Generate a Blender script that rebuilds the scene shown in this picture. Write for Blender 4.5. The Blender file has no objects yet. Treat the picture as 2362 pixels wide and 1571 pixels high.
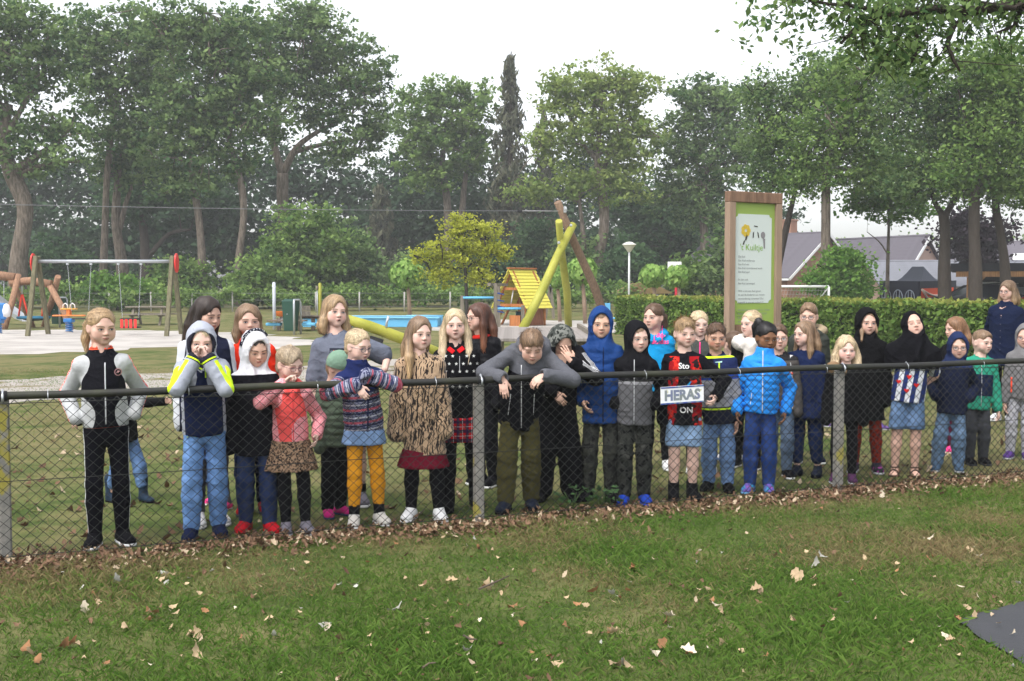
import bpy, math, random
import numpy as np
from mathutils import Vector, Matrix
S = bpy.context.scene
COL = S.collection
R = math.radians
# ------------------------------------------------------------------ camera, sky, sun, exposure
F, HOR, EYE = 2600.0, 660.0, 1.54          # focal length in photo pixels, horizon row, eye height (m)
PITCH = math.atan((785.5 - HOR) / F)
cd = bpy.data.cameras.new('camera'); cam = bpy.data.objects.new('camera', cd); COL.objects.link(cam)
cd.sensor_width = 36; cd.lens = 36 * F / 2362; cd.clip_end = 2000; cd.clip_start = .05
cam.location = (0, 0, EYE); cam.rotation_euler = (math.pi / 2 - PITCH, 0, 0)
S.camera = cam
W = bpy.data.worlds.new('World'); S.world = W; W.use_nodes = True
wt = W.node_tree; wt.nodes.clear()
sky = wt.nodes.new('ShaderNodeTexSky'); sky.sky_type = 'NISHITA'; sky.sun_disc = False
SUN_EL, SUN_AZ = R(58), R(215)             # high veiled sun behind the camera, to the left
sky.sun_elevation = SUN_EL; sky.sun_rotation = SUN_AZ
sky.air_density = 1.0; sky.dust_density = 3.0; sky.ozone_density = 1.0
hs = wt.nodes.new('ShaderNodeHueSaturation'); hs.inputs['Saturation'].default_value = .22
bg = wt.nodes.new('ShaderNodeBackground'); bg.inputs['Strength'].default_value = .15
wo = wt.nodes.new('ShaderNodeOutputWorld')
wt.links.new(sky.outputs[0], hs.inputs['Color']); wt.links.new(hs.outputs[0], bg.inputs[0]); wt.links.new(bg.outputs[0], wo.inputs[0])
sl = bpy.data.lights.new('sun', 'SUN'); sl.energy = .8; sl.angle = R(22); sl.color = (1, .97, .92)
so = bpy.data.objects.new('sun', sl); COL.objects.link(so); so.location = (0, 0, 30)
so.rotation_euler = Vector((-math.sin(SUN_AZ) * math.cos(SUN_EL), -math.cos(SUN_AZ) * math.cos(SUN_EL), -math.sin(SUN_EL))).to_track_quat('-Z', 'Y').to_euler()
S.view_settings.view_transform = 'Standard'; S.view_settings.look = 'None'
S.view_settings.exposure = 1.25; S.view_settings.gamma = 1.0
S.cycles.use_denoising = True
S.cycles.max_bounces = 6; S.cycles.diffuse_bounces = 3; S.cycles.transparent_max_bounces = 6
S.cycles.volume_bounces = 0
# ------------------------------------------------------------------ layout helpers (photo pixel + distance -> place)
def gz(y):
    t = np.clip((np.asarray(y, float) - 38) / 40, 0, 1); return .45 * t * t * (3 - 2 * t)
def P(x, y, Y):
    b = -(y - 785.5) / F; t = Y / (math.cos(PITCH) + b * math.sin(PITCH))
    return Vector(((x - 1181) / F * t, Y, EYE + t * (b * math.cos(PITCH) - math.sin(PITCH))))
def PX(x, Y): return (x - 1181) / F * Y * 1.0
def fence_y(X): return 7.36 + .416 * X
# ------------------------------------------------------------------ objects
def newobj(name, mesh, parent=None, mat=None):
    o = bpy.data.objects.new(name, mesh); COL.objects.link(o)
    if parent is not None: o.parent = parent
    if mat is not None and mesh is not None and not mesh.materials: mesh.materials.append(mat)
    return o
def empty(name, loc, rz=0):
    o = bpy.data.objects.new(name, None); COL.objects.link(o); o.location = loc; o.rotation_euler[2] = rz; o.empty_display_size = .1
    return o
def tag(o, label=None, cat=None, group=None, kind=None):
    if label: o['label'] = label
    if cat: o['category'] = cat
    if group: o['group'] = group
    if kind: o['kind'] = kind
    return o
def npmesh(name, V, Q, smooth=True, attrs=None, mats=None, mi=None):
    V = np.asarray(V, np.float32); Q = np.asarray(Q, np.int32); n = Q.shape[1]
    m = bpy.data.meshes.new(name)
    m.vertices.add(len(V)); m.vertices.foreach_set('co', V.ravel())
    m.loops.add(Q.size); m.loops.foreach_set('vertex_index', Q.ravel())
    m.polygons.add(len(Q)); m.polygons.foreach_set('loop_start', np.arange(0, Q.size, n, dtype=np.int32))
    if smooth: m.polygons.foreach_set('use_smooth', np.ones(len(Q), bool))
    if mats:
        for a in mats: m.materials.append(a)
    if mi is not None: m.polygons.foreach_set('material_index', np.asarray(mi, np.int32))
    for k, a in (attrs or {}).items():
        a = np.asarray(a, np.float32)
        if a.ndim == 1:
            m.attributes.new(k, 'FLOAT', 'POINT').data.foreach_set('value', a)
        else:
            m.attributes.new(k, 'FLOAT_VECTOR', 'POINT').data.foreach_set('vector', a.ravel())
    m.update(calc_edges=True)
    return m
class MB:
    """collects boxes, beams, tubes ... and links them as ONE mesh object"""
    def __init__(s): s.v = []; s.f = []; s.s = []
    def add(s, vs, fs, smooth=False):
        b = len(s.v); s.v += [tuple(v) for v in vs]; s.f += [[b + i for i in f] for f in fs]; s.s += [smooth] * len(fs); return s
    def box(s, c, sz, rot=None, bev=0):
        x, y, z = [a / 2 for a in sz]; M = rot if rot is not None else Matrix.Identity(3); c = Vector(c)
        if bev <= 0:
            vs = [c + M @ Vector((i * x, j * y, k * z)) for i in (-1, 1) for j in (-1, 1) for k in (-1, 1)]
            return s.add(vs, [(0, 1, 3, 2), (4, 6, 7, 5), (0, 4, 5, 1), (2, 3, 7, 6), (0, 2, 6, 4), (1, 5, 7, 3)])
        b = min(bev, x * .9, y * .9, z * .9); vs = []; ring = [(-x + b, -y), (x - b, -y), (x, -y + b), (x, y - b), (x - b, y), (-x + b, y), (-x, y - b), (-x, -y + b)]
        sh = lambda q: (max(-x + b, min(x - b, q[0])), max(-y + b, min(y - b, q[1])))
        for zz, fn in ((-z, sh), (-z + b, lambda q: q), (z - b, lambda q: q), (z, sh)):
            vs += [c + M @ Vector((*fn(q), zz)) for q in ring]
        fs = [[r * 8 + i, r * 8 + (i + 1) % 8, r * 8 + 8 + (i + 1) % 8, r * 8 + 8 + i] for r in range(3) for i in range(8)]
        fs += [list(range(7, -1, -1)), list(range(24, 32))]
        return s.add(vs, fs)
    def beam(s, a, b, w, h, up=(0, 0, 1), bev=0):
        a = Vector(a); b = Vector(b); d = (b - a); L = d.length; d = d / L; u = Vector(up)
        if abs(d.dot(u)) > .98: u = Vector((0, 1, 0))
        x = d.cross(u).normalized(); u = x.cross(d)
        return s.box((a + b) / 2, (w, L, h), Matrix((x, d, u)).transposed(), bev)
    def tube(s, pts, rad, n=8, cap=True):
        pts = [Vector(p) for p in pts]
        if not hasattr(rad, '__len__'): rad = [rad] * len(pts)
        vs = []; fs = []; u = None
        for i, p in enumerate(pts):
            d = (pts[min(i + 1, len(pts) - 1)] - pts[max(i - 1, 0)])
            d = d.normalized() if d.length > 1e-9 else Vector((0, 0, 1))
            if u is None: u = d.orthogonal().normalized()
            u = (u - d * u.dot(d)); u = u.normalized() if u.length > 1e-6 else d.orthogonal().normalized()
            w = d.cross(u)
            vs += [p + (u * math.cos(2 * math.pi * k / n) + w * math.sin(2 * math.pi * k / n)) * rad[i] for k in range(n)]
        for i in range(len(pts) - 1):
            fs += [(i * n + k, i * n + (k + 1) % n, i * n + n + (k + 1) % n, i * n + n + k) for k in range(n)]
        s.add(vs, fs, True)
        if cap:
            b = len(s.v) - len(vs)
            s.f += [[b + k for k in range(n - 1, -1, -1)], [b + (len(pts) - 1) * n + k for k in range(n)]]; s.s += [False, False]
        return s
    def lathe(s, c, prof, n=16):
        c = Vector(c); vs = []; fs = []
        for r, z in prof: vs += [c + Vector((r * math.cos(2 * math.pi * k / n), r * math.sin(2 * math.pi * k / n), z)) for k in range(n)]
        for i in range(len(prof) - 1): fs += [(i * n + k, i * n + (k + 1) % n, i * n + n + (k + 1) % n, i * n + n + k) for k in range(n)]
        return s.add(vs, fs, True)
    def prism(s, poly, a, b):
        """polygon given as list of 3-D points, swept from offset a to offset b"""
        a = Vector(a); b = Vector(b); n = len(poly); poly = [Vector(p) for p in poly]
        vs = [p + a for p in poly] + [p + b for p in poly]
        return s.add(vs, [list(range(n - 1, -1, -1)), list(range(n, 2 * n))] + [(i, (i + 1) % n, n + (i + 1) % n, n + i) for i in range(n)])
    def mesh(s, name='mesh', mat=None):
        m = bpy.data.meshes.new(name); m.from_pydata(s.v, [], s.f); m.polygons.foreach_set('use_smooth', np.array(s.s, bool))
        if mat: m.materials.append(mat)
        m.validate(); m.update(); return m
    def build(s, name, mat=None, parent=None):
        return newobj(name, s.mesh(name, mat), parent)
# ------------------------------------------------------------------ procedural material language
class X:
    def __init__(s, t, k): s.t = t; s.k = k
    def _m(s, op, *o):
        n = s.t.nodes.new('ShaderNodeMath'); n.operation = op
        for i, a in enumerate((s,) + o):
            if isinstance(a, X): s.t.links.new(a.k, n.inputs[i])
            else: n.inputs[i].default_value = float(a)
        return X(s.t, n.outputs[0])
    def __add__(s, o): return s._m('ADD', o)
    def __sub__(s, o): return s._m('SUBTRACT', o)
    def __mul__(s, o): return s._m('MULTIPLY', o)
    def __truediv__(s, o): return s._m('DIVIDE', o)
    __radd__ = __add__; __rmul__ = __mul__
    def __rsub__(s, o): return (s * -1) + o
    def __neg__(s): return s * -1
    def lt(s, o): return s._m('LESS_THAN', o)
    def gt(s, o): return s._m('GREATER_THAN', o)
    def abs(s): return s._m('ABSOLUTE')
    def sin(s): return s._m('SINE')
    def fract(s): return s._m('FRACT')
    def floor(s): return s._m('FLOOR')
    def mx(s, o): return s._m('MAXIMUM', o)
    def mn(s, o): return s._m('MINIMUM', o)
    def pw(s, o): return s._m('POWER', o)
    def cl(s, a, b):
        n = s.t.nodes.new('ShaderNodeMapRange'); n.interpolation_type = 'SMOOTHSTEP'; s.t.links.new(s.k, n.inputs[0])
        n.inputs[1].default_value = a; n.inputs[2].default_value = b; return X(s.t, n.outputs[0])
class Ctx:
    def __init__(s, t):
        s.t = t; tc = t.nodes.new('ShaderNodeTexCoord'); s.oc = tc.outputs['Object']
        sp = t.nodes.new('ShaderNodeSeparateXYZ'); t.links.new(s.oc, sp.inputs[0]); s.x, s.y, s.z = [X(t, k) for k in sp.outputs]
        s.geo = None
    def at(s, name):
        n = s.t.nodes.new('ShaderNodeAttribute'); n.attribute_name = name; return X(s.t, n.outputs['Fac'])
    def av(s, name):
        n = s.t.nodes.new('ShaderNodeAttribute'); n.attribute_name = name; return n.outputs['Vector']
    def sep(s, sock):
        n = s.t.nodes.new('ShaderNodeSeparateXYZ'); s.t.links.new(sock, n.inputs[0]); return [X(s.t, k) for k in n.outputs]
    def vec(s, *a):
        n = s.t.nodes.new('ShaderNodeCombineXYZ')
        for i, q in enumerate(a):
            if isinstance(q, X): s.t.links.new(q.k, n.inputs[i])
            else: n.inputs[i].default_value = q
        return n.outputs[0]
    def rnd(s):
        n = s.t.nodes.new('ShaderNodeObjectInfo'); return X(s.t, n.outputs['Random'])
    def noise(s, scale, detail=3, co=None, rough=.55, dist=0):
        n = s.t.nodes.new('ShaderNodeTexNoise'); n.inputs['Scale'].default_value = scale; n.inputs['Detail'].default_value = detail
        n.inputs['Roughness'].default_value = rough; n.inputs['Distortion'].default_value = dist
        s.t.links.new(co if co is not None else s.oc, n.inputs['Vector']); return X(s.t, n.outputs['Fac'])
    def voro(s, scale, co=None, out='Distance', feat='F1', rnd=1):
        n = s.t.nodes.new('ShaderNodeTexVoronoi'); n.feature = feat; n.inputs['Scale'].default_value = scale; n.inputs['Randomness'].default_value = rnd
        s.t.links.new(co if co is not None else s.oc, n.inputs['Vector'])
        return X(s.t, n.outputs[out]) if out != 'Color' else n.outputs[out]
    def rgb(s, c):
        n = s.t.nodes.new('ShaderNodeRGB'); n.outputs[0].default_value = (*c[:3], 1); return n.outputs[0]
    def mix(s, a, b, f):
        n = s.t.nodes.new('ShaderNodeMix'); n.data_type = 'RGBA'; n.clamp_factor = True
        if isinstance(f, X): s.t.links.new(f.k, n.inputs[0])
        else: n.inputs[0].default_value = f
        for i, q in ((6, a), (7, b)):
            if isinstance(q, (tuple, list)): n.inputs[i].default_value = (*q[:3], 1)
            else: s.t.links.new(q, n.inputs[i])
        return n.outputs[2]
    def mul(s, c, f):
        n = s.t.nodes.new('ShaderNodeVectorMath'); n.operation = 'SCALE'
        if isinstance(c, (tuple, list)): c = s.rgb(c)
        s.t.links.new(c, n.inputs[0]); s.t.links.new(f.k, n.inputs[3]); return n.outputs[0]
_mc = {}
def material(name, fn, rough=.8, bump=None, spec=.3, metal=0, trans=0, sss=0, alpha=None, sheen=0):
    """fn(ctx) -> colour socket or tuple ; bump = (fn(ctx)->X, strength, distance)"""
    if name in _mc: return _mc[name]
    m = bpy.data.materials.new(name); m.use_nodes = True; t = m.node_tree; t.nodes.clear()
    b = t.nodes.new('ShaderNodeBsdfPrincipled'); o = t.nodes.new('ShaderNodeOutputMaterial')
    b.inputs['Roughness'].default_value = rough; b.inputs['Specular IOR Level'].default_value = spec; b.inputs['Metallic'].default_value = metal
    c = Ctx(t); col = fn(c) if callable(fn) else fn
    if isinstance(col, (tuple, list)): b.inputs['Base Color'].default_value = (*col[:3], 1)
    else: t.links.new(col, b.inputs['Base Color'])
    if sheen: b.inputs['Sheen Weight'].default_value = sheen
    if bump:
        n = t.nodes.new('ShaderNodeBump'); n.inputs['Strength'].default_value = bump[1]; n.inputs['Distance'].default_value = bump[2]
        t.links.new(bump[0](c).k, n.inputs['Height']); t.links.new(n.outputs[0], b.inputs['Normal'])
    out = b.outputs[0]
    if trans:
        tr = t.nodes.new('ShaderNodeBsdfTranslucent'); mx = t.nodes.new('ShaderNodeMixShader'); mx.inputs[0].default_value = trans
        if isinstance(col, (tuple, list)): tr.inputs[0].default_value = (*col[:3], 1)
        else: t.links.new(col, tr.inputs[0])
        t.links.new(out, mx.inputs[1]); t.links.new(tr.outputs[0], mx.inputs[2]); out = mx.outputs[0]
    if alpha is not None:
        tp = t.nodes.new('ShaderNodeBsdfTransparent'); mx = t.nodes.new('ShaderNodeMixShader'); mx.inputs[0].default_value = alpha
        t.links.new(tp.outputs[0], mx.inputs[1]); t.links.new(out, mx.inputs[2]); out = mx.outputs[0]
    t.links.new(out, o.inputs[0]); _mc[name] = m
    return m
def plain(name, c, var=.25, sc=6, rough=.75, bump=.2, bsc=60, **k):
    def f(q):
        n = q.noise(sc, 4); return q.mul(tuple(c), (n - .5) * (2 * var) + 1)
    return material(name, f, rough, (lambda q: q.noise(bsc, 3), bump, .01) if bump else None, **k)
def wood(name, c, dark=.55, along=(1, 1, 8), rough=.8):
    def f(q):
        n = q.noise(3, 4, q.vec(q.x * along[2], q.y * along[2], q.z * along[0])); g = q.noise(1.5, 2)
        return q.mix(q.mul(tuple(a * dark for a in c), g + .6), tuple(c), n.cl(.3, .7))
    return material(name, f, rough, (lambda q: q.noise(30, 3), .25, .01))
# ------------------------------------------------------------------ smooth solid modelling on a grid (bodies, clothes, hair)
A3 = lambda *a: np.array(a, float)
class G3:
    def __init__(s, lo, hi, h):
        s.lo = np.array(lo, float); s.h = h; n = np.ceil((np.array(hi, float) - s.lo) / h).astype(int) + 1
        s.ax = [(s.lo[i] + h * np.arange(n[i])).astype(np.float32) for i in range(3)]; s.f = np.full(n, .2, np.float32)
    def sub(s, lo=None, hi=None):
        sl = []
        for i in range(3):
            a = 0 if lo is None else max(0, int((lo[i] - s.lo[i]) / s.h)); b = len(s.ax[i]) if hi is None else min(len(s.ax[i]), int((hi[i] - s.lo[i]) / s.h) + 2)
            if b <= a: return None
            sl.append(slice(a, b))
        return tuple(sl), s.ax[0][sl[0]][:, None, None], s.ax[1][sl[1]][None, :, None], s.ax[2][sl[2]][None, None, :]
    def op(s, sl, d, k, op):
        f = s.f[sl]
        if op == 'u': h = np.maximum(k - np.abs(f - d), 0); f[...] = np.minimum(f, d) - h * h / (4 * k)
        else:
            if op == 's': d = -d
            h = np.maximum(k - np.abs(f - d), 0); f[...] = np.maximum(f, d) + h * h / (4 * k)
    def cap(s, a, b, ra, rb, k=.02, op='u'):
        a = np.array(a, float); b = np.array(b, float); m = max(ra, rb) + k + 3 * s.h
        q = s.sub(np.minimum(a, b) - m, np.maximum(a, b) + m)
        if q is None: return s
        sl, x, y, z = q; d = b - a; L = max(d @ d, 1e-9)
        t = np.clip(((x - a[0]) * d[0] + (y - a[1]) * d[1] + (z - a[2]) * d[2]) / L, 0, 1)
        r = np.sqrt((x - a[0] - t * d[0]) ** 2 + (y - a[1] - t * d[1]) ** 2 + (z - a[2] - t * d[2]) ** 2) - (ra + (rb - ra) * t)
        s.op(sl, r, k, op); return s
    def chain(s, pts, rad, k=.02, op='u'):
        for i in range(len(pts) - 1): s.cap(pts[i], pts[i + 1], rad[i], rad[i + 1], k, op)
        return s
    def ell(s, c, r, k=.02, op='u', M=None):
        c = np.array(c, float); r = np.array(r, float); m = r.max() + k + 3 * s.h; q = s.sub(c - m, c + m)
        if q is None: return s
        sl, x, y, z = q; x = x - c[0]; y = y - c[1]; z = z - c[2]
        if M is not None: x, y, z = [M[0][i] * x + M[1][i] * y + M[2][i] * z for i in range(3)]
        k0 = np.sqrt((x / r[0]) ** 2 + (y / r[1]) ** 2 + (z / r[2]) ** 2); k1 = np.sqrt((x / r[0] ** 2) ** 2 + (y / r[1] ** 2) ** 2 + (z / r[2] ** 2) ** 2) + 1e-6
        s.op(sl, (k0 * (k0 - 1) / k1).astype(np.float32), k, op); return s
    def loft(s, o, M, zs, rx, ry, cy=None, k=.02, op='u', inf=0, pleat=None):
        """stack of ellipses along M's third axis"""
        o = np.array(o, float); M = np.array(M, float); m = max(max(rx), max(ry)) + abs(inf) + .06
        e = [o + M[:, 2] * zs[0], o + M[:, 2] * zs[-1]]; q = s.sub(np.minimum(*e) - m, np.maximum(*e) + m)
        if q is None: return s
        sl, x, y, z = q; x = x - o[0]; y = y - o[1]; z = z - o[2]
        u, v, w = [M[0, i] * x + M[1, i] * y + M[2, i] * z for i in range(3)]
        RX = np.interp(w, zs, rx).astype(np.float32) + inf; RY = np.interp(w, zs, ry).astype(np.float32) + inf
        if cy is not None: v = v - np.interp(w, zs, cy)
        q0 = np.sqrt((u / RX) ** 2 + (v / RY) ** 2) + 1e-6
        d = (q0 - 1) * np.minimum(np.sqrt(u * u + v * v) / q0, .4)
        if pleat: d = d + pleat[1] * np.sin(np.arctan2(v, u) * pleat[0]) * np.clip((zs[-1] - w) / (zs[-1] - zs[0]), 0, 1)
        d = np.maximum(d, np.maximum(zs[0] - w, w - zs[-1])); s.op(sl, d.astype(np.float32), k, op); return s
    def half(s, p, n, k=.01):
        """keep the side n points away from"""
        sl, x, y, z = s.sub(); p = np.array(p, float); n = np.array(n, float); n = n / np.linalg.norm(n)
        s.op(sl, ((x - p[0]) * n[0] + (y - p[1]) * n[1] + (z - p[2]) * n[2]).astype(np.float32), k, 'i'); return s
    def disp(s, fn, band=.03):
        i = np.nonzero(np.abs(s.f) < band); s.f[i] += fn(s.ax[0][i[0]], s.ax[1][i[1]], s.ax[2][i[2]]).astype(np.float32); return s
    def at(s, p):
        q = (p - s.lo) / s.h; n = np.array(s.f.shape) - 2; i = np.clip(np.floor(q).astype(int), 0, n); t = np.clip(q - i, 0, 1); r = 0
        for a in (0, 1):
            for b in (0, 1):
                for c in (0, 1):
                    r = r + s.f[i[:, 0] + a, i[:, 1] + b, i[:, 2] + c] * ((t[:, 0] if a else 1 - t[:, 0]) * (t[:, 1] if b else 1 - t[:, 1]) * (t[:, 2] if c else 1 - t[:, 2]))
        return r
    def grad(s, p):
        e = s.h * .7; g = np.stack([s.at(p + d) - s.at(p - d) for d in np.eye(3) * e], 1); return g / (np.linalg.norm(g, axis=1, keepdims=True) + 1e-9)
    def net(s):
        f = s.f; f[0] = f[-1] = .05; f[:, 0] = f[:, -1] = .05; f[:, :, 0] = f[:, :, -1] = .05
        sg = f < 0; n = np.array(f.shape)
        c = np.zeros(n - 1, np.uint8)
        C = [(a, b, d) for a in (0, 1) for b in (0, 1) for d in (0, 1)]
        for a, b, d in C: c += sg[a:n[0] - 1 + a, b:n[1] - 1 + b, d:n[2] - 1 + d]
        act = (c > 0) & (c < 8); ids = np.argwhere(act); idx = np.full(n - 1, -1, np.int32); idx[act] = np.arange(len(ids))
        acc = np.zeros((len(ids), 3)); cnt = np.zeros((len(ids), 1)); fv = {q: f[ids[:, 0] + q[0], ids[:, 1] + q[1], ids[:, 2] + q[2]] for q in C}
        for q in C:
            for ax in range(3):
                if q[ax] == 0:
                    r = list(q); r[ax] = 1; r = tuple(r); fa, fb = fv[q], fv[r]; cr = (fa < 0) != (fb < 0)
                    t = np.where(cr, fa / np.where(cr, fa - fb, 1), 0); p = np.tile(np.array(q, float), (len(ids), 1)); p[:, ax] += t
                    acc += p * cr[:, None]; cnt += cr[:, None]
        V = s.lo + s.h * (ids + acc / cnt); Q = []
        for ax in range(3):
            b, d = (ax + 1) % 3, (ax + 2) % 3; s0 = [slice(None)] * 3; s1 = [slice(None)] * 3; s0[ax] = slice(0, -1); s1[ax] = slice(1, None)
            e = np.argwhere(sg[tuple(s0)] != sg[tuple(s1)]); e = e[(e[:, b] > 0) & (e[:, b] < n[b] - 1) & (e[:, d] > 0) & (e[:, d] < n[d] - 1)]
            ins = sg[tuple(e.T)]; qs = []
            for db, dd in ((-1, -1), (0, -1), (0, 0), (-1, 0)):
                w = e.copy(); w[:, b] += db; w[:, d] += dd; qs.append(idx[tuple(w.T)])
            qs = np.stack(qs, 1); qs[~ins] = qs[~ins][:, ::-1]; Q.append(qs)
        return V, np.concatenate(Q)
def rotx(a): c, s = math.cos(a), math.sin(a); return np.array([[1, 0, 0], [0, c, -s], [0, s, c]])
def roty(a): c, s = math.cos(a), math.sin(a); return np.array([[c, 0, s], [0, 1, 0], [-s, 0, c]])
def rotz(a): c, s = math.cos(a), math.sin(a); return np.array([[c, -s, 0], [s, c, 0], [0, 0, 1]])
def unit(v): v = np.array(v, float); return v / (np.linalg.norm(v) + 1e-12)
# ------------------------------------------------------------------ head and hands, modelled once
def make_head(h=.0056, smile=0):
    g = G3((-.1, -.125, -.15), (.1, .12, .125), h)
    g.ell((0, .012, .035), (.071, .089, .075), .01).ell((0, -.018, -.024), (.0615, .066, .080), .04).ell((0, .03, -.02), (.062, .066, .066), .03)
    g.ell((0, -.056, -.085), (.023, .022, .019), .035)
    for a in (-1, 1):
        g.ell((a * .038, -.050, -.046), (.028, .024, .030), .025).ell((a * .048, -.045, -.018), (.014, .02, .012), .02)
    g.cap((-.036, -.070, .014), (.036, -.070, .014), .012, .012, .02)
    for a in (-1, 1): g.ell((a * .031, -.096, -.006), (.0185, .016, .0115), .012, 's')
    for a in (-1, 1): g.ell((a * .031, -.069, -.005), (.0155, .0145, .0125), .004)
    g.cap((0, -.080, .006), (0, -.097, -.030), .0065, .0095, .012)
    for a in (-1, 1): g.ell((a * .0105, -.090, -.033), (.0075, .0085, .0065), .006)
    g.cap((-.014, -.079, -.0545 + smile), (.0, -.086, -.0555), .0048, .0062, .008).cap((.014, -.079, -.0545 + smile), (.0, -.086, -.0555), .0048, .0062, .008)
    g.cap((-.011, -.080, -.0645), (.011, -.080, -.0645), .006, .006, .007)
    g.cap((-.019, -.093, -.0595 + smile), (.019, -.093, -.0595 + smile), .0045, .0045, .004, 's') if 0 else None
    g.ell((0, -.090, -.075), (.014, .007, .005), .008, 's')
    for a in (-1, 1):
        M = rotz(a * R(-22)) @ rotx(R(-10))
        g.ell((a * .073, .008, -.014), (.0085, .019, .029), .006, 'u', M).ell((a * .081, .004, -.012), (.005, .011, .018), .004, 's', M)
    g.cap((0, .014, -.06), (0, .03, -.15), .046, .043, .03)
    return g.net()
HEAD = make_head()
def make_hand(curl, spread=.1, thumb=.6, h=.0043):
    g = G3((-.05, -.075, -.085), (.18, .085, .05), h)
    g.cap((-.04, 0, 0), (0, 0, 0), .021, .020, .01).ell((.04, .002, 0), (.048, .033, .0135), .02)
    g.ell((.028, .024, -.007), (.03, .016, .014), .014)
    for i, (y, l) in enumerate(((.025, .068), (.0085, .075), (-.0085, .070), (-.024, .056))):
        p = A3(.068 + (.008 if i in (1, 2) else .002 if i == 0 else -.006), y, 0); r = .0078 if i < 3 else .0068; a = curl * .55 + .04 * i; az = spread * (y / .025) * .8; pts = [p - A3(.03, 0, 0) * 1.0]; rad = [r]
        pts.append(p); rad.append(r)
        for j, (f, da) in enumerate(((.45, curl * .9), (.31, curl * .8), (.24, 0))):
            d = A3(math.cos(a) * math.cos(az), math.sin(az) * math.cos(a), -math.sin(a)); p = p + d * l * f; pts.append(p); rad.append(r * (.95, .9, .8)[j]); a += da
        g.chain(pts, rad, .0035)
    p = A3(.015, .022, -.006); d = unit((.75, thumb, -.25 - .3 * curl)); q = p + d * .042; d2 = unit((.95, thumb * .35, -.2 - .4 * curl))
    g.chain([p, q, q + d2 * .028], [.012, .0095, .0075], .006)
    return g.net()
HANDS = {'relax': make_hand(.45), 'grip': make_hand(1.25, .05), 'flat': make_hand(.08, .12), 'loose': make_hand(.75, .08)}
# ------------------------------------------------------------------ skin
def skin_mat(name, tone, brow, lid=0, gaze=0, eye=(.05, .06, .075), lip=None, pink=.12, squint=0, smile=0, mo=0, bt=0, mw=1):
    lip = lip or tuple(a * b for a, b in zip(tone, (.70, .40, .41)))
    def f(c):
        x, y, z = c.sep(c.av('hl')); ax = x.abs(); fr = (y + .035).lt(0)
        n = c.noise(35, 3); col = c.mul(tuple(tone), (n - .5) * .16 + 1)
        ch = ((ax - .040) / .026); cz = (z + .040) / .022; ck = (1 - ch * ch - cz * cz).mx(0) * fr
        col = c.mix(col, tuple(a * b for a, b in zip(tone, (1.0, .72, .70))), ck * pink * 3.2)
        nt = 1 - ((x / .013) * (x / .013)) - (((z + .031) / .009) * ((z + .031) / .009)); col = c.mix(col, tuple(a * b for a, b in zip(tone, (.95, .70, .66))), nt.mx(0) * fr * .5)
        sk = 1 - ((ax - .031) / .021) * ((ax - .031) / .021) - ((z + .002) / .014) * ((z + .002) / .014)
        col = c.mix(col, tuple(a * b for a, b in zip(tone, (.72, .60, .58))), sk.mx(0).mn(1) * fr * .8)  # eye sockets painted darker, shading under the brow put into the skin
        # lips and mouth line
        lz = z + .0592; up = lz.gt(0); lx = x / (.0215 * mw)
        l = 1 - lx * lx - (lz / .0078) * (lz / .0078); col = c.mix(col, lip, l.cl(0, .35) * fr * .8)
        ml = (lz - lx * lx * (.0012 + smile)).abs().lt(.0012) * ax.lt(.0205 * mw) * fr; col = c.mix(col, tuple(a * .28 for a in lip), ml * .9)
        col = c.mix(col, (.05, .015, .015), ((x / .0125) * (x / .0125) + (lz / (mo + .0001)) * (lz / (mo + .0001))).lt(1) * fr) if mo else col
        no = (((ax - .0072) / .0034) * ((ax - .0072) / .0034) + ((z + .0385) / .0022) * ((z + .0385) / .0022)).lt(1) * fr
        col = c.mix(col, tuple(a * .25 for a in tone), no * .8)
        # eyes
        ex = (ax - .031) / .0140; hgt = .0054 * (1 - lid) * (1 - .45 * squint) + .0005; ez = (z + .0045 + lid * .004) / hgt
        em = (ex * ex + ez * ez).lt(1) * fr
        gx = x - gaze * .004
        ir = (((gx.abs() - .031) / .0060) * ((gx.abs() - .031) / .0060) + ((z + .0042) / .0060) * ((z + .0042) / .0060)) if not gaze else None
        if gaze:
            sgn = x.gt(0) * 2 - 1; dx = x - sgn * .031 - gaze * .0045; ir = (dx / .0060) * (dx / .0060) + ((z + .0042) / .006) * ((z + .0042) / .006)
        if lid < .9:
            e = c.mix((.50, .46, .45), tuple(eye), ir.lt(1)); e = c.mix(e, (.01, .01, .01), ir.lt(.2)); col = c.mix(col, e, em)
        lash = (ex * ex).lt(1.15) * (z + .0045 + lid * .007 - (1 - ex * ex) * hgt).abs().lt(.0019) * fr; col = c.mix(col, (.025, .016, .013), lash * .9)
        bx = (ax - .032) / .021; bz = z - .0165 + bx * bx * .0045 - bx * bt; bm = (bx * bx).lt(1) * bz.abs().lt(.0034) * fr; col = c.mix(col, tuple(a * .7 for a in brow), bm * .8)
        return col
    return material(name, f, .55, (lambda c: c.noise(220, 2), .08, .002), spec=.35)
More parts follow.
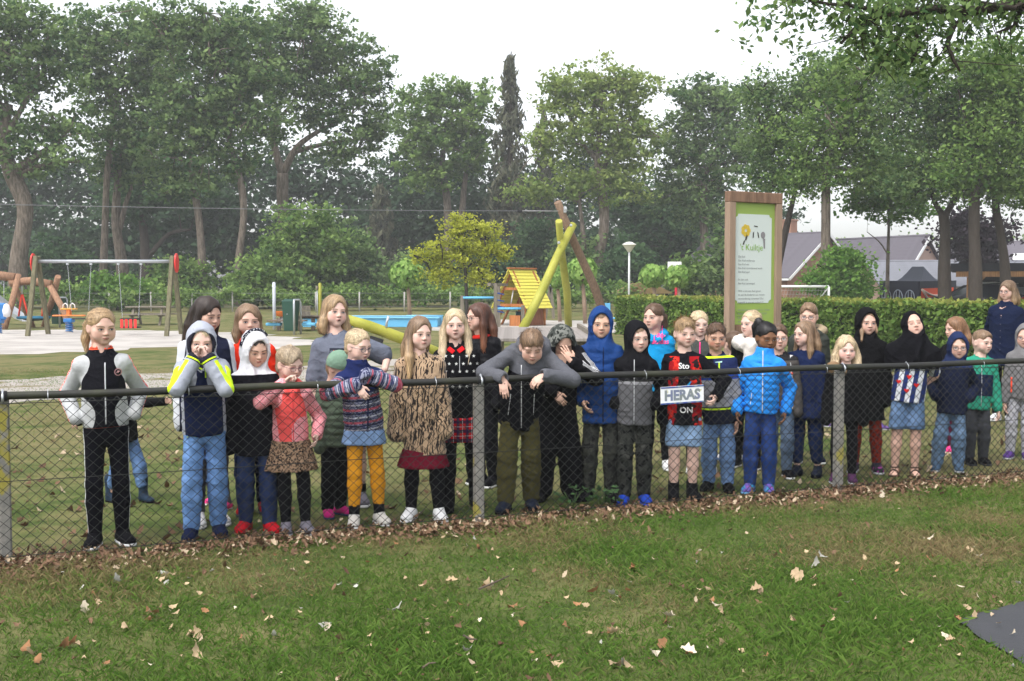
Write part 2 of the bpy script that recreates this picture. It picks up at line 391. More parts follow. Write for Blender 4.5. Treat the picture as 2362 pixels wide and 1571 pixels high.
# ------------------------------------------------------------------ cloth colours
def fab(name, c, var=.12, rough=.85, bsc=180, **k):
    def f(q): return q.mul(tuple(c), (q.noise(14, 4) - .5) * (2 * var) + 1)
    return material('cloth ' + name, f, rough, (lambda q: q.noise(bsc, 2) * .2 + q.noise(24, 3, None, .5, 1.2), .6, .012), spec=.06, **k)
def pat(name, f, rough=.85, bsc=180, spec=.06, **k): return material('cloth ' + name, f, rough, (lambda q: q.noise(bsc, 2) * .2 + q.noise(24, 3, None, .5, 1.2), .55, .010), spec=spec, **k)
def denim(name, c, fade=.5, crump=0):
    def f(q):
        n = q.noise(7, 4, q.vec(q.x * 2, q.y * 2, q.z)); w = q.noise(1, 3, q.vec(q.x * 8, q.y * 8, q.z * 40)); lt = tuple(min(1, a * 1.9 + .03) for a in c)
        a = q.mix(tuple(c), lt, n.cl(.42, .72) * fade); a = q.mix(a, tuple(i * .6 for i in c), w.cl(.5, .75) * (.35 + crump))
        return q.mix(a, tuple(i * .55 for i in c), (q.at('lo').abs().lt(.07)) * .5) if 0 else a
    return pat('denim ' + name, f, .9, 320)
def camo(name, cols, sc=16):
    def f(q):
        a = q.mix(cols[0], cols[1], q.noise(sc, 2).gt(.5)); a = q.mix(a, cols[2], q.noise(sc * 1.3, 2, q.vec(q.x + 7.3, q.y, q.z)).gt(.58)); return q.mix(a, cols[-1], q.noise(sc * 1.1, 2, q.vec(q.x, q.y + 3.1, q.z + 5)).gt(.63))
    return pat('camo ' + name, f)
def hairmat(name, c, tip=None, rough=.5):
    tip = tip or tuple(a * 1.25 for a in c)
    def f(q):
        hx, hy, hz = q.sep(q.av('hl')); r = q.at('rnd'); n = q.noise(9, 3, q.vec(hx * 14, hy * 14, hz * 1.2))
        a = q.mix(tuple(i * .5 for i in c), tuple(c), n.cl(.25, .6)); a = q.mix(a, tuple(tip), (hz * -4 - .1).mx(0).mn(1))
        return q.mul(a, r * 1.05 + .45)
    return material('hair ' + name, f, rough, None, spec=.45)
# ------------------------------------------------------------------ people
_hairc = {}
RNG = np.random.default_rng(7)
def text_mesh(txt, size, ext=0, bold=0, shear=0):
    cu = bpy.data.curves.new('t', 'FONT'); cu.body = txt; cu.size = size; cu.align_x = 'CENTER'; cu.align_y = 'CENTER'; cu.offset = bold; cu.shear = shear; cu.resolution_u = 3
    o = bpy.data.objects.new('t', cu); COL.objects.link(o); dg = bpy.context.evaluated_depsgraph_get(); m = bpy.data.meshes.new_from_object(o.evaluated_get(dg))
    bpy.data.objects.remove(o); bpy.data.curves.remove(cu); return m
def ik(a, t, l1, l2, hint):
    a = np.array(a, float); t = np.array(t, float); d = t - a; L = np.linalg.norm(d); L2 = min(L, (l1 + l2) * .995); d = d / L; t = a + d * L2
    x = (l1 * l1 - l2 * l2 + L2 * L2) / (2 * L2); y = math.sqrt(max(l1 * l1 - x * x, 0)); h = np.array(hint, float); h = unit(h - d * (h @ d)); return a + d * x + h * y, t
def seg(p, a, b):
    d = b - a; t = np.clip(((p - a) @ d) / (d @ d), 0, 1); q = p - (a + t[:, None] * d); return np.linalg.norm(q, axis=1), t, q
class Person:
    n = 0
    def __init__(s, label, D, bx, hx, hy, h=None, yaw=0, hyaw=0, hpitch=5, hroll=0, lean=0, tone=(.62, .40, .31), brow=(.16, .10, .06), hair=None, arms=('hang', 'hang'), hands=('relax', 'relax'),
                 legs=None, wide=1, lid=0, gaze=0, squint=0, group=None, skinres=.020, hip=0, step=None, pink=.12, hs=1, hdep=None, shw=1, ankle=1, smile=None, mo=0):
        Person.n += 1; s.seed = Person.n; face = math.degrees(math.atan2(-PX(bx, D), D)); yaw += face; hyaw += face; s.rng = np.random.default_rng(100 + s.seed); top = P(hx, hy, D)
        s.h = h = h or top.z; s.D = D; s.s = h / 1.3; s.yaw = R(yaw); s.hh = hh = (.196 + .017 * min(max((h - 1.1) / .35, 0), 1.3)) * hs
        root = A3(PX(bx, D), D, 0); s.root = root; s.Ri = rotz(-s.yaw); s.wide = wide
        hdep = hdep if hdep is not None else -math.sin(R(lean)) * .32 * h
        hc = s.loc(np.array(P(hx, hy, D + hdep)) - A3(0, 0, .5 * hh)); s.hc = hc; s.hs = hh / .22
        s.HM = rotz(R(hyaw) - s.yaw) @ roty(R(hroll)) @ rotx(R(hpitch)) @ np.diag([float(s.rng.uniform(.95, 1.04)), 1, float(s.rng.uniform(.97, 1.03))]); q = s.s
        if hpitch > 20: s.hc = hc = hc + A3(0, 0, .0)
        zp = .5 * h; s.T = T = (h - hh - .055 * q) - zp
        s.zp = zp; nb = hc - s.HM[:, 2] * .5 * hh * .9; side = math.atan2(nb[0], max(nb[2] - zp, .1)); s.TM = TM = roty(side) @ rotx(R(lean)); s.po = A3(hip, 0, zp)
        tp = lambda x, y, z: s.po + TM @ A3(x, y, z); s.tp = tp
        s.sh = [tp(-.104 * q * shw, 0, .88 * T), tp(.104 * q * shw, 0, .88 * T)]; l1, l2 = .180 * h, .152 * h; s.el = []; s.wr = []; s.hd = []
        for i, a in enumerate(arms):
            sg = -1 if i == 0 else 1; hint = (sg * .5, .8, 0)
            if a == 'hang': t = s.sh[i] + A3(sg * .05, -.03, -(l1 + l2) * .985)
            elif a == 'pocket': t = tp(sg * .150 * q, -.02 * q, .17 * T); hint = (sg * .42, 1, .0)
            elif a == 'back': t = tp(sg * .05, .12 * q, .05 * T); hint = (sg * 1, .3, 0)
            elif a == 'chest': t = tp(sg * .03, -.15 * q, .6 * T); hint = (sg * .7, 0, -1)
            else:
                t = s.loc(np.array(P(a[0], a[1], D + a[2]))) if len(a) < 4 or not isinstance(a[3], str) else A3(*a[:3])
                if len(a) > 3 and not isinstance(a[3], str): hint = s.Ri @ A3(*a[3])
            e, t = ik(s.sh[i], t, l1, l2, hint); s.el.append(e); s.wr.append(t); s.hd.append(unit(t - e))
        # legs
        s.hip = [s.po + A3(-.058 * q, 0, -.01 * h), s.po + A3(.058 * q, 0, -.01 * h)]; s.ft = []; s.kn = []; s.fa = []
        for i in range(2):
            sg = -1 if i == 0 else 1
            if legs: fx, fy, fa = legs[i]
            else: fx, fy, fa = sg * .072 * q + s.rng.normal(0, .012), float(s.rng.normal(0, .035)), sg * 12 + s.rng.normal(0, 7)
            zf = .062 * q + (legs[i][3] if legs and len(legs[i]) > 3 else 0) if legs else .062 * q
            ank = A3(fx, fy + .01, zf)
            ll = (zp - .01 * h) - .062 * q; k, _ = ik(s.hip[i], ank, ll * .5, ll * .505, (sg * .15, -1, 0)); s.kn.append(k); s.ft.append(ank); s.fa.append(R(fa))
        s.rings = ([-.2 * T, -.08 * T, .05 * T, .3 * T, .6 * T, .84 * T, .97 * T, 1.08 * T], [a * q * wide for a in (.080, .108, .109, .097, .103, .107, .082, .043)], [a * q * wide for a in (.066, .082, .083, .072, .079, .072, .055, .040)], [a * q for a in (.0, .005, .0, -.006, -.004, .006, .012, .012)])
        s.vis = [bool(a) for a in hands]; s.obj = s.body(tone, brow, hands, skinres, dict(lid=lid, gaze=gaze, squint=squint + float(s.rng.uniform(0, .25)), pink=pink * float(s.rng.uniform(.7, 1.6)), smile=float(s.rng.normal(.0006, .0016)) if smile is None else smile, mo=mo, bt=float(s.rng.normal(0, .0016)), mw=float(s.rng.uniform(.88, 1.08))), hair)
        s.obj.location = root; s.obj.rotation_euler[2] = s.yaw
        tag(s.obj, label, 'person', group)
    def loc(s, w): return s.Ri @ (np.array(w, float) - s.root)
    def part(s, name, V, Q, mat, attrs=None, parent=None, smooth=True):
        o = newobj(name, npmesh(name, V, Q, smooth, attrs), parent or s.obj, mat); return o
    def grid(s, pts, m, h): pts = np.array(pts); return G3(pts.min(0) - m, pts.max(0) + m, h)
    def limbs(s, g, which, ra, k=.02, t1=1.0, bones=None, inf=0):
        pass
    def arm(s, g, i, r, inf, upto=1.0, k=.025, cuff=0):
        q = s.s; a, b, c = s.sh[i], s.el[i], s.wr[i]; r0, r1, r2 = [x * q + inf for x in r]
        if upto >= .55:
            f = min((upto - .5) / .5, 1); e = b + (c - b) * f; g.cap(a, b, r0, r1, k).cap(b, e, r1, r1 + (r2 - r1) * f + cuff, k * .6)
        else:
            f = upto / .5; g.cap(a, a + (b - a) * f, r0, r0 + (r1 - r0) * f + cuff, k)
    def leg(s, g, i, r, inf, upto=1.0, k=.025, flare=0):
        q = s.s; a, b, c = s.hip[i], s.kn[i], s.ft[i]; r0, r1, r2 = [x * q + inf * w for x, w in zip(r, (.25, 1, 1))]
        if upto >= .52:
            f = (upto - .5) / .5; e = b + (c - b) * f; g.cap(a, b, r0, r1, k).cap(b, b + (e - b) * .35, r1, r1 * .98 + .002, k * .6).cap(b + (e - b) * .35, e, r1 * .98 + .002, r1 + (r2 - r1) * f + flare, k * .6)
        else:
            f = upto / .5; g.cap(a, a + (b - a) * f, r0, r0 + (r1 - r0) * f + flare, k)
    def body(s, tone, brow, hands, res, kw, hair):
        g = s.grid(s.sh + s.el + s.wr + s.hip + s.kn + s.ft + [s.hc], .14, res); q = s.s
        z, rx, ry, cy = s.rings; g.loft(s.po, s.TM, z, rx, ry, cy, .03, inf=-.004)
        for i in range(2): s.arm(g, i, (.033, .026, .020), 0, 1.0 if hands[i] else .88); s.leg(g, i, (.055, .040, .027), 0, 1.0)
        nb = s.hc - s.HM[:, 2] * .42 * s.hh; g.cap(s.tp(0, .012, .95 * s.T), nb, .05 * q, .044 * s.hs, .03)
        V, Q = g.net(); hl = np.tile([0, .1, -.5], (len(V), 1)); Vs = [V]; Qs = [Q]; H = [hl]; n = len(V)
        hv, hq = HEAD; Vs.append(s.hc + (hv * s.hs) @ s.HM.T); Qs.append(hq + n); H.append(hv); n += len(hv)
        for i, pose in enumerate(hands):
            if not pose: continue
            pn = None
            if isinstance(pose, tuple): pose, d, pn = pose; d = unit(s.Ri @ A3(*d)); pn = s.Ri @ A3(*pn)
            else: d = s.hd[i]
            if pn is None: pn = A3(1 if i == 0 else -1, -.25, -.1)
            pn = unit(pn - d * (pn @ d)); yv = np.cross(-pn, d); M = np.stack([d, yv, -pn], 1); v, f = HANDS[pose]
            v = v * (.80 * q if s.h < 1.5 else .95); f = f.copy()
            if i == 1: v = v * A3(1, -1, 1); f = f[:, ::-1]
            Vs.append(s.wr[i] + (v + A3(.012, 0, 0)) @ M.T); Qs.append(f + n); H.append(np.tile([0, .1, -.5], (len(v), 1))); n += len(v)
        m = npmesh('person', np.concatenate(Vs), np.concatenate(Qs), True, {'hl': np.concatenate(H)})
        m.materials.append(skin_mat('skin %d' % s.seed, tone, brow, **kw)); return newobj('person', m)
    def wrinkle(s, amp=.004, f=84):
        p = s.rng.uniform(0, 6.28, 6)
        def fn(x, y, z):
            w = np.sin(14 * x + p[0] + 3 * np.sin(9 * z + p[1])) + np.sin(12 * y + p[2])
            a = 1 - np.abs(np.sin(.5 * f * z + 11 * x + 1.9 * w + p[3])); b = 1 - np.abs(np.sin(.33 * f * z - 24 * x + 13 * y + 1.6 * w + p[4]))
            m = .55 + .45 * np.sin(5 * z + 8 * x + p[5])
            amp_ = amp * 1.2
            return -amp_ * (1.5 * (a ** 3 - .25) * m + 1.3 * (b ** 3 - .25) * (1.1 - m))
        return fn
    def top(s, mat, name='jacket', inf=.013, hem=.47, sl=1.0, collar='stand', puff=0, hood=None, flare=.0, wr=.0035, cuff=0, res=.0113, arm=(.034, .029, .024), sides=(0, 1), waist=None, open=None, hoodmat=None, neck=0, rib=None):
        q = s.s; T = s.T; zr, rx, ry, cy = [list(a) for a in s.rings]; zh = hem * s.h - s.zp
        lo = np.interp(zh, zr, rx); 
        if zh < zr[1]:
            zr = [zh] + zr[1:]; rx[0] = rx[1] + flare; ry[0] = ry[1] + flare
        else:
            keep = [i for i in range(len(zr)) if zr[i] > zh + .01]; r0, y0, c0 = np.interp(zh, zr, rx), np.interp(zh, zr, ry), np.interp(zh, zr, cy)
            zr = [zh] + [zr[i] for i in keep]; rx = [r0 + flare] + [rx[i] for i in keep]; ry = [y0 + flare] + [ry[i] for i in keep]; cy = [c0] + [cy[i] for i in keep]
        if waist is None:
            for i in range(len(zr)):      # jackets hang straight from the chest
                if zr[i] < .6 * T: rx[i] = max(rx[i], .108 * q * s.wide); ry[i] = max(ry[i], .080 * q * s.wide)
        arms_ = [i for i in sides]; pts = [s.tp(a, b, c) for a in (-.16, .16) for b in (-.13, .13) for c in (zh - .02, 1.3 * T)] + [s.sh[i] for i in (0, 1)] + [s.el[i] for i in arms_] + ([s.wr[i] for i in arms_] if sl > .55 else [])
        if hood == 'up': pts += [s.hc + s.HM @ A3(a, b, c) for a in (-.1, .1) for b in (-.1, .14) for c in (-.1, .13)]
        g = s.grid(pts, .085, res); g.loft(s.po, s.TM, zr, rx, ry, cy, .02, inf=inf)
        for i in (0, 1): g.cap(s.tp(0, .008, .9 * T), s.sh[i], .043 * q + inf, arm[0] * q + inf * .8, .03)
        for i in arms_: s.arm(g, i, arm, inf, sl, .03, cuff)
        if collar == 'stand': g.loft(s.tp(0, .012, 1.0 * T), s.TM, [-.02, .05 * q + neck], [.068 * q, .060 * q], [.066 * q, .058 * q], None, .015)
        elif collar == 'high': g.loft(s.tp(0, .01, 1.0 * T), s.TM, [-.03, .085 * q], [.085 * q, .066 * q], [.080 * q, .066 * q], None, .02)
        elif collar == 'hood' or hood == 'down':
            c = s.tp(0, .06 * q, 1.06 * T); g.ell(c, (.095 * q, .055 * q, .048 * q), .03, 'u', s.TM.T if 0 else None)
            for a in (-1, 1): g.chain([s.tp(a * .07 * q, .05 * q, 1.05 * T), s.tp(a * .075 * q, -.02 * q, 1.03 * T), s.tp(a * .03 * q, -.078 * q, .93 * T)], [.036 * q, .03 * q, .02 * q], .02)
        if hood == 'up':
            k = s.hs; L = lambda *a: s.hc + s.HM @ (A3(*a) * k)
            g.ell(L(0, .018, .008), A3(.098, .118, .125) * k, .02, 'u', s.HM).ell(L(0, -.04, -.012), A3(.092, .068, .114) * k, .02, 'u', s.HM)
            g.cap(L(0, .02, -.07), s.tp(0, .015, .98 * T), .085 * k, .10 * q, .03)
        if wr: g.disp(s.wrinkle(wr))
        if puff:
            def pf(x, y, z):
                p = np.stack([x, y, z], 1); d0, t0, _ = seg(p, s.sh[0], s.el[0]); d1, t1, _ = seg(p, s.el[0], s.wr[0]); e0, u0, _ = seg(p, s.sh[1], s.el[1]); e1, u1, _ = seg(p, s.el[1], s.wr[1])
                l1, l2 = .18 * s.h, .152 * s.h; da = np.minimum(np.minimum(d0, d1), np.minimum(e0, e1)); al = np.where(np.minimum(d0, d1) < np.minimum(e0, e1), np.where(d0 < d1, t0 * l1, l1 + t1 * l2), np.where(e0 < e1, u0 * l1, l1 + u1 * l2))
                tz = (p - s.po) @ s.TM[:, 2]; fade = np.clip((1.02 * T - tz) / .04, 0, 1); w = np.where(da < .05 * q + inf, al, tz) + .006 * np.sin(18 * x); return -.0115 * fade * (np.abs(np.sin(np.pi * w / puff)) ** .55 - .55)
            g.disp(pf)
        if hood == 'up':
            g.ell(L(0, -.105, -.012), A3(.070, .122, .098) * k, .010, 's', s.HM); g.cap(L(0, -.10, -.10), L(0, -.14, -.16), .03 * k, .02 * k, .02, 's')
        else:
            nb = s.tp(0, .0, 1.06 * T); g.cap(nb + (s.hc - nb) * (.0 if collar != 'crew' else -.12), s.hc, .049 * s.hs, .056 * s.hs, .008, 's')
        if open: g.cap(s.tp(0, -.2, .98 * T), s.tp(0, -.2, zh - .1), open, open * 1.1, .01, 's')
        for i in arms_:                        # sleeve ends are hollow
            if sl > .9 and s.vis[i]: g.cap(s.wr[i] + s.hd[i] * .02, s.wr[i] + s.hd[i] * .12, .022 * q, .03 * q, .004, 's')
        V, Q = g.net(); s.tg = g; return s.part(name, V, Q, mat, s.armattr(V))
    def armattr(s, V):
        best = None
        for i in (0, 1):
            d0, t0, q0 = seg(V, s.sh[i], s.el[i]); d1, t1, q1 = seg(V, s.el[i], s.wr[i]); u = d0 < d1; d = np.where(u, d0, d1); al = np.where(u, t0 * .54, .54 + t1 * .46); rv = np.where(u[:, None], q0, q1)
            ax = np.where(u[:, None], unit(s.el[i] - s.sh[i]), unit(s.wr[i] - s.el[i])); out = np.cross(ax, A3(0, 1, 0)); out = out * np.sign((out @ A3(-1 if i == 0 else 1, 0, .25)) + 1e-9)[:, None]; out /= np.linalg.norm(out, axis=1, keepdims=True) + 1e-9
            ao = (rv * out).sum(1) / (np.linalg.norm(rv, axis=1) + 1e-9)
            best = [d, al, ao, np.full(len(V), -1. if i == 0 else 1.)] if best is None else [np.where(d < best[0], n, o) for n, o in ((d, best[0]), (al, best[1]), (ao, best[2]), (1., best[3]))]
        tl = (V - s.po) @ s.TM; z, rx, ry, cy = s.rings; RX = np.interp(tl[:, 2], z, np.maximum(rx, .1 * s.s)); RY = np.interp(tl[:, 2], z, ry); q0 = np.sqrt((tl[:, 0] / RX) ** 2 + (tl[:, 1] / RY) ** 2) + 1e-6
        dt = (q0 - 1) * np.sqrt(tl[:, 0] ** 2 + tl[:, 1] ** 2) / q0
        return {'arm': dt - best[0] + (.040 - .010 * best[1]) * s.s, 'al': best[1], 'ao': best[2], 'tl': np.stack([tl[:, 0], tl[:, 1], tl[:, 2] / s.T], 1)}
    def trousers(s, mat, name='trousers', inf=.010, upto=.97, r=(.055, .044, .035), flare=0, wr=.005, topz=.06, seat=True, res=.0118, mat2=None):
        q = s.s; T = s.T; g = s.grid(s.hip + s.kn + s.ft + [s.po + A3(0, 0, topz * T + .03)], .15, res); z, rx, ry, cy = s.rings
        g.loft(s.po, s.TM, [-.2 * T, -.08 * T, .05 * T, topz * T + .03], [rx[0], rx[1], rx[2], rx[2] * .97], [ry[0], ry[1], ry[2], ry[2] * .97], None, .03, inf=0)
        for i in (0, 1): s.leg(g, i, r, inf, upto, .03, flare)
        if wr: g.disp(s.wrinkle(wr, 100))
        if upto < .6:
            e = s.hip[0] + (s.kn[0] - s.hip[0]) * min(upto / .5, 1); g.half((0, 0, e[2] - .012), (0, 0, -1), .004)
        V, Q = g.net(); best = None
        for i in (0, 1):
            d0, t0, q0 = seg(V, s.hip[i], s.kn[i]); d1, t1, q1 = seg(V, s.kn[i], s.ft[i]); u = d0 < d1; d = np.where(u, d0, d1); ll = np.where(u, t0 * .5, .5 + t1 * .5); rv = np.where(u[:, None], q0, q1); lo = rv[:, 0] * (-1 if i == 0 else 1) / (np.linalg.norm(rv, axis=1) + 1e-9)
            best = [d, ll, lo] if best is None else [np.where(d < best[0], n, o) for n, o in ((d, best[0]), (ll, best[1]), (lo, best[2]))]
        return s.part(name, V, Q, mat, {'ll': best[1], 'lo': best[2]})
    def skirt(s, mat, z0, z1, name='skirt', flare=.05, inf=.014, pleat=(16, .006)):
        q = s.s; g = G3((-.27, -.24, z0 * s.h - .03), (.27, .24, z1 * s.h + .03), .0105); w = .118 * q * s.wide
        g.loft((s.po[0], 0, 0), np.eye(3), [z0 * s.h, z1 * s.h], [w + flare, w], [.09 * q * s.wide + flare, .09 * q * s.wide], None, .01, inf=inf, pleat=pleat); g.disp(s.wrinkle(.003)); V, Q = g.net(); return s.part(name, V, Q, mat)
    def shoes(s, kind='sneaker', mats=(None, None, None), sc=1.0):
        for i in (0, 1):
            me = shoe_mesh(kind); o = newobj('shoe', me[0], s.obj); k = s.s * .93 * sc if s.h < 1.5 else 1.08
            o.location = (s.ft[i][0], s.ft[i][1], s.ft[i][2] - .062 * s.s); o.rotation_euler[2] = s.fa[i]; o.scale = (k, k, k)
            link_mat(o, mats[0])
            if me[1]:
                b = newobj('sole', me[1], o); link_mat(b, mats[1] or mats[0])
            if me[2] and mats[2]:
                b = newobj('laces', me[2], o); link_mat(b, mats[2])
    def socks(s, mat, a=.72, b=1.0, r=.004):
        g = s.grid(s.kn + s.ft, .1, .0105)
        for i in (0, 1): k, f = s.kn[i], s.ft[i]; q0 = k + (f - k) * a; g.cap(q0, k + (f - k) * b, .034 * s.s + r, .031 * s.s + r, .01)
        V, Q = g.net(); return s.part('socks', V, Q, mat)
    def hair(s, mat, cap=.010, face=(.066, .108), fz=-.045, ears=True, chains=(), back=-.065, n=420, flow='down', tie=(0, .12, .03), L=.10, w=.0045, topb=0, res=.0088, curl=0, part=0, zmin=-.07, noise=.003, off=.003):
        pts = [A3(-.1, -.11, zmin - .04), A3(.1, .13, .14)] + [A3(*p[:3]) for c in chains for p in c]; g = s.grid(pts, .05, res)
        g.ell((0, .012, .035), A3(.0715, .0895, .0755) + cap, .01).ell((0, .032, -.022), A3(.062, .066, .066) + cap, .02)
        if topb: g.ell((0, -.004, .055), (.068, .084 + topb * .3, .056 + topb), .02)
        g.cap((0, 0, back - .3), (0, 0, back - .12), .16, .115, .02, 's') if back else None
        if ears:
            for a in (-1, 1): g.ell((a * .085, -.010, -.030), (.036, .034, .044), .01, 's')
        g.ell((part * .02, -.112, fz), (face[0], .088, face[1]), .012, 's')
        for c in chains: g.chain([p[:3] for p in c], [p[3] for p in c], .018)
        ph = s.rng.uniform(0, 6, 4); g.disp(lambda x, y, z: noise * np.sin(70 * x + 3 * np.sin(12 * z + ph[0]) + ph[1]) * np.sin(60 * y + 2 * np.sin(14 * z + ph[2]) + ph[3]))
        V, Q = g.net(); rnd = np.full(len(V), .45); tri = [V]; fq = [Q]; rr = [rnd]; nv = len(V)
        if n:
            n = int(n * 1.35)
            p = V[s.rng.integers(0, len(V), n)] + s.rng.normal(0, .003, (n, 3)); segs = 5; st = L * s.rng.uniform(.6, 1.3, n) / segs; o = s.rng.uniform(.2, 1, n) * off * np.where(s.rng.uniform(0, 1, n) < .12, 3.2, 1.); P_ = [p]; jit = s.rng.normal(0, .16, (n, 3)); ph = s.rng.uniform(0, 6, n); gr = []
            for k in range(segs):
                nn = g.grad(p); gr.append(nn)
                if flow == 'down': d = np.stack([np.sign(p[:, 0] - part * .02 + 1e-6) * np.clip((p[:, 2] - .02) * 14, 0, 1.4), np.clip(p[:, 2] - .05, 0, 1) * 4, -np.ones(n)], 1)
                elif flow == 'tie': d = A3(*tie) - p
                elif flow == 'fwd': d = np.stack([p[:, 0] * 6, -np.ones(n) * np.where(p[:, 2] > .04, 1., .15), -np.clip(.09 - p[:, 2], 0, 1) * 12], 1)
                else: d = p - A3(0, .055, .12)
                d = d / (np.linalg.norm(d, axis=1, keepdims=True) + 1e-9) + jit
                if curl: d = d + curl * np.stack([np.sin(k * 1.9 + ph), np.cos(k * 1.9 + ph), 0 * ph], 1)
                d = d - nn * (d * nn).sum(1, keepdims=True); d /= np.linalg.norm(d, axis=1, keepdims=True) + 1e-9; p = p + d * st[:, None]; p = p - g.grad(p) * (g.at(p) - o * (.35 + 1.3 * k / segs))[:, None] * .9; P_.append(p)
            gr.append(g.grad(p)); P_ = np.stack(P_, 1); G_ = np.stack(gr, 1); T_ = np.gradient(P_, axis=1); sd = np.cross(T_, G_); sd /= np.linalg.norm(sd, axis=2, keepdims=True) + 1e-9
            w = w * .75; wd = (w * .5 * np.array([.5, 1, 1, .85, .5, .08]))[None, :, None]; v = np.stack([P_ - sd * wd, P_ + sd * wd], 2).reshape(n, -1, 3); m = v.shape[1]
            q0 = np.array([[2 * k, 2 * k + 1, 2 * k + 3, 2 * k + 2] for k in range(segs)]); fq.append((q0[None] + (np.arange(n) * m)[:, None, None]).reshape(-1, 4) + nv); tri.append(v.reshape(-1, 3)); rr.append(np.repeat(s.rng.uniform(.15, .95, n), m))
        V = np.concatenate(tri); return s.part('hair', s.hc + (V * s.hs) @ s.HM.T, np.concatenate(fq), mat, {'hl': V, 'rnd': np.concatenate(rr)})
    def headpart(s, name, mb, mat, parent=None):
        mb.v = [tuple(s.hc + s.HM @ (A3(*v) * s.hs)) for v in mb.v]; return mb.build(name, mat, parent or s.obj)
    def glasses(s, mat, rx=.0205, rz=.0165, z=-.008, r=.0016):
        fr = MB()
        for a in (-1, 1):
            pts = [(a * .031 + rx * math.copysign(abs(math.cos(t)) ** .7, math.cos(t)), -.095 + .004 * abs(math.cos(t)), z + rz * math.copysign(abs(math.sin(t)) ** .7, math.sin(t))) for t in np.linspace(0, 2 * math.pi, 21)]; fr.tube(pts, r, 5, False)
            fr.tube([(a * .051, -.090, z + .004), (a * .068, -.06, z + .004), (a * .074, .0, z + .002)], r * .9, 4)
        fr.tube([(-.011, -.097, z + .003), (0, -.0995, z + .005), (.011, -.097, z + .003)], r, 4); f = s.headpart('glasses', fr, mat)
        for a in (-1, 1):
            ln = MB(); ln.add([(a * .031 + rx * .95 * math.cos(t), -.0935, z + rz * .95 * math.sin(t)) for t in np.linspace(0, 2 * math.pi, 16, endpoint=False)], [list(range(16))]); s.headpart('lens', ln, MAT['lens'], f)
    def front(s, x, z, off=.003):
        """the place on the front of the last top built, at x,z"""
        g = s.tg; ys = g.ax[1]; i = int(np.clip(round((x - g.lo[0]) / g.h), 0, len(g.ax[0]) - 1)); k = int(np.clip(round((z - g.lo[2]) / g.h), 0, len(g.ax[2]) - 1)); c = g.f[i, :, k]; j = np.nonzero(c < 0)[0]
        if len(j) == 0 or j[0] == 0: return 0
        j = j[0]; t = c[j - 1] / (c[j - 1] - c[j]); return ys[j - 1] + t * g.h - off
    def frontm(s, x, z, off): return np.mean([s.front(x + a, z + b, off) for a in (-.012, 0, .012) for b in (-.012, 0, .012)])
    def decal(s, name, polys, mat, parent=None, off=.003):
        """flat print laid on the front of the last top; polys in local x,z"""
        mb = MB()
        for pl in polys: mb.add([(x, s.frontm(x, z, off), z) for x, z in pl], [list(range(len(pl)))])
        return mb.build(name, mat, parent or s.obj)
    def print_text(s, txt, x, z, size, mat, bold=.0, name='print', off=.004, parent=None, rot=0):
        m = text_mesh(txt, size, 0, bold); c, sn = math.cos(rot), math.sin(rot)
        for v in m.vertices:
            u, w = x + v.co.x * c - v.co.y * sn, z + v.co.x * sn + v.co.y * c; v.co = (u, s.frontm(u, w, off), w)
        m.materials.append(mat); return newobj(name, m, parent or s.obj)
    def zipper(s, mat, z0, z1, x=0, w=.0045, name='zip', x1=None):
        x1 = x if x1 is None else x1; zs = np.linspace(z0, z1, 14); pts = []
        for i, z in enumerate(zs):
            u = x + (x1 - x) * i / 13; pts.append((u, s.frontm(u, z, .001), z))
        mb = MB(); mb.tube(pts, w, 5); return mb.build(name, mat, s.obj)
def link_mat(o, m):
    if not o.data.materials: o.data.materials.append(None)
    o.material_slots[0].link = 'OBJECT'; o.material_slots[0].material = m
_shoe = {}
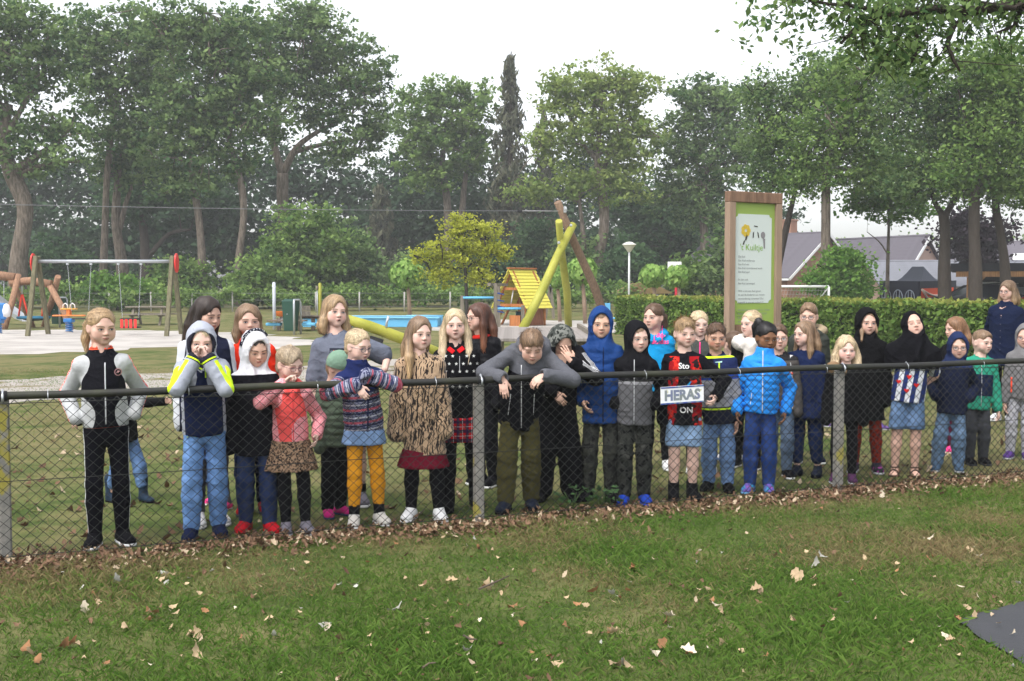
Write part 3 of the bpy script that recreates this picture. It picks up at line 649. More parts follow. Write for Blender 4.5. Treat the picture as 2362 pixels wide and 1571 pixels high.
def shoe_mesh(kind):
    """toe points to -Y; ankle above the origin"""
    if kind in _shoe: return _shoe[kind]
    lo, hi = (-.07, -.19, -.02), (.07, .08, .30 if 'boot' in kind else .14); g = G3(lo, hi, .0078)
    if kind == 'sandal':
        g.cap((0, .03, .030), (0, -.09, .022), .028, .026, .02).cap((0, 0, .035), (0, 0, .09), .030, .030, .02).ell((0, -.11, .018), (.038, .04, .016), .02)
        up = g.net(); ex = MB()
        for y, r in ((-.08, .036), (.0, .036)): ex.tube([(r * math.cos(t), y + .012 * math.sin(t), .018 + .036 * math.sin(t)) for t in np.linspace(-.3, math.pi + .3, 12)], .006, 5)
        ex.tube([(.036 * math.cos(t), .0 + .036 * math.sin(t), .07) for t in np.linspace(0, 6.28, 14)], .005, 5)
    else:
        g.cap((0, .030, .038), (0, -.07, .036), .036, .036, .02).ell((0, -.092, .030), (.043, .055, .029), .02).cap((0, -.02, .05), (0, .0, .085), .036, .038, .03)
        if kind == 'boot': g.cap((0, .005, .08), (0, .01, .13), .040, .043, .02)
        if kind == 'rubber_boot': g.cap((0, .005, .08), (0, .01, .25), .042, .054, .03)
        g.cap((0, .012, .12 if kind in ('sneaker', 'low') else .30), (0, .012, .082 if kind != 'low' else .075), .030, .030, .006, 's') if kind in ('sneaker', 'low') else None
        g.ell((0, .04, .10), (.02, .02, .03), .02, 's') if kind == 'low' else None
        g.half((0, 0, .016), (0, 0, -1), .004); up = g.net(); ex = MB()
        for k in range(4):
            y = -.085 + k * .021; z = .058 + k * .010; ex.tube([(-.022, y, z - .005), (0, y - .002, z + .003), (.022, y, z - .005)], .0042, 4)
    so = G3((-.07, -.19, -.02), (.07, .09, .05), .0085); so.cap((0, .03, .012), (0, -.06, .012), .036, .039, .02).ell((0, -.09, .012), (.046, .062, .03), .02)
    so.half((0, 0, .001), (0, 0, -1), .003).half((0, 0, .022), (0, 0, 1), .004); sv = so.net()
    r = (npmesh('shoe', *up), npmesh('sole', *sv), ex.mesh('laces')); _shoe[kind] = r; return r
MAT = {}
MAT['lens'] = material('glasses lens', (.9, .92, .95), .02, None, .5, alpha=.12)
# ------------------------------------------------------------------ ground
rg = np.random.default_rng(11)
def G(x, y):
    lo, hi = 1.0, 400.0
    for _ in range(50):
        m = (lo + hi) / 2
        if P(x, y, m).z > gz(m): lo = m
        else: hi = m
    return P(x, y, lo)
def lawn_col(q):
    n = q.noise(.55, 5, None, .62); m = q.noise(2.3, 5, None, .65); k = q.noise(9, 4)
    c = q.mix((.058, .088, .022), (.105, .130, .038), m.cl(.35, .65)); c = q.mix(c, (.20, .17, .082), (n * .6 + m * .4 + q.y.cl(7.3, 9.5) * .07).cl(.46, .64) * .75); c = q.mix(c, (.125, .085, .055), k.cl(.57, .75) * .5)
    return q.mul(c, q.noise(60, 3) * .7 + .65)
xs = np.concatenate([np.linspace(-220, -30, 12), np.linspace(-26, 26, 40), np.linspace(30, 220, 12)]); ys = np.concatenate([np.linspace(-40, 2, 6), np.linspace(3, 38, 40), np.linspace(40, 80, 20), np.linspace(90, 400, 12)])
GX, GY = np.meshgrid(xs, ys, indexing='ij'); V = np.stack([GX.ravel(), GY.ravel(), gz(GY).ravel()], 1); ny = len(ys)
Q = np.array([[i * ny + j, (i + 1) * ny + j, (i + 1) * ny + j + 1, i * ny + j + 1] for i in range(len(xs) - 1) for j in range(ny - 1)])
LAWN = material('lawn soil', lawn_col, .95, (lambda q: q.noise(45, 5), .8, .03), spec=.1)
tag(newobj('ground', npmesh('ground', V, Q), None, LAWN), kind='structure')
def sheet(name, pts, mat, dz, jit=.25, step=.5):
    """a ground patch with an uneven edge, laid just above the lawn"""
    pts = [G(*p) if len(p) == 2 else Vector(p) for p in pts]; out = []
    for i, a in enumerate(pts):
        b = pts[(i + 1) % len(pts)]; n = max(2, int((b - a).length / step)); d = (b - a); nn = Vector((-d.y, d.x, 0)).normalized()
        for k in range(n): out.append(a + d * (k / n) + nn * (rg.normal() * jit if k else 0))
    c = sum(out, Vector()) / len(out); m = MB(); m.add([(p.x, p.y, float(gz(p.y)) + dz) for p in out], [list(range(len(out)))]); o = m.build(name, mat); return tag(o, kind='structure')
SAND = material('sand', lambda q: q.mul(q.mix((.36, .335, .31), (.47, .44, .41), q.noise(.8, 5).cl(.35, .65)), q.noise(25, 4) * .35 + .83), .95, (lambda q: q.noise(14, 5), .7, .06), spec=.1)
PATH = material('sandy path', lambda q: q.mix(q.mul((.34, .31, .28), q.noise(20, 4) * .4 + .8), (.16, .14, .06), q.noise(1.6, 5).cl(.52, .66)), .95, (lambda q: q.noise(20, 5), .6, .03), spec=.1)
sheet('sand_playground', [(-260, 762), (120, 761), (460, 764), (640, 772), (735, 790), (640, 806), (420, 800), (200, 812), (-260, 822)], SAND, .004, .35)
sheet('sand_patch', [(930, 741), (1160, 737), (1420, 741), (1470, 757), (1430, 768), (1180, 772), (1010, 763)], SAND, .004, .35)
sheet('path', [(-200, 884), (380, 862), (700, 845), (900, 829), (1150, 814), (1290, 812), (1260, 836), (1000, 858), (700, 884), (340, 907), (-200, 948)], PATH, .004, .14)
ASPH = material('asphalt', lambda q: q.mul((.045, .046, .052), q.noise(5, 4) * .5 + .75), .62, (lambda q: q.noise(150, 3) + q.noise(20, 3) * .6, .7, .01), spec=.4)
sheet('asphalt_path', [(2205, 1437), (2290, 1412), (2362, 1392), (2600, 1330), (3300, 1150), (6200, 1500), (3600, 2200), (2352, 1531), (2262, 1478)], ASPH, .012, .012, .08)
# ------------------------------------------------------------------ grass and fallen leaves
def scatter(n, ylo, yhi, dens=None):
    Y = rg.uniform(ylo, yhi, n * 3); Xh = .475 * Y + 1.6; X_ = rg.uniform(-1, 1, n * 3) * Xh; keep = rg.uniform(0, 1, n * 3) < Y / yhi; X_, Y = X_[keep][:n], Y[keep][:n]; return X_, Y
def vnoise(x, y, s, seed):
    a = np.random.default_rng(seed).uniform(0, 6.28, 10); return sum(np.sin(x * s * c + y * s * d + a[i]) for i, (c, d) in enumerate(((1, .3), (-.6, .9), (.2, 1.3), (1.4, -.8), (-1.1, -1.2), (2.1, .7), (.5, -2.2)))) / 7
AP = [G(*p) for p in ((2205, 1437), (2362, 1392), (2600, 1330), (3300, 1150), (6200, 1500), (3600, 2200), (2352, 1531), (2262, 1478))]
def in_asph(x, y):
    r = np.zeros(len(x), bool)
    for i in range(len(AP)):
        a, b = AP[i], AP[(i + 1) % len(AP)]; c = (a.y > y) != (b.y > y); r ^= c & (x < (b.x - a.x) * (y - a.y) / (b.y - a.y + 1e-9) + a.x)
    return r
def grass(name, x, y, h, w, label, lay=.5, dr=0):
    n = len(x); az = rg.uniform(0, 6.28, n); ln = rg.normal(0, lay, (n, 2)); hh = h * rg.uniform(.45, 1.25, n); ww = w * rg.uniform(.7, 1.3, n); dx, dy = np.cos(az) * ww, np.sin(az) * ww; z = gz(y)
    b0 = np.stack([x - dx, y - dy, z - .004], 1); b1 = np.stack([x + dx, y + dy, z - .004], 1); t = np.stack([x + ln[:, 0] * hh, y + ln[:, 1] * hh, z + hh * np.clip(1 - .35 * np.abs(ln).sum(1), .35, 1)], 1)
    m0 = b0 * .45 + t * .55 + np.stack([-ln[:, 0] * hh * .14, -ln[:, 1] * hh * .14, hh * .10], 1); V = np.concatenate([b0, b1, m0 + np.stack([dx, dy, 0 * dx], 1) * .6, t], 0); i = np.arange(n)
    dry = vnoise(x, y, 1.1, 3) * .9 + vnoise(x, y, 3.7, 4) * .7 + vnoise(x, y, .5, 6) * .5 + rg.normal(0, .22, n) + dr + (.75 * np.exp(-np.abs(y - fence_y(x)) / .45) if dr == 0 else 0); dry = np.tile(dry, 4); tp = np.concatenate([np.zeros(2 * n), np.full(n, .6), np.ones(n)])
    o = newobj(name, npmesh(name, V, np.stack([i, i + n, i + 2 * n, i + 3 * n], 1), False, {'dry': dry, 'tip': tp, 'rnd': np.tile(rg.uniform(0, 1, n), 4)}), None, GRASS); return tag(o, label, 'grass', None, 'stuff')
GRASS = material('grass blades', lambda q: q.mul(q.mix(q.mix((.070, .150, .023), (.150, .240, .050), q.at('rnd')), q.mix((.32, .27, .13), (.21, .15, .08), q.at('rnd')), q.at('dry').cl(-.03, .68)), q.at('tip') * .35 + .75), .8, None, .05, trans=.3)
x, y = scatter(420000, 3.5, 11.0); m = (y < fence_y(x) - .17 + .13 * vnoise(x, y, 5, 9)) & ~in_asph(x, y); den = vnoise(x, y, 2.2, 5) + .8 * vnoise(x, y, 6, 12); m &= rg.uniform(-1.4, 1.1, len(x)) < den + .6; x, y = x[m], y[m]
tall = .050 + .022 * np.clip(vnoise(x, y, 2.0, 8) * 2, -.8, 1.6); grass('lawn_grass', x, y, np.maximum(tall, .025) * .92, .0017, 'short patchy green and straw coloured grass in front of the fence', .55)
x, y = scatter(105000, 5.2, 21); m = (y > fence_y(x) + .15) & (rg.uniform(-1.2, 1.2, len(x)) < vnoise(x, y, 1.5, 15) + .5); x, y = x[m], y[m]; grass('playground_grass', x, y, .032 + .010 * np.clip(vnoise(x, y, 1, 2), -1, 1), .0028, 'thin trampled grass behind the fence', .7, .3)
def leaf_poly(seed, size):
    r = np.random.default_rng(seed); n = 7; pts = []
    for k in range(n): t = k / (n - 1); w = math.sin(math.pi * min(1, t * .9 + .08)) * .27 * (1 + .22 * (-1) ** k) + .02; pts.append((t, w))
    ring = [(t - .5, w) for t, w in pts] + [(t - .5, -w * r.uniform(.8, 1.15)) for t, w in pts[::-1]]; cu = r.uniform(-1.2, 2.6); tw = r.uniform(-1.6, 1.6); mb = MB()
    v = [(a * size, b * size, size * (cu * b * b * 2.2 + .55 * a * a + tw * a * b)) for a, b in ring]; sp = [((t - .5) * size, 0, size * .55 * (t - .5) ** 2 - size * .03) for t, w in pts]; nn = len(pts)
    f = [(i, i + 1, 2 * nn + i + 1, 2 * nn + i) for i in range(nn - 1)] + [(2 * nn + i, 2 * nn + i + 1, 2 * nn - 2 - i, 2 * nn - 1 - i) for i in range(nn - 1)]; mb.add(v + sp, f, True); return mb
DRY = [material('dry leaf ' + n, (lambda c: lambda q: q.mul(c, q.noise(40, 3) * .6 + .5 + q.rnd() * .4))(c), .85, (lambda q: q.noise(120, 2), .4, .003), spec=.2, trans=.12) for n, c in (('tan', (.46, .34, .21)), ('pale', (.58, .50, .38)), ('russet', (.30, .155, .075)), ('grey', (.42, .41, .36)))]
LM = [leaf_poly(i, .068).mesh('fallen_leaf') for i in range(7)]
GL = 'dry oak leaves lying on the lawn'; LBL = ('curled tan dry oak leaf lying on the lawn', 'curled pale cream dry oak leaf lying on the lawn', 'curled russet dry oak leaf lying on the lawn', 'curled grey dry oak leaf lying on the lawn')
known = [(150, 1505), (165, 1495), (175, 1500), (440, 1470), (455, 1465), (450, 1478), (345, 1425), (350, 1415), (350, 1440), (455, 1520), (745, 1450), (750, 1460), (1185, 1410), (1200, 1415), (1345, 1400), (1350, 1410), (1365, 1370), (1410, 1385), (1405, 1470), (1415, 1472), (1215, 1450), (1300, 1455), (1060, 1530), (1075, 1525), (1035, 1535), (1510, 1515), (1525, 1505), (1540, 1440), (1545, 1435), (1420, 1545), (1430, 1550), (1440, 1540), (1745, 1370), (1755, 1375), (1640, 1395), (1650, 1400), (1660, 1420), (1620, 1375), (1630, 1370), (1835, 1335), (1845, 1345), (1890, 1290), (1880, 1310), (2180, 1480), (2185, 1490), (2075, 1315), (2230, 1280), (2240, 1285), (2140, 1300), (2250, 1295), (2040, 1150), (2030, 1148), (2145, 1245), (1985, 1325), (1600, 1520), (1590, 1525), (1670, 1500), (910, 1415), (970, 1460), (1260, 1530), (1280, 1540), (80, 1530), (70, 1520), (60, 1510), (285, 1460), (240, 1545), (195, 1410), (1120, 1360), (1130, 1365), (830, 1360), (600, 1340), (385, 1340), (395, 1335), (375, 1345), (270, 1350), (1040, 1355), (1900, 1180), (1730, 1165), (1465, 1320), (1455, 1325), (2290, 1090), (2310, 1085), (2330, 1110), (2215, 1440), (2240, 1432), (2225, 1425)]
li = 0
for px, py in known + [(rg.uniform(20, 2340), 1571 - 330 * rg.uniform(0, 1) ** .8) for _ in range(150)]:
    p = G(px + rg.normal() * 4, py + rg.normal() * 3)
    if p.y > fence_y(p.x) - .15: continue
    o = newobj('fallen_leaf', LM[rg.integers(0, 7)]); k = int(rg.choice(4, p=(.44, .16, .26, .14))); link_mat(o, DRY[k]); s_ = rg.uniform(.5, 1.15) * (1 if li < len(known) else .55); o.location = (p.x, p.y, .022 + .012 * rg.uniform()); o.scale = (s_,) * 3; o.rotation_euler = (rg.normal() * .5, rg.normal() * .5, rg.uniform(0, 6.28)); tag(o, LBL[k], 'leaf', GL); li += 1
def litter(name, n, fx, fy, size, label, zmax=.03):
    v = []; f = []; r_ = []; t0 = np.array([leaf_poly(i, 1.0).v for i in range(4)]); ff = np.array([q for q in leaf_poly(0, 1.0).f]); nv = t0.shape[1]; k = rg.integers(0, 4, n); a = rg.uniform(0, 6.28, n); b = rg.normal(0, .5, n); c_ = rg.normal(0, .5, n); sz = size * rg.uniform(.4, 1.15, n)
    p = t0[k] * sz[:, None, None]; p[:, :, 2] += p[:, :, 0] * b[:, None] + p[:, :, 1] * c_[:, None]; ca, sa = np.cos(a)[:, None], np.sin(a)[:, None]; x2 = p[:, :, 0] * ca - p[:, :, 1] * sa + fx[:, None]; y2 = p[:, :, 0] * sa + p[:, :, 1] * ca + fy[:, None]; z2 = p[:, :, 2] + gz(fy)[:, None] + .012 + rg.uniform(0, zmax, n)[:, None]
    V = np.stack([x2, y2, z2], 2).reshape(-1, 3); Q = (ff[None] + (np.arange(n) * nv)[:, None, None]).reshape(-1, 4); o = newobj(name, npmesh(name, V, Q, True, {'rnd': np.repeat(rg.uniform(0, 1, n), nv), 'rnd2': np.repeat(rg.uniform(0, 1, n), nv)}), None, LITTER); return tag(o, label, 'leaves', None, 'stuff')
LITTER = material('leaf litter', lambda q: q.mul(q.mix(q.mix((.115, .065, .042), (.23, .14, .085), q.at('rnd')), (.46, .36, .25), q.at('rnd2').gt(.84)), q.noise(50, 2) * .6 + .6), .9, None, .15, trans=.1)
n = 8200; fx = rg.uniform(-5.0, 7.2, n); fo = rg.normal(-.08, .13, n) + .10 * vnoise(fx, fx * 0, 3, 21) - np.abs(rg.normal(0, .12, n)) * (rg.uniform(0, 1, n) < .3); litter('leaf_litter', n, fx, fence_y(fx) + fo, .038, 'band of brown dry leaves along the foot of the fence')
n = 900; lx = rg.uniform(-5, 9, n); ly = fence_y(lx) + .1 + rg.uniform(0, 1, n) ** 1.5 * 7; litter('scattered_leaves', n, lx, ly, .07, 'scattered pale dry leaves on the grass behind the fence', .01)
n = 500; lx = rg.uniform(-3.3, 5.2, n); ly = fence_y(lx) - .3 - rg.uniform(0, 1, n) ** 1.2 * 3.4; m = ly > 4.2; litter('leaf_crumbs', int(m.sum()), lx[m], ly[m], .035, 'small broken brown leaf bits between the grass blades', .02)
TWIG = plain('twig', (.10, .075, .055))
for a, b, c in (((1105, 1372), (1140, 1362), (1175, 1350)), ((1070, 1482), (1085, 1495), (1100, 1502)), ((975, 1558), (990, 1553), (1005, 1557))):
    pts = [G(*q) for q in (a, b, c)]; m = MB(); m.tube([Vector((q.x, q.y, .03 + .01 * i)) for i, q in enumerate(pts)], [.006, .005, .003], 6); tag(m.build('twig', TWIG), 'thin dead twig lying in the lawn grass', 'twig', 'twigs on the lawn')
# weed at the fence foot
def leafplant(name, px, py, n, size, label):
    c = G(px, py); o = empty(name, (c.x, c.y, 0)); tag(o, label, 'plant'); m = MB()
    for i in range(n):
        a = rg.uniform(0, 6.28); r = rg.uniform(.03, .13); z = rg.uniform(.04, .15); lp = leaf_poly(i, size); t = rotz(a) @ rotx(rg.normal() * .4); m.add([tuple(t @ A3(*v) + A3(r * math.cos(a), r * math.sin(a), z)) for v in lp.v], lp.f, True)
    m.build('leaves', material('weed leaf', (.07, .15, .05), .6, None, trans=.25), o); st = MB()
    for i in range(5): a = rg.uniform(0, 6.28); st.tube([(0, 0, 0), (.03 * math.cos(a), .03 * math.sin(a), .06), (.07 * math.cos(a), .07 * math.sin(a), .12)], .003, 5)
    st.build('stem', material('weed stem', (.07, .12, .04)), o)
leafplant('weed', 1388, 1172, 24, .058, 'green lobed weed growing at the fence foot below the blue hood')
leafplant('weed', 1320, 1172, 14, .06, 'smaller green weed growing at the fence foot beside black trousers')
# ------------------------------------------------------------------ trees
BARK = material('bark', lambda q: q.mul(q.mix((.095, .078, .062), (.20, .165, .135), q.noise(2, 5, q.vec(q.x * 5, q.y * 5, q.z)).cl(.35, .65)), q.noise(14, 3) * .6 + .7), .95, (lambda q: q.noise(4, 5, q.vec(q.x * 5, q.y * 5, q.z)), .8, .06), spec=.1)
BARKD = material('dark bark', lambda q: q.mul((.055, .045, .038), q.noise(3, 5, q.vec(q.x * 4, q.y * 4, q.z)) * 1.0 + .5), .95, (lambda q: q.noise(5, 5, q.vec(q.x * 4, q.y * 4, q.z)), .8, .05), spec=.1)
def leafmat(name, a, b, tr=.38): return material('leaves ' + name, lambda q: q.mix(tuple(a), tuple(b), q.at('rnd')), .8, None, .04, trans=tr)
LF = {'oak': leafmat('oak', (0.055, 0.116, 0.044), (0.241, 0.342, 0.124), .45), 'dark': leafmat('dark', (0.038, 0.084, 0.040), (0.099, 0.168, 0.073), .4), 'light': leafmat('light', (0.148, 0.228, 0.060), (0.336, 0.403, 0.121), .45), 'mid': leafmat('mid', (0.074, 0.148, 0.040), (0.269, 0.390, 0.108), .45), 'bright': leafmat('bright', (.085, .19, .035), (.19, .33, .07), .45),
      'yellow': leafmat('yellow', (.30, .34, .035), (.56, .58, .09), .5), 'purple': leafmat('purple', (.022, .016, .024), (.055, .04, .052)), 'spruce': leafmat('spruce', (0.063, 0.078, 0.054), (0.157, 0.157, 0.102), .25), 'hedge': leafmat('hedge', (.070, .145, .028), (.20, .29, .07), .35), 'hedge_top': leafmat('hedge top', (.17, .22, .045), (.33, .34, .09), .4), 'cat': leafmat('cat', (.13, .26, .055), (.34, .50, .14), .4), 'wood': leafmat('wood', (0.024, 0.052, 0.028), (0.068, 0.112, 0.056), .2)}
def leafcloud(pos, size, elong=1.5, droop=.2, up=.35):
    """one bent leaf blade per position; returns verts, quads"""
    n = len(pos); nrm = rg.normal(0, 1, (n, 3)); nrm[:, 2] = np.abs(nrm[:, 2]) + up; nrm /= np.linalg.norm(nrm, axis=1, keepdims=True); a = rg.normal(0, 1, (n, 3)); a -= nrm * (a * nrm).sum(1, keepdims=True); a /= np.linalg.norm(a, axis=1, keepdims=True); a[:, 2] -= droop; b = np.cross(nrm, a); s = (size * rg.uniform(.6, 1.35, n))[:, None]
    V = np.stack([pos - a * s * elong * .5, pos + b * s * .5, pos + a * s * elong * .5, pos - b * s * .5], 1).reshape(-1, 3); return V, np.arange(4 * n).reshape(n, 4)
def crown_points(blobs, D, n, clump, shell=.55):
    """clumps spread through each blob's volume, leaves spread round each clump"""
    wts = np.array([b[2] * b[3] for b in blobs], float); wts /= wts.sum(); out = []; cl = []; cr = []
    for b, w in zip(blobs, wts):
        dd = D + (b[4] if len(b) > 4 else 0); c = np.array(P(b[0], b[1], dd)); rx, rz = b[2] * dd / F, b[3] * dd / F; ry = (rx + rz) / 2 * .8; m = max(6, int(n * w / 26)); d = rg.normal(0, 1, (m, 3)); d /= np.linalg.norm(d, axis=1, keepdims=True); r = rg.uniform(0, 1, (m, 1)) ** shell; bump = 1 + .22 * np.sin(d[:, :1] * 5 + b[0]) * np.sin(d[:, 2:] * 6 + b[1])
        cc = c + d * r * A3(rx, ry, rz) * bump; cl.append(cc); k = int(n * w / m) + 1; cs = clump * rg.uniform(.5, 1.3, (m, 1, 1)); q = rg.normal(0, 1, (m, k, 3)) * A3(1, 1, .5) * cs; out.append((cc[:, None] + q).reshape(-1, 3)); cr.append((rg.normal(.42, .24, (m, 1)) + .25 * q[:, :, 2] / cs[:, :, 0] + rg.normal(0, .14, (m, k))).ravel())  # leaves high in a clump coloured lighter, low ones darker, imitating top light
    return np.concatenate(out), np.concatenate(cl), np.clip(np.concatenate(cr), 0, 1)
def tree(name, label, D, trunk, blobs, kind='oak', n=6000, leaf=.2, bark=None, forks=(), group='trees at the edge of the playground', clump=.36, limbs=14, elong=1.5, droop=.2, twigs=True):
    T = [P(a, b, D) for a, b, r in trunk]; rr = [c[2] for c in trunk]; T[0].z = float(gz(D)) - .05; root = empty(name, T[0]); tag(root, label, 'tree', group); o = T[0]; tm = MB()
    def bez(pts, rad, k=4):
        P_ = [Vector(p) for p in pts]; out = []; ro = []
        for i in range(len(P_) - 1):
            p0, p1, p2, p3 = P_[max(i - 1, 0)], P_[i], P_[i + 1], P_[min(i + 2, len(P_) - 1)]
            for j in range(k): t = j / k; out.append(.5 * ((2 * p1) + (p2 - p0) * t + (2 * p0 - 5 * p1 + 4 * p2 - p3) * t * t + (3 * p1 - p0 - 3 * p2 + p3) * t ** 3)); ro.append(rad[i] + (rad[i + 1] - rad[i]) * t)
        return out + [P_[-1]], ro + [rad[-1]]
    pts, rad = bez(T, rr); rad[0] *= 1.35; tm.tube([p - o for p in pts], [r * (1 + .06 * math.sin(7 * i)) for i, r in enumerate(rad)], 10)
    pos, cl, crn = crown_points(blobs, D, int(n * 1.65), clump); base = [pts[int(len(pts) * .55) + i] for i in range(0, max(1, int(len(pts) * .45)))]; baser = rad[int(len(pts) * .55):]
    for fk in forks:
        fp = [P(a, b, D) for a, b, r in fk]; q, r = bez(fp, [c[2] for c in fk]); tm.tube([p - o for p in q], r, 8); base += q[len(q) // 2:]; baser = list(baser) + r[len(q) // 2:]
    sel = cl[rg.choice(len(cl), min(limbs, len(cl)), replace=False)]
    for c in sel:
        c = Vector(c); j = min(range(len(base)), key=lambda i: (base[i] - c).length + (3 if base[i].z > c.z else 0)); a = base[j]; r0 = baser[min(j, len(baser) - 1)] * .45; mid = a.lerp(c, .5) + Vector((rg.normal() * .3, rg.normal() * .3, .1 * (c - a).length)); q, r = bez([a, mid, c], [r0, r0 * .6, r0 * .22]); tm.tube([p - o for p in q], r, 6)
    if twigs:
        for c in cl[rg.choice(len(cl), min(limbs * 3, len(cl)), replace=False)]:
            c = Vector(c); s = Vector(sel[np.argmin(((sel - np.array(c)) ** 2).sum(1))]); m_ = s.lerp(c, .5) + Vector((rg.normal() * .15, rg.normal() * .15, .15)); tm.tube([s - o, m_ - o, c - o], [.05, .035, .015], 4)
    tm.build('trunk', bark or BARK, root); V, Q = leafcloud(pos, leaf * 1.1, elong, droop); nb = len(pos); r = np.repeat(crn, 4)
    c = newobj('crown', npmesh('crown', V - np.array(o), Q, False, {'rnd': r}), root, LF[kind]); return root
tree('oak_tree', 'old oak with thick bowed trunk behind the log swing', 62, [(38, 690, .52), (44, 590, .47), (58, 480, .45), (25, 395, .42), (8, 320, .34), (20, 240, .22)], [(-60, 100, 150, 110), (40, 50, 130, 80), (60, 190, 120, 90), (130, 300, 100, 60), (-40, 290, 120, 80), (110, 120, 80, 70), (70, 370, 120, 45)], 'oak', 9000, .17, forks=[[(25, 400, .3), (85, 360, .2), (130, 330, .12), (165, 290, .06)], [(10, 320, .2), (50, 250, .14), (90, 180, .07)]], limbs=22)
tree('oak_tree', 'tall slim pale trunked oak behind the swing crossbar', 70, [(235, 690, .26), (241, 560, .22), (246, 420, .2), (256, 320, .18), (266, 230, .12), (275, 150, .07)], [(270, 90, 120, 85), (220, 190, 90, 80), (320, 190, 100, 90), (260, 290, 110, 60), (190, 90, 80, 70)], 'oak', 7500, .17)
tree('oak_tree', 'forked oak behind the hanging swing seat', 72, [(290, 690, .42), (280, 600, .36), (268, 520, .3), (270, 440, .22), (280, 350, .12)], [(340, 320, 90, 70), (280, 380, 90, 60), (370, 230, 80, 80), (380, 110, 80, 70)], 'oak', 5000, .17, forks=[[(276, 530, .2), (290, 470, .16), (305, 430, .1)]])
tree('oak_tree', 'dark trunked oak deep in the wood behind the swing', 82, [(330, 690, .42), (335, 600, .36), (330, 520, .3), (322, 440, .24), (330, 330, .12)], [(340, 430, 120, 60), (420, 420, 90, 60), (300, 470, 90, 50)], 'dark', 3600, .22, BARKD, forks=[[(345, 590, .2), (390, 540, .15), (440, 530, .08)]])
tree('oak_tree', 'slender oak with grey trunk right of the swing frame', 66, [(465, 690, .27), (466, 600, .24), (458, 500, .22), (445, 420, .2), (440, 330, .14), (450, 220, .08)], [(430, 250, 110, 80), (470, 130, 110, 80), (400, 350, 90, 60), (480, 320, 80, 60), (400, 60, 100, 60), (430, 430, 90, 40)], 'oak', 7500, .17)
tree('oak_tree', 'oak with snaking pale trunk behind the grey fitness post', 66, [(552, 690, .23), (550, 610, .22), (562, 500, .21), (555, 420, .2), (533, 350, .18), (532, 300, .13), (560, 200, .07)], [(560, 190, 100, 90), (540, 80, 100, 70), (600, 290, 80, 60), (500, 270, 70, 60), (540, 380, 70, 40)], 'oak', 6500, .17)
tree('oak_tree', 'broad oak forking into many spreading limbs above the bushes', 72, [(665, 690, .44), (660, 580, .40), (652, 470, .37), (652, 400, .34)], [(640, 80, 130, 70), (740, 120, 120, 80), (830, 190, 90, 90), (700, 200, 120, 70), (860, 290, 70, 60), (600, 170, 80, 80), (800, 350, 90, 40), (760, 270, 90, 40), (720, 40, 80, 40)], 'oak', 12000, .17, forks=[[(652, 402, .28), (632, 330, .22), (640, 270, .14), (625, 200, .08)], [(652, 402, .28), (685, 340, .2), (740, 300, .13), (810, 265, .07)], [(680, 350, .18), (760, 330, .12), (850, 320, .06)], [(640, 280, .14), (700, 200, .08), (720, 120, .05)]], limbs=26)
tree('oak_tree', 'pale green oak pair stem left of the brown spruce', 86, [(1040, 690, .4), (1036, 560, .36), (1030, 450, .3), (1020, 380, .2), (1030, 280, .1)], [(1000, 230, 90, 60), (1080, 240, 80, 60), (1040, 310, 110, 80), (960, 310, 80, 70), (1090, 350, 70, 60), (1000, 400, 90, 50)], 'mid', 7500, .21, forks=[[(1050, 690, .32), (1065, 500, .26), (1075, 400, .18), (1095, 320, .09)]])
tree('oak_tree', 'yellow green oak with curved stem behind the zip line tower', 72, [(1372, 690, .42), (1376, 610, .38), (1393, 530, .33), (1390, 450, .3), (1378, 380, .22), (1385, 280, .12), (1390, 200, .06)], [(1370, 190, 90, 60), (1450, 210, 80, 70), (1290, 230, 70, 60), (1380, 290, 120, 80), (1460, 330, 80, 70), (1270, 330, 60, 60), (1240, 440, 80, 35), (1340, 420, 100, 50), (1440, 430, 80, 50)], 'light', 9500, .17, forks=[[(1380, 630, .22), (1350, 590, .2), (1345, 540, .15), (1335, 450, .1)], [(1385, 400, .2), (1420, 330, .13), (1460, 260, .06)], [(1385, 380, .16), (1330, 310, .1), (1300, 230, .05)]], limbs=26)
tree('oak_tree', 'dark green oak behind the round clipped trees', 76, [(1630, 690, .36), (1626, 580, .32), (1622, 480, .28), (1630, 380, .16)], [(1590, 230, 80, 60), (1650, 260, 90, 80), (1560, 330, 70, 80), (1640, 380, 100, 80), (1570, 450, 80, 70), (1720, 340, 90, 90), (1650, 490, 90, 50), (1700, 230, 60, 50)], 'oak', 10500, .17)
tree('oak_tree', 'dense dark oak behind the street lamp', 84, [(1560, 690, .3), (1556, 600, .26), (1550, 500, .2)], [(1530, 520, 90, 70), (1480, 580, 80, 60), (1590, 580, 80, 60), (1460, 470, 60, 60)], 'dark', 5200, .2, BARKD)
tree('oak_tree', 'leaning thin oak beside the information board', 50, [(1785, 700, .2), (1792, 640, .18), (1800, 590, .16), (1815, 520, .14), (1832, 450, .11), (1850, 360, .07)], [(1850, 250, 100, 80), (1780, 330, 90, 70), (1900, 180, 80, 70), (1840, 380, 100, 50), (1770, 420, 60, 40), (1760, 220, 70, 60)], 'oak', 8500, .105, BARKD, limbs=22)
tree('oak_tree', 'oak with straight brown trunk behind the hedge', 48, [(1902, 700, .24), (1904, 600, .22), (1905, 500, .2), (1906, 420, .17), (1915, 320, .1)], [(1950, 200, 100, 90), (1910, 320, 130, 80), (2010, 290, 100, 90), (1860, 420, 90, 45), (1980, 400, 100, 50), (2040, 160, 90, 90)], 'mid', 11500, .10, limbs=22)
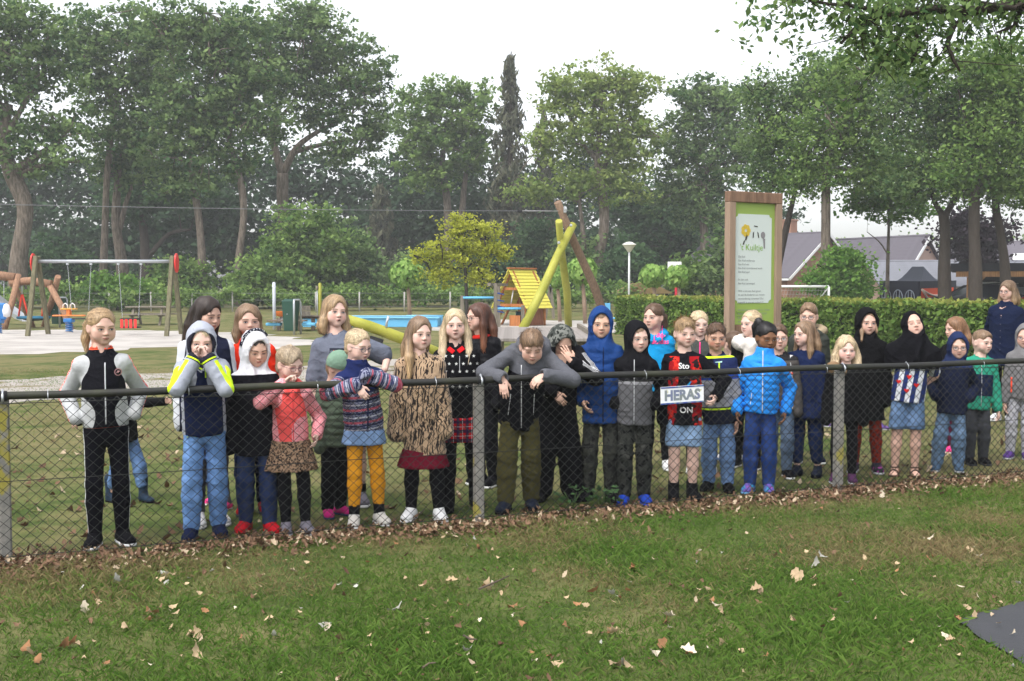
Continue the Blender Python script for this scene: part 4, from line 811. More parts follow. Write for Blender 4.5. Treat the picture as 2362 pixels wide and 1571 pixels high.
tree('young_tree', 'young slim tree with light stem in front of the gabled house', 52, [(2046, 700, .09), (2048, 600, .08), (2050, 500, .06), (2045, 420, .04)], [(2040, 430, 80, 60), (2090, 480, 60, 50), (2000, 470, 60, 45), (2060, 370, 90, 50)], 'bright', 4200, .12, BARK, forks=[[(2049, 590, .04), (2030, 560, .03), (2000, 535, .015)]])
tree('oak_tree', 'dark trunked oak forking beside the party tent', 45, [(2182, 705, .26), (2178, 620, .24), (2180, 540, .2), (2176, 490, .19)], [(2150, 330, 120, 90), (2230, 250, 110, 90), (2110, 420, 90, 50), (2200, 420, 100, 45), (2120, 220, 90, 80)], 'oak', 11000, .095, BARKD, forks=[[(2178, 500, .14), (2158, 470, .1), (2140, 420, .06)], [(2178, 500, .14), (2205, 450, .11), (2215, 380, .06)]], limbs=20)
tree('oak_tree', 'oak with ivy free grey trunk in front of the parked car', 43, [(2250, 705, .25), (2250, 620, .24), (2247, 540, .21), (2248, 460, .18), (2255, 370, .1)], [(2300, 300, 110, 100), (2250, 400, 100, 60), (2340, 180, 90, 90), (2260, 160, 100, 80), (2330, 420, 80, 50)], 'mid', 10500, .095, BARKD, limbs=18)
tree('oak_tree', 'oak with slanting trunk above the carport roof', 44, [(2322, 705, .2), (2318, 620, .19), (2308, 540, .16), (2296, 470, .13), (2300, 390, .07)], [(2360, 330, 90, 90), (2310, 440, 70, 40), (2400, 220, 90, 100), (2380, 450, 60, 50)], 'oak', 6000, .095, BARKD)
tree('beech_tree', 'purple leaved beech behind the oak trunks', 60, [(2240, 700, .14), (2242, 600, .1), (2240, 540, .06)], [(2230, 560, 70, 45), (2270, 600, 50, 30), (2215, 520, 50, 35), (2290, 540, 50, 40)], 'purple', 3200, .15, BARKD)
tree('tall_bush', 'dense dark green bush tree in front of the red brick house', 46, [(1958, 700, .08), (1960, 650, .06), (1962, 600, .03)], [(1945, 645, 52, 45), (1920, 665, 42, 28), (1975, 665, 26, 30), (1945, 600, 36, 28), (1890, 640, 28, 28)], 'bright', 4800, .11, BARKD)
# spruce: whorls of drooping branches
def spruce(label, D, px, top, base, wpx, n, sparse):
    b = P(px, base, D); t = P(px + 3, top, D); b.z = float(gz(D)); root = empty('spruce_tree', b); tag(root, label, 'tree', 'trees at the edge of the playground'); tm = MB(); H_ = t.z - b.z; tm.tube([(0, 0, 0), (0, 0, H_ * .5), (t.x - b.x, 0, H_)], [.32, .2, .03], 8); pos = []
    for k in range(n):
        f = rg.uniform(.12, .985); z = H_ * f; L = (1 - f) ** .8 * wpx * D / F * rg.uniform(.5, 1.15) + .12; a = rg.uniform(0, 6.28); dr = .28 + .3 * (1 - f); e = Vector((math.cos(a) * L, math.sin(a) * L, z - L * dr)); tm.tube([(0, 0, z), Vector((math.cos(a) * L * .5, math.sin(a) * L * .5, z - L * dr * .25)), e], [.04, .03, .01], 4); m = int(4 + L * sparse); u = rg.uniform(.15, 1, m) ** .7; pos.append(np.stack([math.cos(a) * L * u + rg.normal(0, .12, m), math.sin(a) * L * u + rg.normal(0, .12, m), z - L * dr * u ** 1.4 - rg.uniform(0, .5, m) * (1 - f * .6)], 1))
    tm.build('trunk', BARKD, root); pos = np.concatenate(pos); V, Q = leafcloud(pos, .13, 3.2, .9, 0); newobj('crown', npmesh('crown', V, Q, False, {'rnd': np.repeat(rg.uniform(0, 1, len(pos)), 4)}), root, LF['spruce'])
spruce('tall thin brownish spruce with sparse pointed top', 84, 1176, 118, 690, 85, 260, 15); spruce('shorter dark spruce with drooping branches beside the thin spruce', 86, 1250, 235, 690, 55, 150, 14); spruce('dark spruce in the wood left of the young yellow tree', 90, 880, 420, 690, 70, 170, 22)
# shrubs in the wood edge, one by one
for px, py, rx, ry, D, kind, lb in ((700, 560, 95, 95, 64, 'mid', 'big rounded green bush under the broad oak'), (620, 640, 80, 60, 62, 'mid', 'leafy bush behind the litter bin'), (800, 600, 80, 90, 68, 'oak', 'tall dark bush left of the clipped ball tree'), (420, 640, 70, 50, 66, 'mid', 'green bush behind the swing frame leg'), (270, 665, 70, 36, 60, 'bright', 'low bright green bush under the swing seat'), (120, 620, 90, 80, 72, 'dark', 'dark shady bush behind the log frame'), (1450, 620, 60, 70, 66, 'dark', 'dark bush behind the street lamp post'), (1600, 640, 70, 50, 62, 'mid', 'flowering bush right of the clipped ball trees'), (980, 640, 90, 55, 66, 'oak', 'bush behind the blue climbing bar'), (1130, 610, 70, 60, 70, 'dark', 'dark bush behind the playhouse roof'), (1230, 560, 60, 90, 76, 'dark', 'dark conifer bush behind the yellow logs'), (1330, 600, 60, 60, 72, 'oak', 'bush behind the leaning brown log'), (1700, 600, 60, 80, 60, 'oak', 'bush left of the information board')):
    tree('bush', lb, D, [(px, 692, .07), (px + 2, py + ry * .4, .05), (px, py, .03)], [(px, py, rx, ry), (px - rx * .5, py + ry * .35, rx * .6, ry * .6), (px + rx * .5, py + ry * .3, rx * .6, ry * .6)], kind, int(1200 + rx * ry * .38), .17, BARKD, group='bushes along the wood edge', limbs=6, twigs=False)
# the wood behind and the low growth at its foot
def mass(name, label, items, kind, leaf, n, clump=.6):
    cp = [crown_points([(x, y, rx, ry)], D, int(n * w), clump) for x, y, rx, ry, D, w in items]; pos = np.concatenate([c[0] for c in cp]); V, Q = leafcloud(pos, leaf); return tag(newobj(name, npmesh(name, V, Q, False, {'rnd': np.repeat(np.concatenate([c[2] for c in cp]), 4)}), None, LF[kind]), label, 'woodland', None, 'stuff')
mass('woodland', 'dark wood filling the gaps behind the front trees', [(x, 560 + 40 * math.sin(x * .011), 130, 130, 96 + 5 * math.sin(x), 1) for x in range(-150, 1760, 95)] + [(x, 430 + 30 * math.sin(x * .017), 110, 70, 100, .5) for x in range(-150, 1500, 110)], 'wood', .32, 3600, .7)
mass('distant_trees', 'hazy distant trees behind the houses', [(x, 590 + 12 * math.sin(x * .02), 90, 45, 150, 1) for x in range(1760, 2460, 90)], 'mid', .4, 900, 1.0)
mass('undergrowth', 'low brambles and ferns along the wood edge', [(x, 680 + 6 * math.sin(x * .03), 46, 22, 61 + 3 * math.sin(x * .7), 1) for x in range(-60, 1460, 42)], 'mid', .13, 620, .25)
# near oak branch at top right, from a tree standing outside the view
def near_branch():
    root = empty('oak_tree', (9.6, 12.5, 0)); tag(root, 'near oak whose leafy low branches hang in over the scene', 'tree'); o = Vector((9.6, 12.5, 0)); tm = MB(); tm.tube([(0, 0, -.05), (0, 0, 3), (-.1, 0, 6.2)], [.42, .34, .24], 12); pos = []
    def br(pts, r, lv=0):
        P_ = [P(*q) for q in pts]; tm.tube([p - o for p in P_], [r * (1 - .8 * i / (len(P_) - 1)) + .004 for i in range(len(P_))], 6)
        for i in range(len(P_) - 1):
            a, b = P_[i], P_[i + 1]; n = max(2, int((b - a).length / .055))
            for k in range(n):
                c = a.lerp(b, k / n); e = c + Vector((rg.normal() * .26, rg.normal() * .22, rg.normal() * .18 - .06)); tm.tube([c - o, e - o], [.006, .003], 4); m = rg.integers(26, 46); pos.append(np.array(e - o) + rg.normal(0, .10, (m, 3)))
    tm.tube([(-.1, 0, 5.0), P(2480, -40, 11.8) - o, P(2362, 5, 11) - o], [.2, .12, .06], 8)
    for pts, r in (([(2362, 5, 11), (2250, 25, 10.8), (2150, 20, 10.6), (2060, 35, 10.5), (1990, 45, 10.4), (1940, 100, 10.3)], .05), ([(2250, 25, 10.8), (2200, 60, 10.7), (2185, 100, 10.6), (2200, 140, 10.5), (2215, 165, 10.5)], .03), ([(2150, 20, 10.6), (2080, 75, 10.6), (2050, 120, 10.5), (2030, 160, 10.4)], .02), ([(2060, 35, 10.5), (1980, 15, 10.3), (1900, 8, 10.1), (1830, -15, 10)], .02), ([(1900, -45, 10), (1840, -25, 10), (1800, -8, 9.9)], .015), ([(2362, 5, 11), (2340, 60, 11), (2300, 75, 10.9)], .03), ([(2110, 60, 10.6), (2120, 110, 10.5), (2100, 150, 10.5)], .02), ([(2000, 45, 10.4), (1960, 80, 10.3), (1925, 95, 10.2)], .015), ([(2400, -20, 11), (2340, 20, 10.8), (2280, 10, 10.7), (2200, -5, 10.6), (2100, -10, 10.5)], .03)): br(pts, r)
    tm.build('branches', BARKD, root); pos = np.concatenate(pos); V, Q = leafcloud(pos, .036, 1.9, .3); newobj('crown', npmesh('crown', V, Q, False, {'rnd': np.repeat(rg.uniform(0, 1, len(pos)), 4)}), root, LF['oak'])
near_branch()
def at0(px, D): v = P(px, 660, D); v.z = float(gz(D)); return v
# clipped ball trees (big leaves), young yellow tree
for px, py, rx, ry, D, base, lb in ((938, 632, 39, 34, 46, 742, 'clipped ball tree with pale trunk beside the blue basin'), (1342, 626, 38, 33, 45, 742, 'clipped ball tree behind the leaning brown log'), (1284, 640, 24, 26, 47, 742, 'smaller clipped ball tree behind the yellow logs'), (1506, 636, 32, 27, 47, 730, 'clipped ball tree over the hedge beside the street lamp'), (1563, 638, 31, 27, 46, 730, 'clipped ball tree over the hedge by the white backboard')):
    c = P(px, py, D); b = at0(px + 8, D); root = empty('ball_tree', b); tag(root, lb, 'tree', 'clipped ball trees'); m = MB(); cl = c - b; m.tube([(0, 0, -.05), cl * .5 + Vector((.02, 0, 0)), cl], [.085, .08, .06], 10); m.build('trunk', plain('ball trunk', (.30, .21, .15)), root); m = MB()
    for k in range(14): d = unit(rg.normal(0, 1, 3)); m.tube([cl - Vector((0, 0, .25)), cl + Vector(d) * (rx * D / F * .8)], [.03, .012], 5)
    m.build('twigs', BARKD, root); n = 620; d = rg.normal(0, 1, (n, 3)); d[:, 2] += .25; d /= np.linalg.norm(d, axis=1, keepdims=True); rr = rg.uniform(.80, 1.03, (n, 1)) * (1 + .05 * np.sin(d[:, :1] * 7 + px)); pos = np.array(cl) + d * rr * A3(rx, rx, ry) * (D / F)
    nr = d + A3(0, 0, .35) + rg.normal(0, .28, (n, 3)); nr /= np.linalg.norm(nr, axis=1, keepdims=True); a = A3(0, 0, -1) + rg.normal(0, .35, (n, 3)); a -= nr * (a * nr).sum(1, keepdims=True); a /= np.linalg.norm(a, axis=1, keepdims=True); w_ = np.cross(nr, a); L = rg.uniform(.17, .28, (n, 1)); V = np.stack([pos - a * L * .45, pos + w_ * L * .38 - a * L * .08 - nr * .015, pos + a * L * .6 - nr * L * .22, pos - w_ * L * .38 - a * L * .08 - nr * .015], 1).reshape(-1, 3)
    newobj('crown', npmesh('crown', V, np.arange(4 * n).reshape(n, 4), False, {'rnd': np.repeat(rg.uniform(0, 1, n), 4)}), root, LF['cat'])
tree('young_tree', 'young yellow green tree with dark stem in the middle of the playground', 43, [(1076, 745, .075), (1076, 690, .07), (1073, 620, .06), (1066, 590, .05), (1055, 540, .03), (1058, 490, .015)], [(1060, 520, 42, 32), (1010, 590, 36, 45), (1120, 560, 42, 45), (1065, 580, 55, 50), (960, 590, 22, 22), (1025, 630, 38, 34), (1105, 632, 40, 36), (1160, 580, 28, 26), (1120, 530, 24, 18)], 'yellow', 5600, .066, material('near black stem', (.03, .025, .02), .7), forks=[[(1073, 620, .04), (1095, 605, .03), (1130, 590, .015)], [(1070, 605, .035), (1055, 595, .02), (1030, 610, .01)]], group='young trees', clump=.16, limbs=18)  # stem in one even near-black brown
# hedge
HA, HB = P(1422, 770, 36), P(2640, 700, 20.5); HA.z = HB.z = 0; hd = (HB - HA); HL = hd.length; hu = hd / HL; hn = Vector((hu.y, -hu.x, 0)); hn = hn if hn.y < 0 else -hn; HH, HW = 1.16, 1.0
hr = empty('hedge', HA); tag(hr, 'long clipped beech hedge behind the children', 'hedge'); m = MB(); m.add([(HA + hu * a - hn * w - HA) + Vector((0, 0, z)) for a, w, z in ((.08, .08, 0), (HL, .08, 0), (HL, HW - .08, 0), (.08, HW - .08, 0), (.08, .08, HH - .08), (HL, .08, HH - .08), (HL, HW - .08, HH - .08), (.08, HW - .08, HH - .08))], [(0, 1, 5, 4), (1, 2, 6, 5), (2, 3, 7, 6), (3, 0, 4, 7), (4, 5, 6, 7)]); m.build('dark_core', material('hedge inside', (.02, .028, .012)), hr)  # solid dark box fills the hedge behind its leaf shell
def hedge_part(name, n, fn, mat):
    a, w, z = fn(n); a = a + rg.normal(0, .02, len(a)); bump = .05 * np.sin(a * 3.1) + .04 * np.sin(a * 7.3 + z * 5) ; w = w + rg.normal(0, .05, len(a)) + bump * .6; z = z + rg.normal(0, .035, len(a)) + .025 * np.sin(a * 2.3); pos = np.outer(a, np.array(hu)) - np.outer(w, np.array(hn)); pos[:, 2] = z; V, Q = leafcloud(pos, .075, 1.4, .3); newobj(name, npmesh(name, V, Q, False, {'rnd': np.repeat(rg.uniform(0, 1, len(pos)), 4)}), hr, mat)
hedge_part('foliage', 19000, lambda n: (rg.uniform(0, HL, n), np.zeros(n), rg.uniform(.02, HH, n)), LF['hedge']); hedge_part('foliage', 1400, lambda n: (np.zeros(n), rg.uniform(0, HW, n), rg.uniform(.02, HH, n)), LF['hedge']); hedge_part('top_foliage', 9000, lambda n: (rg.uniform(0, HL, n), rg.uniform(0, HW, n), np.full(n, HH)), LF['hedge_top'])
# ------------------------------------------------------------------ houses, tent, carport
BRICK = material('brick wall', lambda q: (lambda t: t)(q.mul(q.mix((.30, .155, .11), (.36, .21, .15), q.noise(3, 3)), q.noise(40, 2) * .5 + .75)), .9, (lambda q: (q.z * 14).fract().gt(.12) * 1.0, .3, .01))
PLASTER = plain('pink plaster', (.46, .32, .26), .12); FASCIA = plain('white painted board', (.75, .75, .75), .05, bump=0); TILE = plain('grey violet tiles', (.115, .105, .125), .25, 2); TILE2 = plain('grey blue tiles', (.17, .175, .20), .2, 2); GLASS = material('window glass', (.04, .05, .06), .08, None, .6)
def house(label, c, rz, w, d, eave, ridge, wall, tile, courses=11, chim=None, over=.35, wins=(), skylight=False, fascia=True):
    """gable faces local -Y ; ridge runs along Y"""
    r = empty('house', c, rz); tag(r, label, 'house', 'houses beyond the hedge'); m = MB(); m.prism([(-w / 2, -d / 2, 0), (w / 2, -d / 2, 0), (w / 2, -d / 2, eave), (0, -d / 2, ridge), (-w / 2, -d / 2, eave)], (0, 0, 0), (0, d, 0)); m.build('wall', wall, r)
    sl = math.atan2(ridge - eave, w / 2); L = math.hypot(w / 2, ridge - eave) + over; rf = None
    for sg in (-1, 1):
        m = MB(); M = Matrix.Rotation(sg * sl, 3, 'Y'); ctr = Vector((sg * (w / 4 + over * .5 * math.cos(sl)), 0, (ridge + eave) / 2 - over * .5 * math.sin(sl) + .07)); m.box(ctr, (L, d + 2 * over, .06), M); p = m.build('roof', tile, r); rf = rf or p
        n = courses; me = MB(); me.box((0, 0, 0), (L / n * 1.02, d + 2 * over + .02, .045), M @ Matrix.Rotation(sg * .10, 3, 'Y')); cm = me.mesh('tile_course', tile)
        for k in range(n): t = (k + .5) / n - .5; o = newobj('tile_course', cm, p); o.location = ctr + M @ Vector((t * L, 0, .045))
        if fascia:
            for y in (-d / 2 - over - .03, d / 2 + over + .03): m = MB(); m.box(ctr + Vector((0, y, -.06)), (L, .05, .16), M); m.build('fascia', FASCIA, r)
            m = MB(); e = Vector((sg * (w / 2 + over * math.cos(sl)), 0, eave - over * math.sin(sl))); m.beam(e + Vector((sg * .03, -d / 2 - over, 0)), e + Vector((sg * .03, d / 2 + over, 0)), .1, .12); m.build('gutter', FASCIA, r)
    m = MB(); m.tube([(0, -d / 2 - over, ridge + .12), (0, d / 2 + over, ridge + .12)], .10, 8); m.build('ridge_tile', tile, r)
    if chim: m = MB(); m.box((chim[0], chim[1], ridge + .1), (.7, .7, 1.9), None, .02); m.box((chim[0], chim[1], ridge + 1.1), (.8, .8, .12)); m.build('chimney', BRICK, r)
    for (fx, fz, ww, hh) in wins:
        f = MB(); f.box((fx, -d / 2 - .03, fz), (ww, .08, hh)); fo = f.build('window', FASCIA, r); g = MB(); g.box((fx, -d / 2 - .075, fz), (ww - .16, .02, hh - .16)); g.build('pane', GLASS, fo)
    if skylight: m = MB(); M = Matrix.Rotation(-sl, 3, 'Y'); m.box(Vector((-w / 4, 0, (ridge + eave) / 2 + .2)), (.9, .7, .06), M); m.build('skylight', FASCIA, r)
    return r
def at(px, D, z=None): v = P(px, 660, D); v.z = float(gz(D)) if z is None else z; return v
house('brick house with violet grey roof and chimney seen beside the information board', at(1765, 74), R(40), 7.5, 9, 1.7, 4.3, BRICK, TILE, 13, (1.2, -1.0), wins=((1.5, 1.3, 1.4, 1.2),))
house('gabled house with pink plaster gable and white trim behind the party tent', at(2021, 72), R(30), 4.6, 7.5, 1.3, 4.05, PLASTER, TILE, 14)
house('long low house with light grey tiled roof behind the tree trunks', at(2245, 66), R(88), 6, 12, 1.2, 2.5, PLASTER, TILE2, 10, fascia=False)
house('small house with white trimmed gable between the trunks', at(2205, 82), R(15), 4, 6, 1.8, 3.7, PLASTER, TILE, 10)
house('house with roof window at the edge of the view', at(2350, 72), R(65), 7, 8, 1.6, 3.8, PLASTER, TILE, 12, skylight=True)
def tent():
    NV = plain('navy tent cloth', (.010, .012, .030), .2, 3, .7); GR = plain('grey tent roof', (.055, .062, .085), .15, 3, .7); C = at(2120, 50); a = at(2030, 53.0) - C; b = at(2204, 53.5) - C; H1 = P(2120, 655, 50).z; H2 = P(2105, 621, 51.5).z; r = empty('party_tent', C); tag(r, 'dark navy party tent with arched windows and orange banner', 'tent'); up = Vector((0, 0, 1))
    for nm, v in (('wall', a), ('wall', b)): m = MB(); n = Vector((-v.y, v.x, 0)).normalized() * .02; m.prism([Vector((0, 0, 0)), v, v + up * H1, up * H1], n, -n); m.build(nm, NV, r)
    for nm, o, v in (('wall', a, b), ('wall', b, a)): m = MB(); n = Vector((-v.y, v.x, 0)).normalized() * .02; m.prism([o, o + v * .98, o + v * .98 + up * H1, o + up * H1], n, -n); m.build(nm, NV, r)
    m = MB(); k = [up * H1, a + up * H1, a + b + up * H1, b + up * H1]; p1 = (a * .36 + b * .5) + up * H2; p2 = (a * .66 + b * .5) + up * H2; q = lambda s, e, t: s.lerp(e, t) - up * (.35 * math.sin(math.pi * t))
    def sag(s0, s1, e0, e1, n=6):
        vs = []
        for i in range(n + 1): t = i / n; vs += [q(s0, e0, t), q(s1, e1, t)]
        m.add(vs, [(2 * i, 2 * i + 1, 2 * i + 3, 2 * i + 2) for i in range(n)], True)
    sag(k[1], k[0], p2, p1); sag(k[3], k[2], p1, p2); sag(k[0], k[3], p1, p1); sag(k[2], k[1], p2, p2); m.build('roof', GR, r)
    m = MB()
    for s, e in ((k[0], k[1]), (k[0], k[3])): d = (e - s); n = Vector((-d.y, d.x, 0)).normalized() * .03; m.prism([s - up * .28, e - up * .28, e + up * .02, s + up * .02], n * 1.2, -n * 1.2)
    m.build('valance', NV, r); WP = plain('pale window bars', (.36, .40, .48), .1); L = a.length; u = a / L; no = Vector((u.y, -u.x, 0)); no = no if no.y < 0 else -no
    for i in range(3):
        m = MB(); c0 = u * L * (.20 + .30 * i); w, h, z0 = .36, .62, .55; pts = [c0 + no * .05 + u * x + up * z for x, z in [(-w, z0 - .55), (-w, z0 + h * .55)] + [(-w * math.cos(t), z0 + h * .55 + w * math.sin(t)) for t in np.linspace(.2, 2.94, 9)] + [(w, z0 + h * .55), (w, z0 - .55)]]; m.tube(pts, .022, 5)
        for x in (-w / 3, w / 3): m.tube([c0 + no * .05 + u * x + up * (z0 - .5), c0 + no * .05 + u * x + up * (z0 + h * .55 + w * .9)], .016, 5)
        for z in (.4, .85): m.tube([c0 + no * .05 - u * w + up * z, c0 + no * .05 + u * w + up * z], .016, 5)
        m.build('arched_window', WP, r)
    L = b.length; u = b / L; no = Vector((u.y, -u.x, 0)); no = no if no.y < 0 else -no; bn = empty('banner', C + no * .06); tag(bn, 'orange and white banner hung on the party tent', 'banner'); m = MB(); m.prism([u * .12 + up * .12, u * (L * .9) + up * .12, u * (L * .9) + up * (H1 - .3), u * .12 + up * (H1 - .3)], no * 0, no * .015)
    m.build('cloth', material('banner print', lambda q: q.mix(q.mix((.75, .70, .66), (.75, .33, .20), q.noise(2.4, 3).cl(.35, .6)), (.85, .10, .03), (q.z * 1.2 - 1.05 + q.x.abs() * .12).gt(0)), .8), bn); bb = Vector((0, 0, 0)); m = MB()
    for i in range(2): m.tube([u * (.12 + (L * .78) * t) + no * .03 + up * (H1 - .35 - (.30 + .4 * i) * math.sin(math.pi * t)) for t in np.linspace(0, 1, 12)], .05, 6)
    m.build('swag', plain('banner white', (.75, .60, .52)), bn)
tent()
def carport():
    DK = plain('black stained timber', (.012, .013, .018)); OR = wood('orange timber', (.33, .17, .07)); r = empty('carport', at(2235, 46), R(-22)); tag(r, 'open carport with flat dark roof on timber posts', 'carport'); o = at(2235, 46); z = P(2235, 625, 46).z; m = MB(); m.box(Vector((2.6, 2.2, z + .1)), (6.6, 5, .32)); m.build('roof', DK, r); m = MB(); m.box((2.6, -.2, z - .18), (6.2, .12, .22)); m.build('beam', OR, r)
    for x in (0, 2.6, 5.2):
        m = MB(); m.box((x, 0, z / 2 - .15), (.18, .18, z - .3)); m.build('post', OR if x == 0 else DK, r); m = MB(); m.beam((x, 0, z - .95), (x + .6, 0, z - .25), .1, .1); m.build('brace', OR if x == 0 else DK, r)
    m = MB(); m.box((3.2, 4.6, z / 2 - .1), (5.6, .1, z - .2)); m.build('back_wall', DK, r)
carport()
def car(label, c, rz):
    PA = material('dark car paint', (.012, .016, .03), .18, None, .6); r = empty('parked_car', c, rz); tag(r, label, 'car'); m = MB(); prof = [(-2.15, .45), (-2.2, .85), (-2.05, 1.0), (-1.75, 1.46), (-.9, 1.55), (.2, 1.50), (.95, 1.05), (1.95, .92), (2.15, .7), (2.15, .42)]
    for i, sg in enumerate((-1, 1)): pass
    n = len(prof); vs = []
    for y, k in ((-.86, .94), (-.80, 1), (.80, 1), (.86, .94)): vs += [(x * (1 if abs(y) < .83 else .985), y * (1 if z < 1.02 else .82), .45 + (z - .45) * (1 if abs(y) < .83 else .97)) for x, z in prof]
    m.add(vs, [[a * n + i, a * n + (i + 1) % n, a * n + n + (i + 1) % n, a * n + n + i] for a in range(3) for i in range(n)] + [list(range(n - 1, -1, -1)), list(range(3 * n, 4 * n))], True); m.build('body', PA, r)
    for y in (-1, 1): m = MB(); m.prism([(-1.6, y * .735, 1.08), (.72, y * .735, 1.08), (.15, y * .685, 1.43), (-1.5, y * .685, 1.42)], (0, y * .012, 0), (0, y * .03, 0)); m.build('side_window', GLASS, r)
    m = MB(); m.prism([(-2.02, -.62, 1.08), (-2.02, .62, 1.08), (-1.80, .56, 1.42), (-1.80, -.56, 1.42)], (-.03, 0, .0), (-.045, 0, .0)); m.build('rear_window', material('car glass pale', (.25, .30, .34), .08, None, .6), r); m = MB(); m.prism([(.93, -.62, 1.10), (.93, .62, 1.10), (.28, .56, 1.47), (.28, -.56, 1.47)], (.02, 0, .02), (.035, 0, .03)); m.build('windscreen', GLASS, r)
    for y in (-.62, .62): m = MB(); m.tube([(-1.6, y, 1.56), (-1.0, y, 1.62), (0, y, 1.57)], .02, 6); m.build('roof_rail', plain('rail silver', (.6, .6, .62), bump=0, rough=.3), r)
    for x in (-1.35, 1.35):
        for y in (-.84, .84):
            m = MB(); m.tube([(x, y - .1, .33), (x, y + .1, .33)], .33, 18); w = m.build('wheel', plain('tyre', (.02, .02, .02)), r); m = MB(); m.tube([(x, y - .11, .33), (x, y + .11, .33)], .2, 14); m.build('rim', plain('rail silver', (.6, .6, .62)), w)
    for y in (-.7, .7): m = MB(); m.box((-2.17, y, .88), (.06, .22, .2), None, .01); m.build('tail_light', plain('red lens', (.4, .01, .01), bump=0), r)
car('dark blue car with silver roof rails parked behind the hedge', at(2250, 49.5), R(140))
# ------------------------------------------------------------------ playground things
LOGY = material('yellow painted log', lambda q: q.mul(q.mix((.37, .36, .055), (.29, .295, .035), q.noise(2, 4).cl(.3, .7)), q.noise(18, 4) * .4 + .8), .55, (lambda q: q.noise(25, 3), .3, .02)); LOGB = wood('brown log', (.24, .155, .10)); LOGR = wood('reddish log', (.34, .19, .115)); GALV = plain('galvanised steel', (.48, .50, .53), .12, 8, .4, .1, metal=.6); WOODG = wood('weathered timber', (.22, .19, .15)); RUB = plain('black rubber', (.02, .02, .022)); ORNG = plain('orange plastic', (.75, .20, .04), .08, bump=0, rough=.4); BLUEP = plain('blue plastic', (.03, .16, .42), .08, bump=0, rough=.4); LBLUE = plain('light blue paint', (.13, .42, .68), .12); REDP = plain('red plastic', (.65, .035, .03), .08, bump=0, rough=.4)
def chain(mb, a, b, r=.012): mb.tube([a, a.lerp(b, .5), b], r, 5)
def swing():
    X0, X1, Y, Z = PX(65, 34.6), PX(385, 34.6), 35.3, P(200, 603, 35.3).z; o = Vector((X0, Y, 0)); r = empty('swing_set', o); tag(r, 'two seat swing set with square timber legs and steel crossbar', 'swing'); W_ = X1 - X0; Z0 = Z
    GREENT = wood('greenish timber', (.17, .155, .09))
    for x, sg in ((0, -1), (W_, 1)):
        for y in (-.8, .8): m = MB(); m.beam((x, y, -.1), (x, 0.06 * (1 if y > 0 else -1), Z0 + .16), .13, .13, (1, 0, 0), .012); m.build('leg', GREENT, r)
        m = MB(); pts = [(x + sg * .09, .2 * math.cos(t), Z0 - .05 + .30 * math.sin(t)) for t in np.linspace(0, 6.28, 20, endpoint=False)]; m.prism(pts, (0, 0, 0), (sg * .04, 0, 0)); m.build('end_cap', REDP, r)
    m = MB(); m.tube([(0, 0, Z0), (W_, 0, Z0)], .055, 12); m.build('crossbar', GALV, r)
    def seat(p0, p1, zs, baby):
        s = empty('swing_seat', (0, 0, 0)); s.parent = r; xa, xb = PX(p0, Y) - X0, PX(p1, Y) - X0
        for x, dx in ((xa, .10), (xb, -.10)):
            m = MB(); m.box((x, 0, Z0 - .08), (.07, .07, .06)); m.build('bracket', GALV, s); m = MB(); n = 34; me = None; a = Vector((x, 0, Z0 - .1)); b = Vector((x + dx, 0, zs + .25)); m.tube([a.lerp(b, i / 40) + Vector(((.008 if i % 2 else -.008), 0, 0)) for i in range(41)], .0085, 5); m.build('chain', GALV, s)
        if baby:
            m = MB()
            for dz in (.22, -.04): m.tube([Vector(((xa + xb) / 2 + cx * .26, cy * .18, zs + dz)) for cx, cy in ((-1, -1), (1, -1), (1, 1), (-1, 1), (-1, -1))], .025, 6)
            m.build('seat_frame', RUB, s)
            for i in range(4): m = MB(); m.box(((xa + xb) / 2 - .21 + .14 * i, -.19, zs + .08), (.085, .03, .28)); m.build('seat_flap', REDP, s)
        else: m = MB(); m.box(((xa + xb) / 2, 0, zs), (.46, .2, .04), None, .015); m.build('seat_board', RUB, s)
    seat(158, 212, .52, False); seat(275, 327, P(300, 752, Y).z, True)
swing()
def log_swing():
    D = 41; r = empty('log_swing', at(60, D)); tag(r, 'reddish log frame with basket swing and crossed legs', 'swing'); o = at(60, D); q = lambda x, y, d=D: P(x, y, d) - o; g = lambda x, d: at(x, d) - o
    for a, b, rr in (((-70, 638), (36, 641), .17), ((24, 652), (118, 656), .15)): m = MB(); pa, pb = q(*a), q(*b); m.tube([pa, pa.lerp(pb, .5) + Vector((0, 0, .10)), pb], [rr, rr * .95, rr], 10); m.build('top_log', LOGR, r)
    for top, bx, d in (((43, 634), 5, 40), ((28, 650), 75, 42), ((134, 638), 98, 42.5), ((112, 655), 165, 40.3)): m = MB(); a = g(bx, d); b = q(top[0], top[1]); m.tube([a - Vector((0, 0, .1)), a.lerp(b, .5) + Vector((.04, 0, 0)), b], [.12, .115, .105], 10); m.build('leg', LOGR, r)
    zb = P(75, 733, D).z; c = at(76, D) - o + Vector((0, 0, zb)); m = MB(); m.tube([c + Vector((.55 * math.cos(t), .45 * math.sin(t), 0)) for t in np.linspace(0, 6.28, 25)], .05, 8); m.build('basket_rim', plain('teal hose', (.02, .13, .22)), r); m = MB(); m.lathe(c, [(.5, -.01), (.3, -.1), (0, -.13)], 18); m.build('basket_net', RUB, r)
    for px, dx in ((50, -.5), (52, -.15), (101, .35), (103, .5)): m = MB(); m.tube([q(px, 680), c + Vector((dx, -.1, .03))], .035, 6); m.build('rope_cover', plain('red hose', (.75, .06, .03), bump=0), r); m = MB(); chain(m, q(px, 655), q(px, 680)); m.build('chain', GALV, r)
    m = MB(); chain(m, q(9, 642), q(9, 722)); m.build('chain', GALV, r)
log_swing()
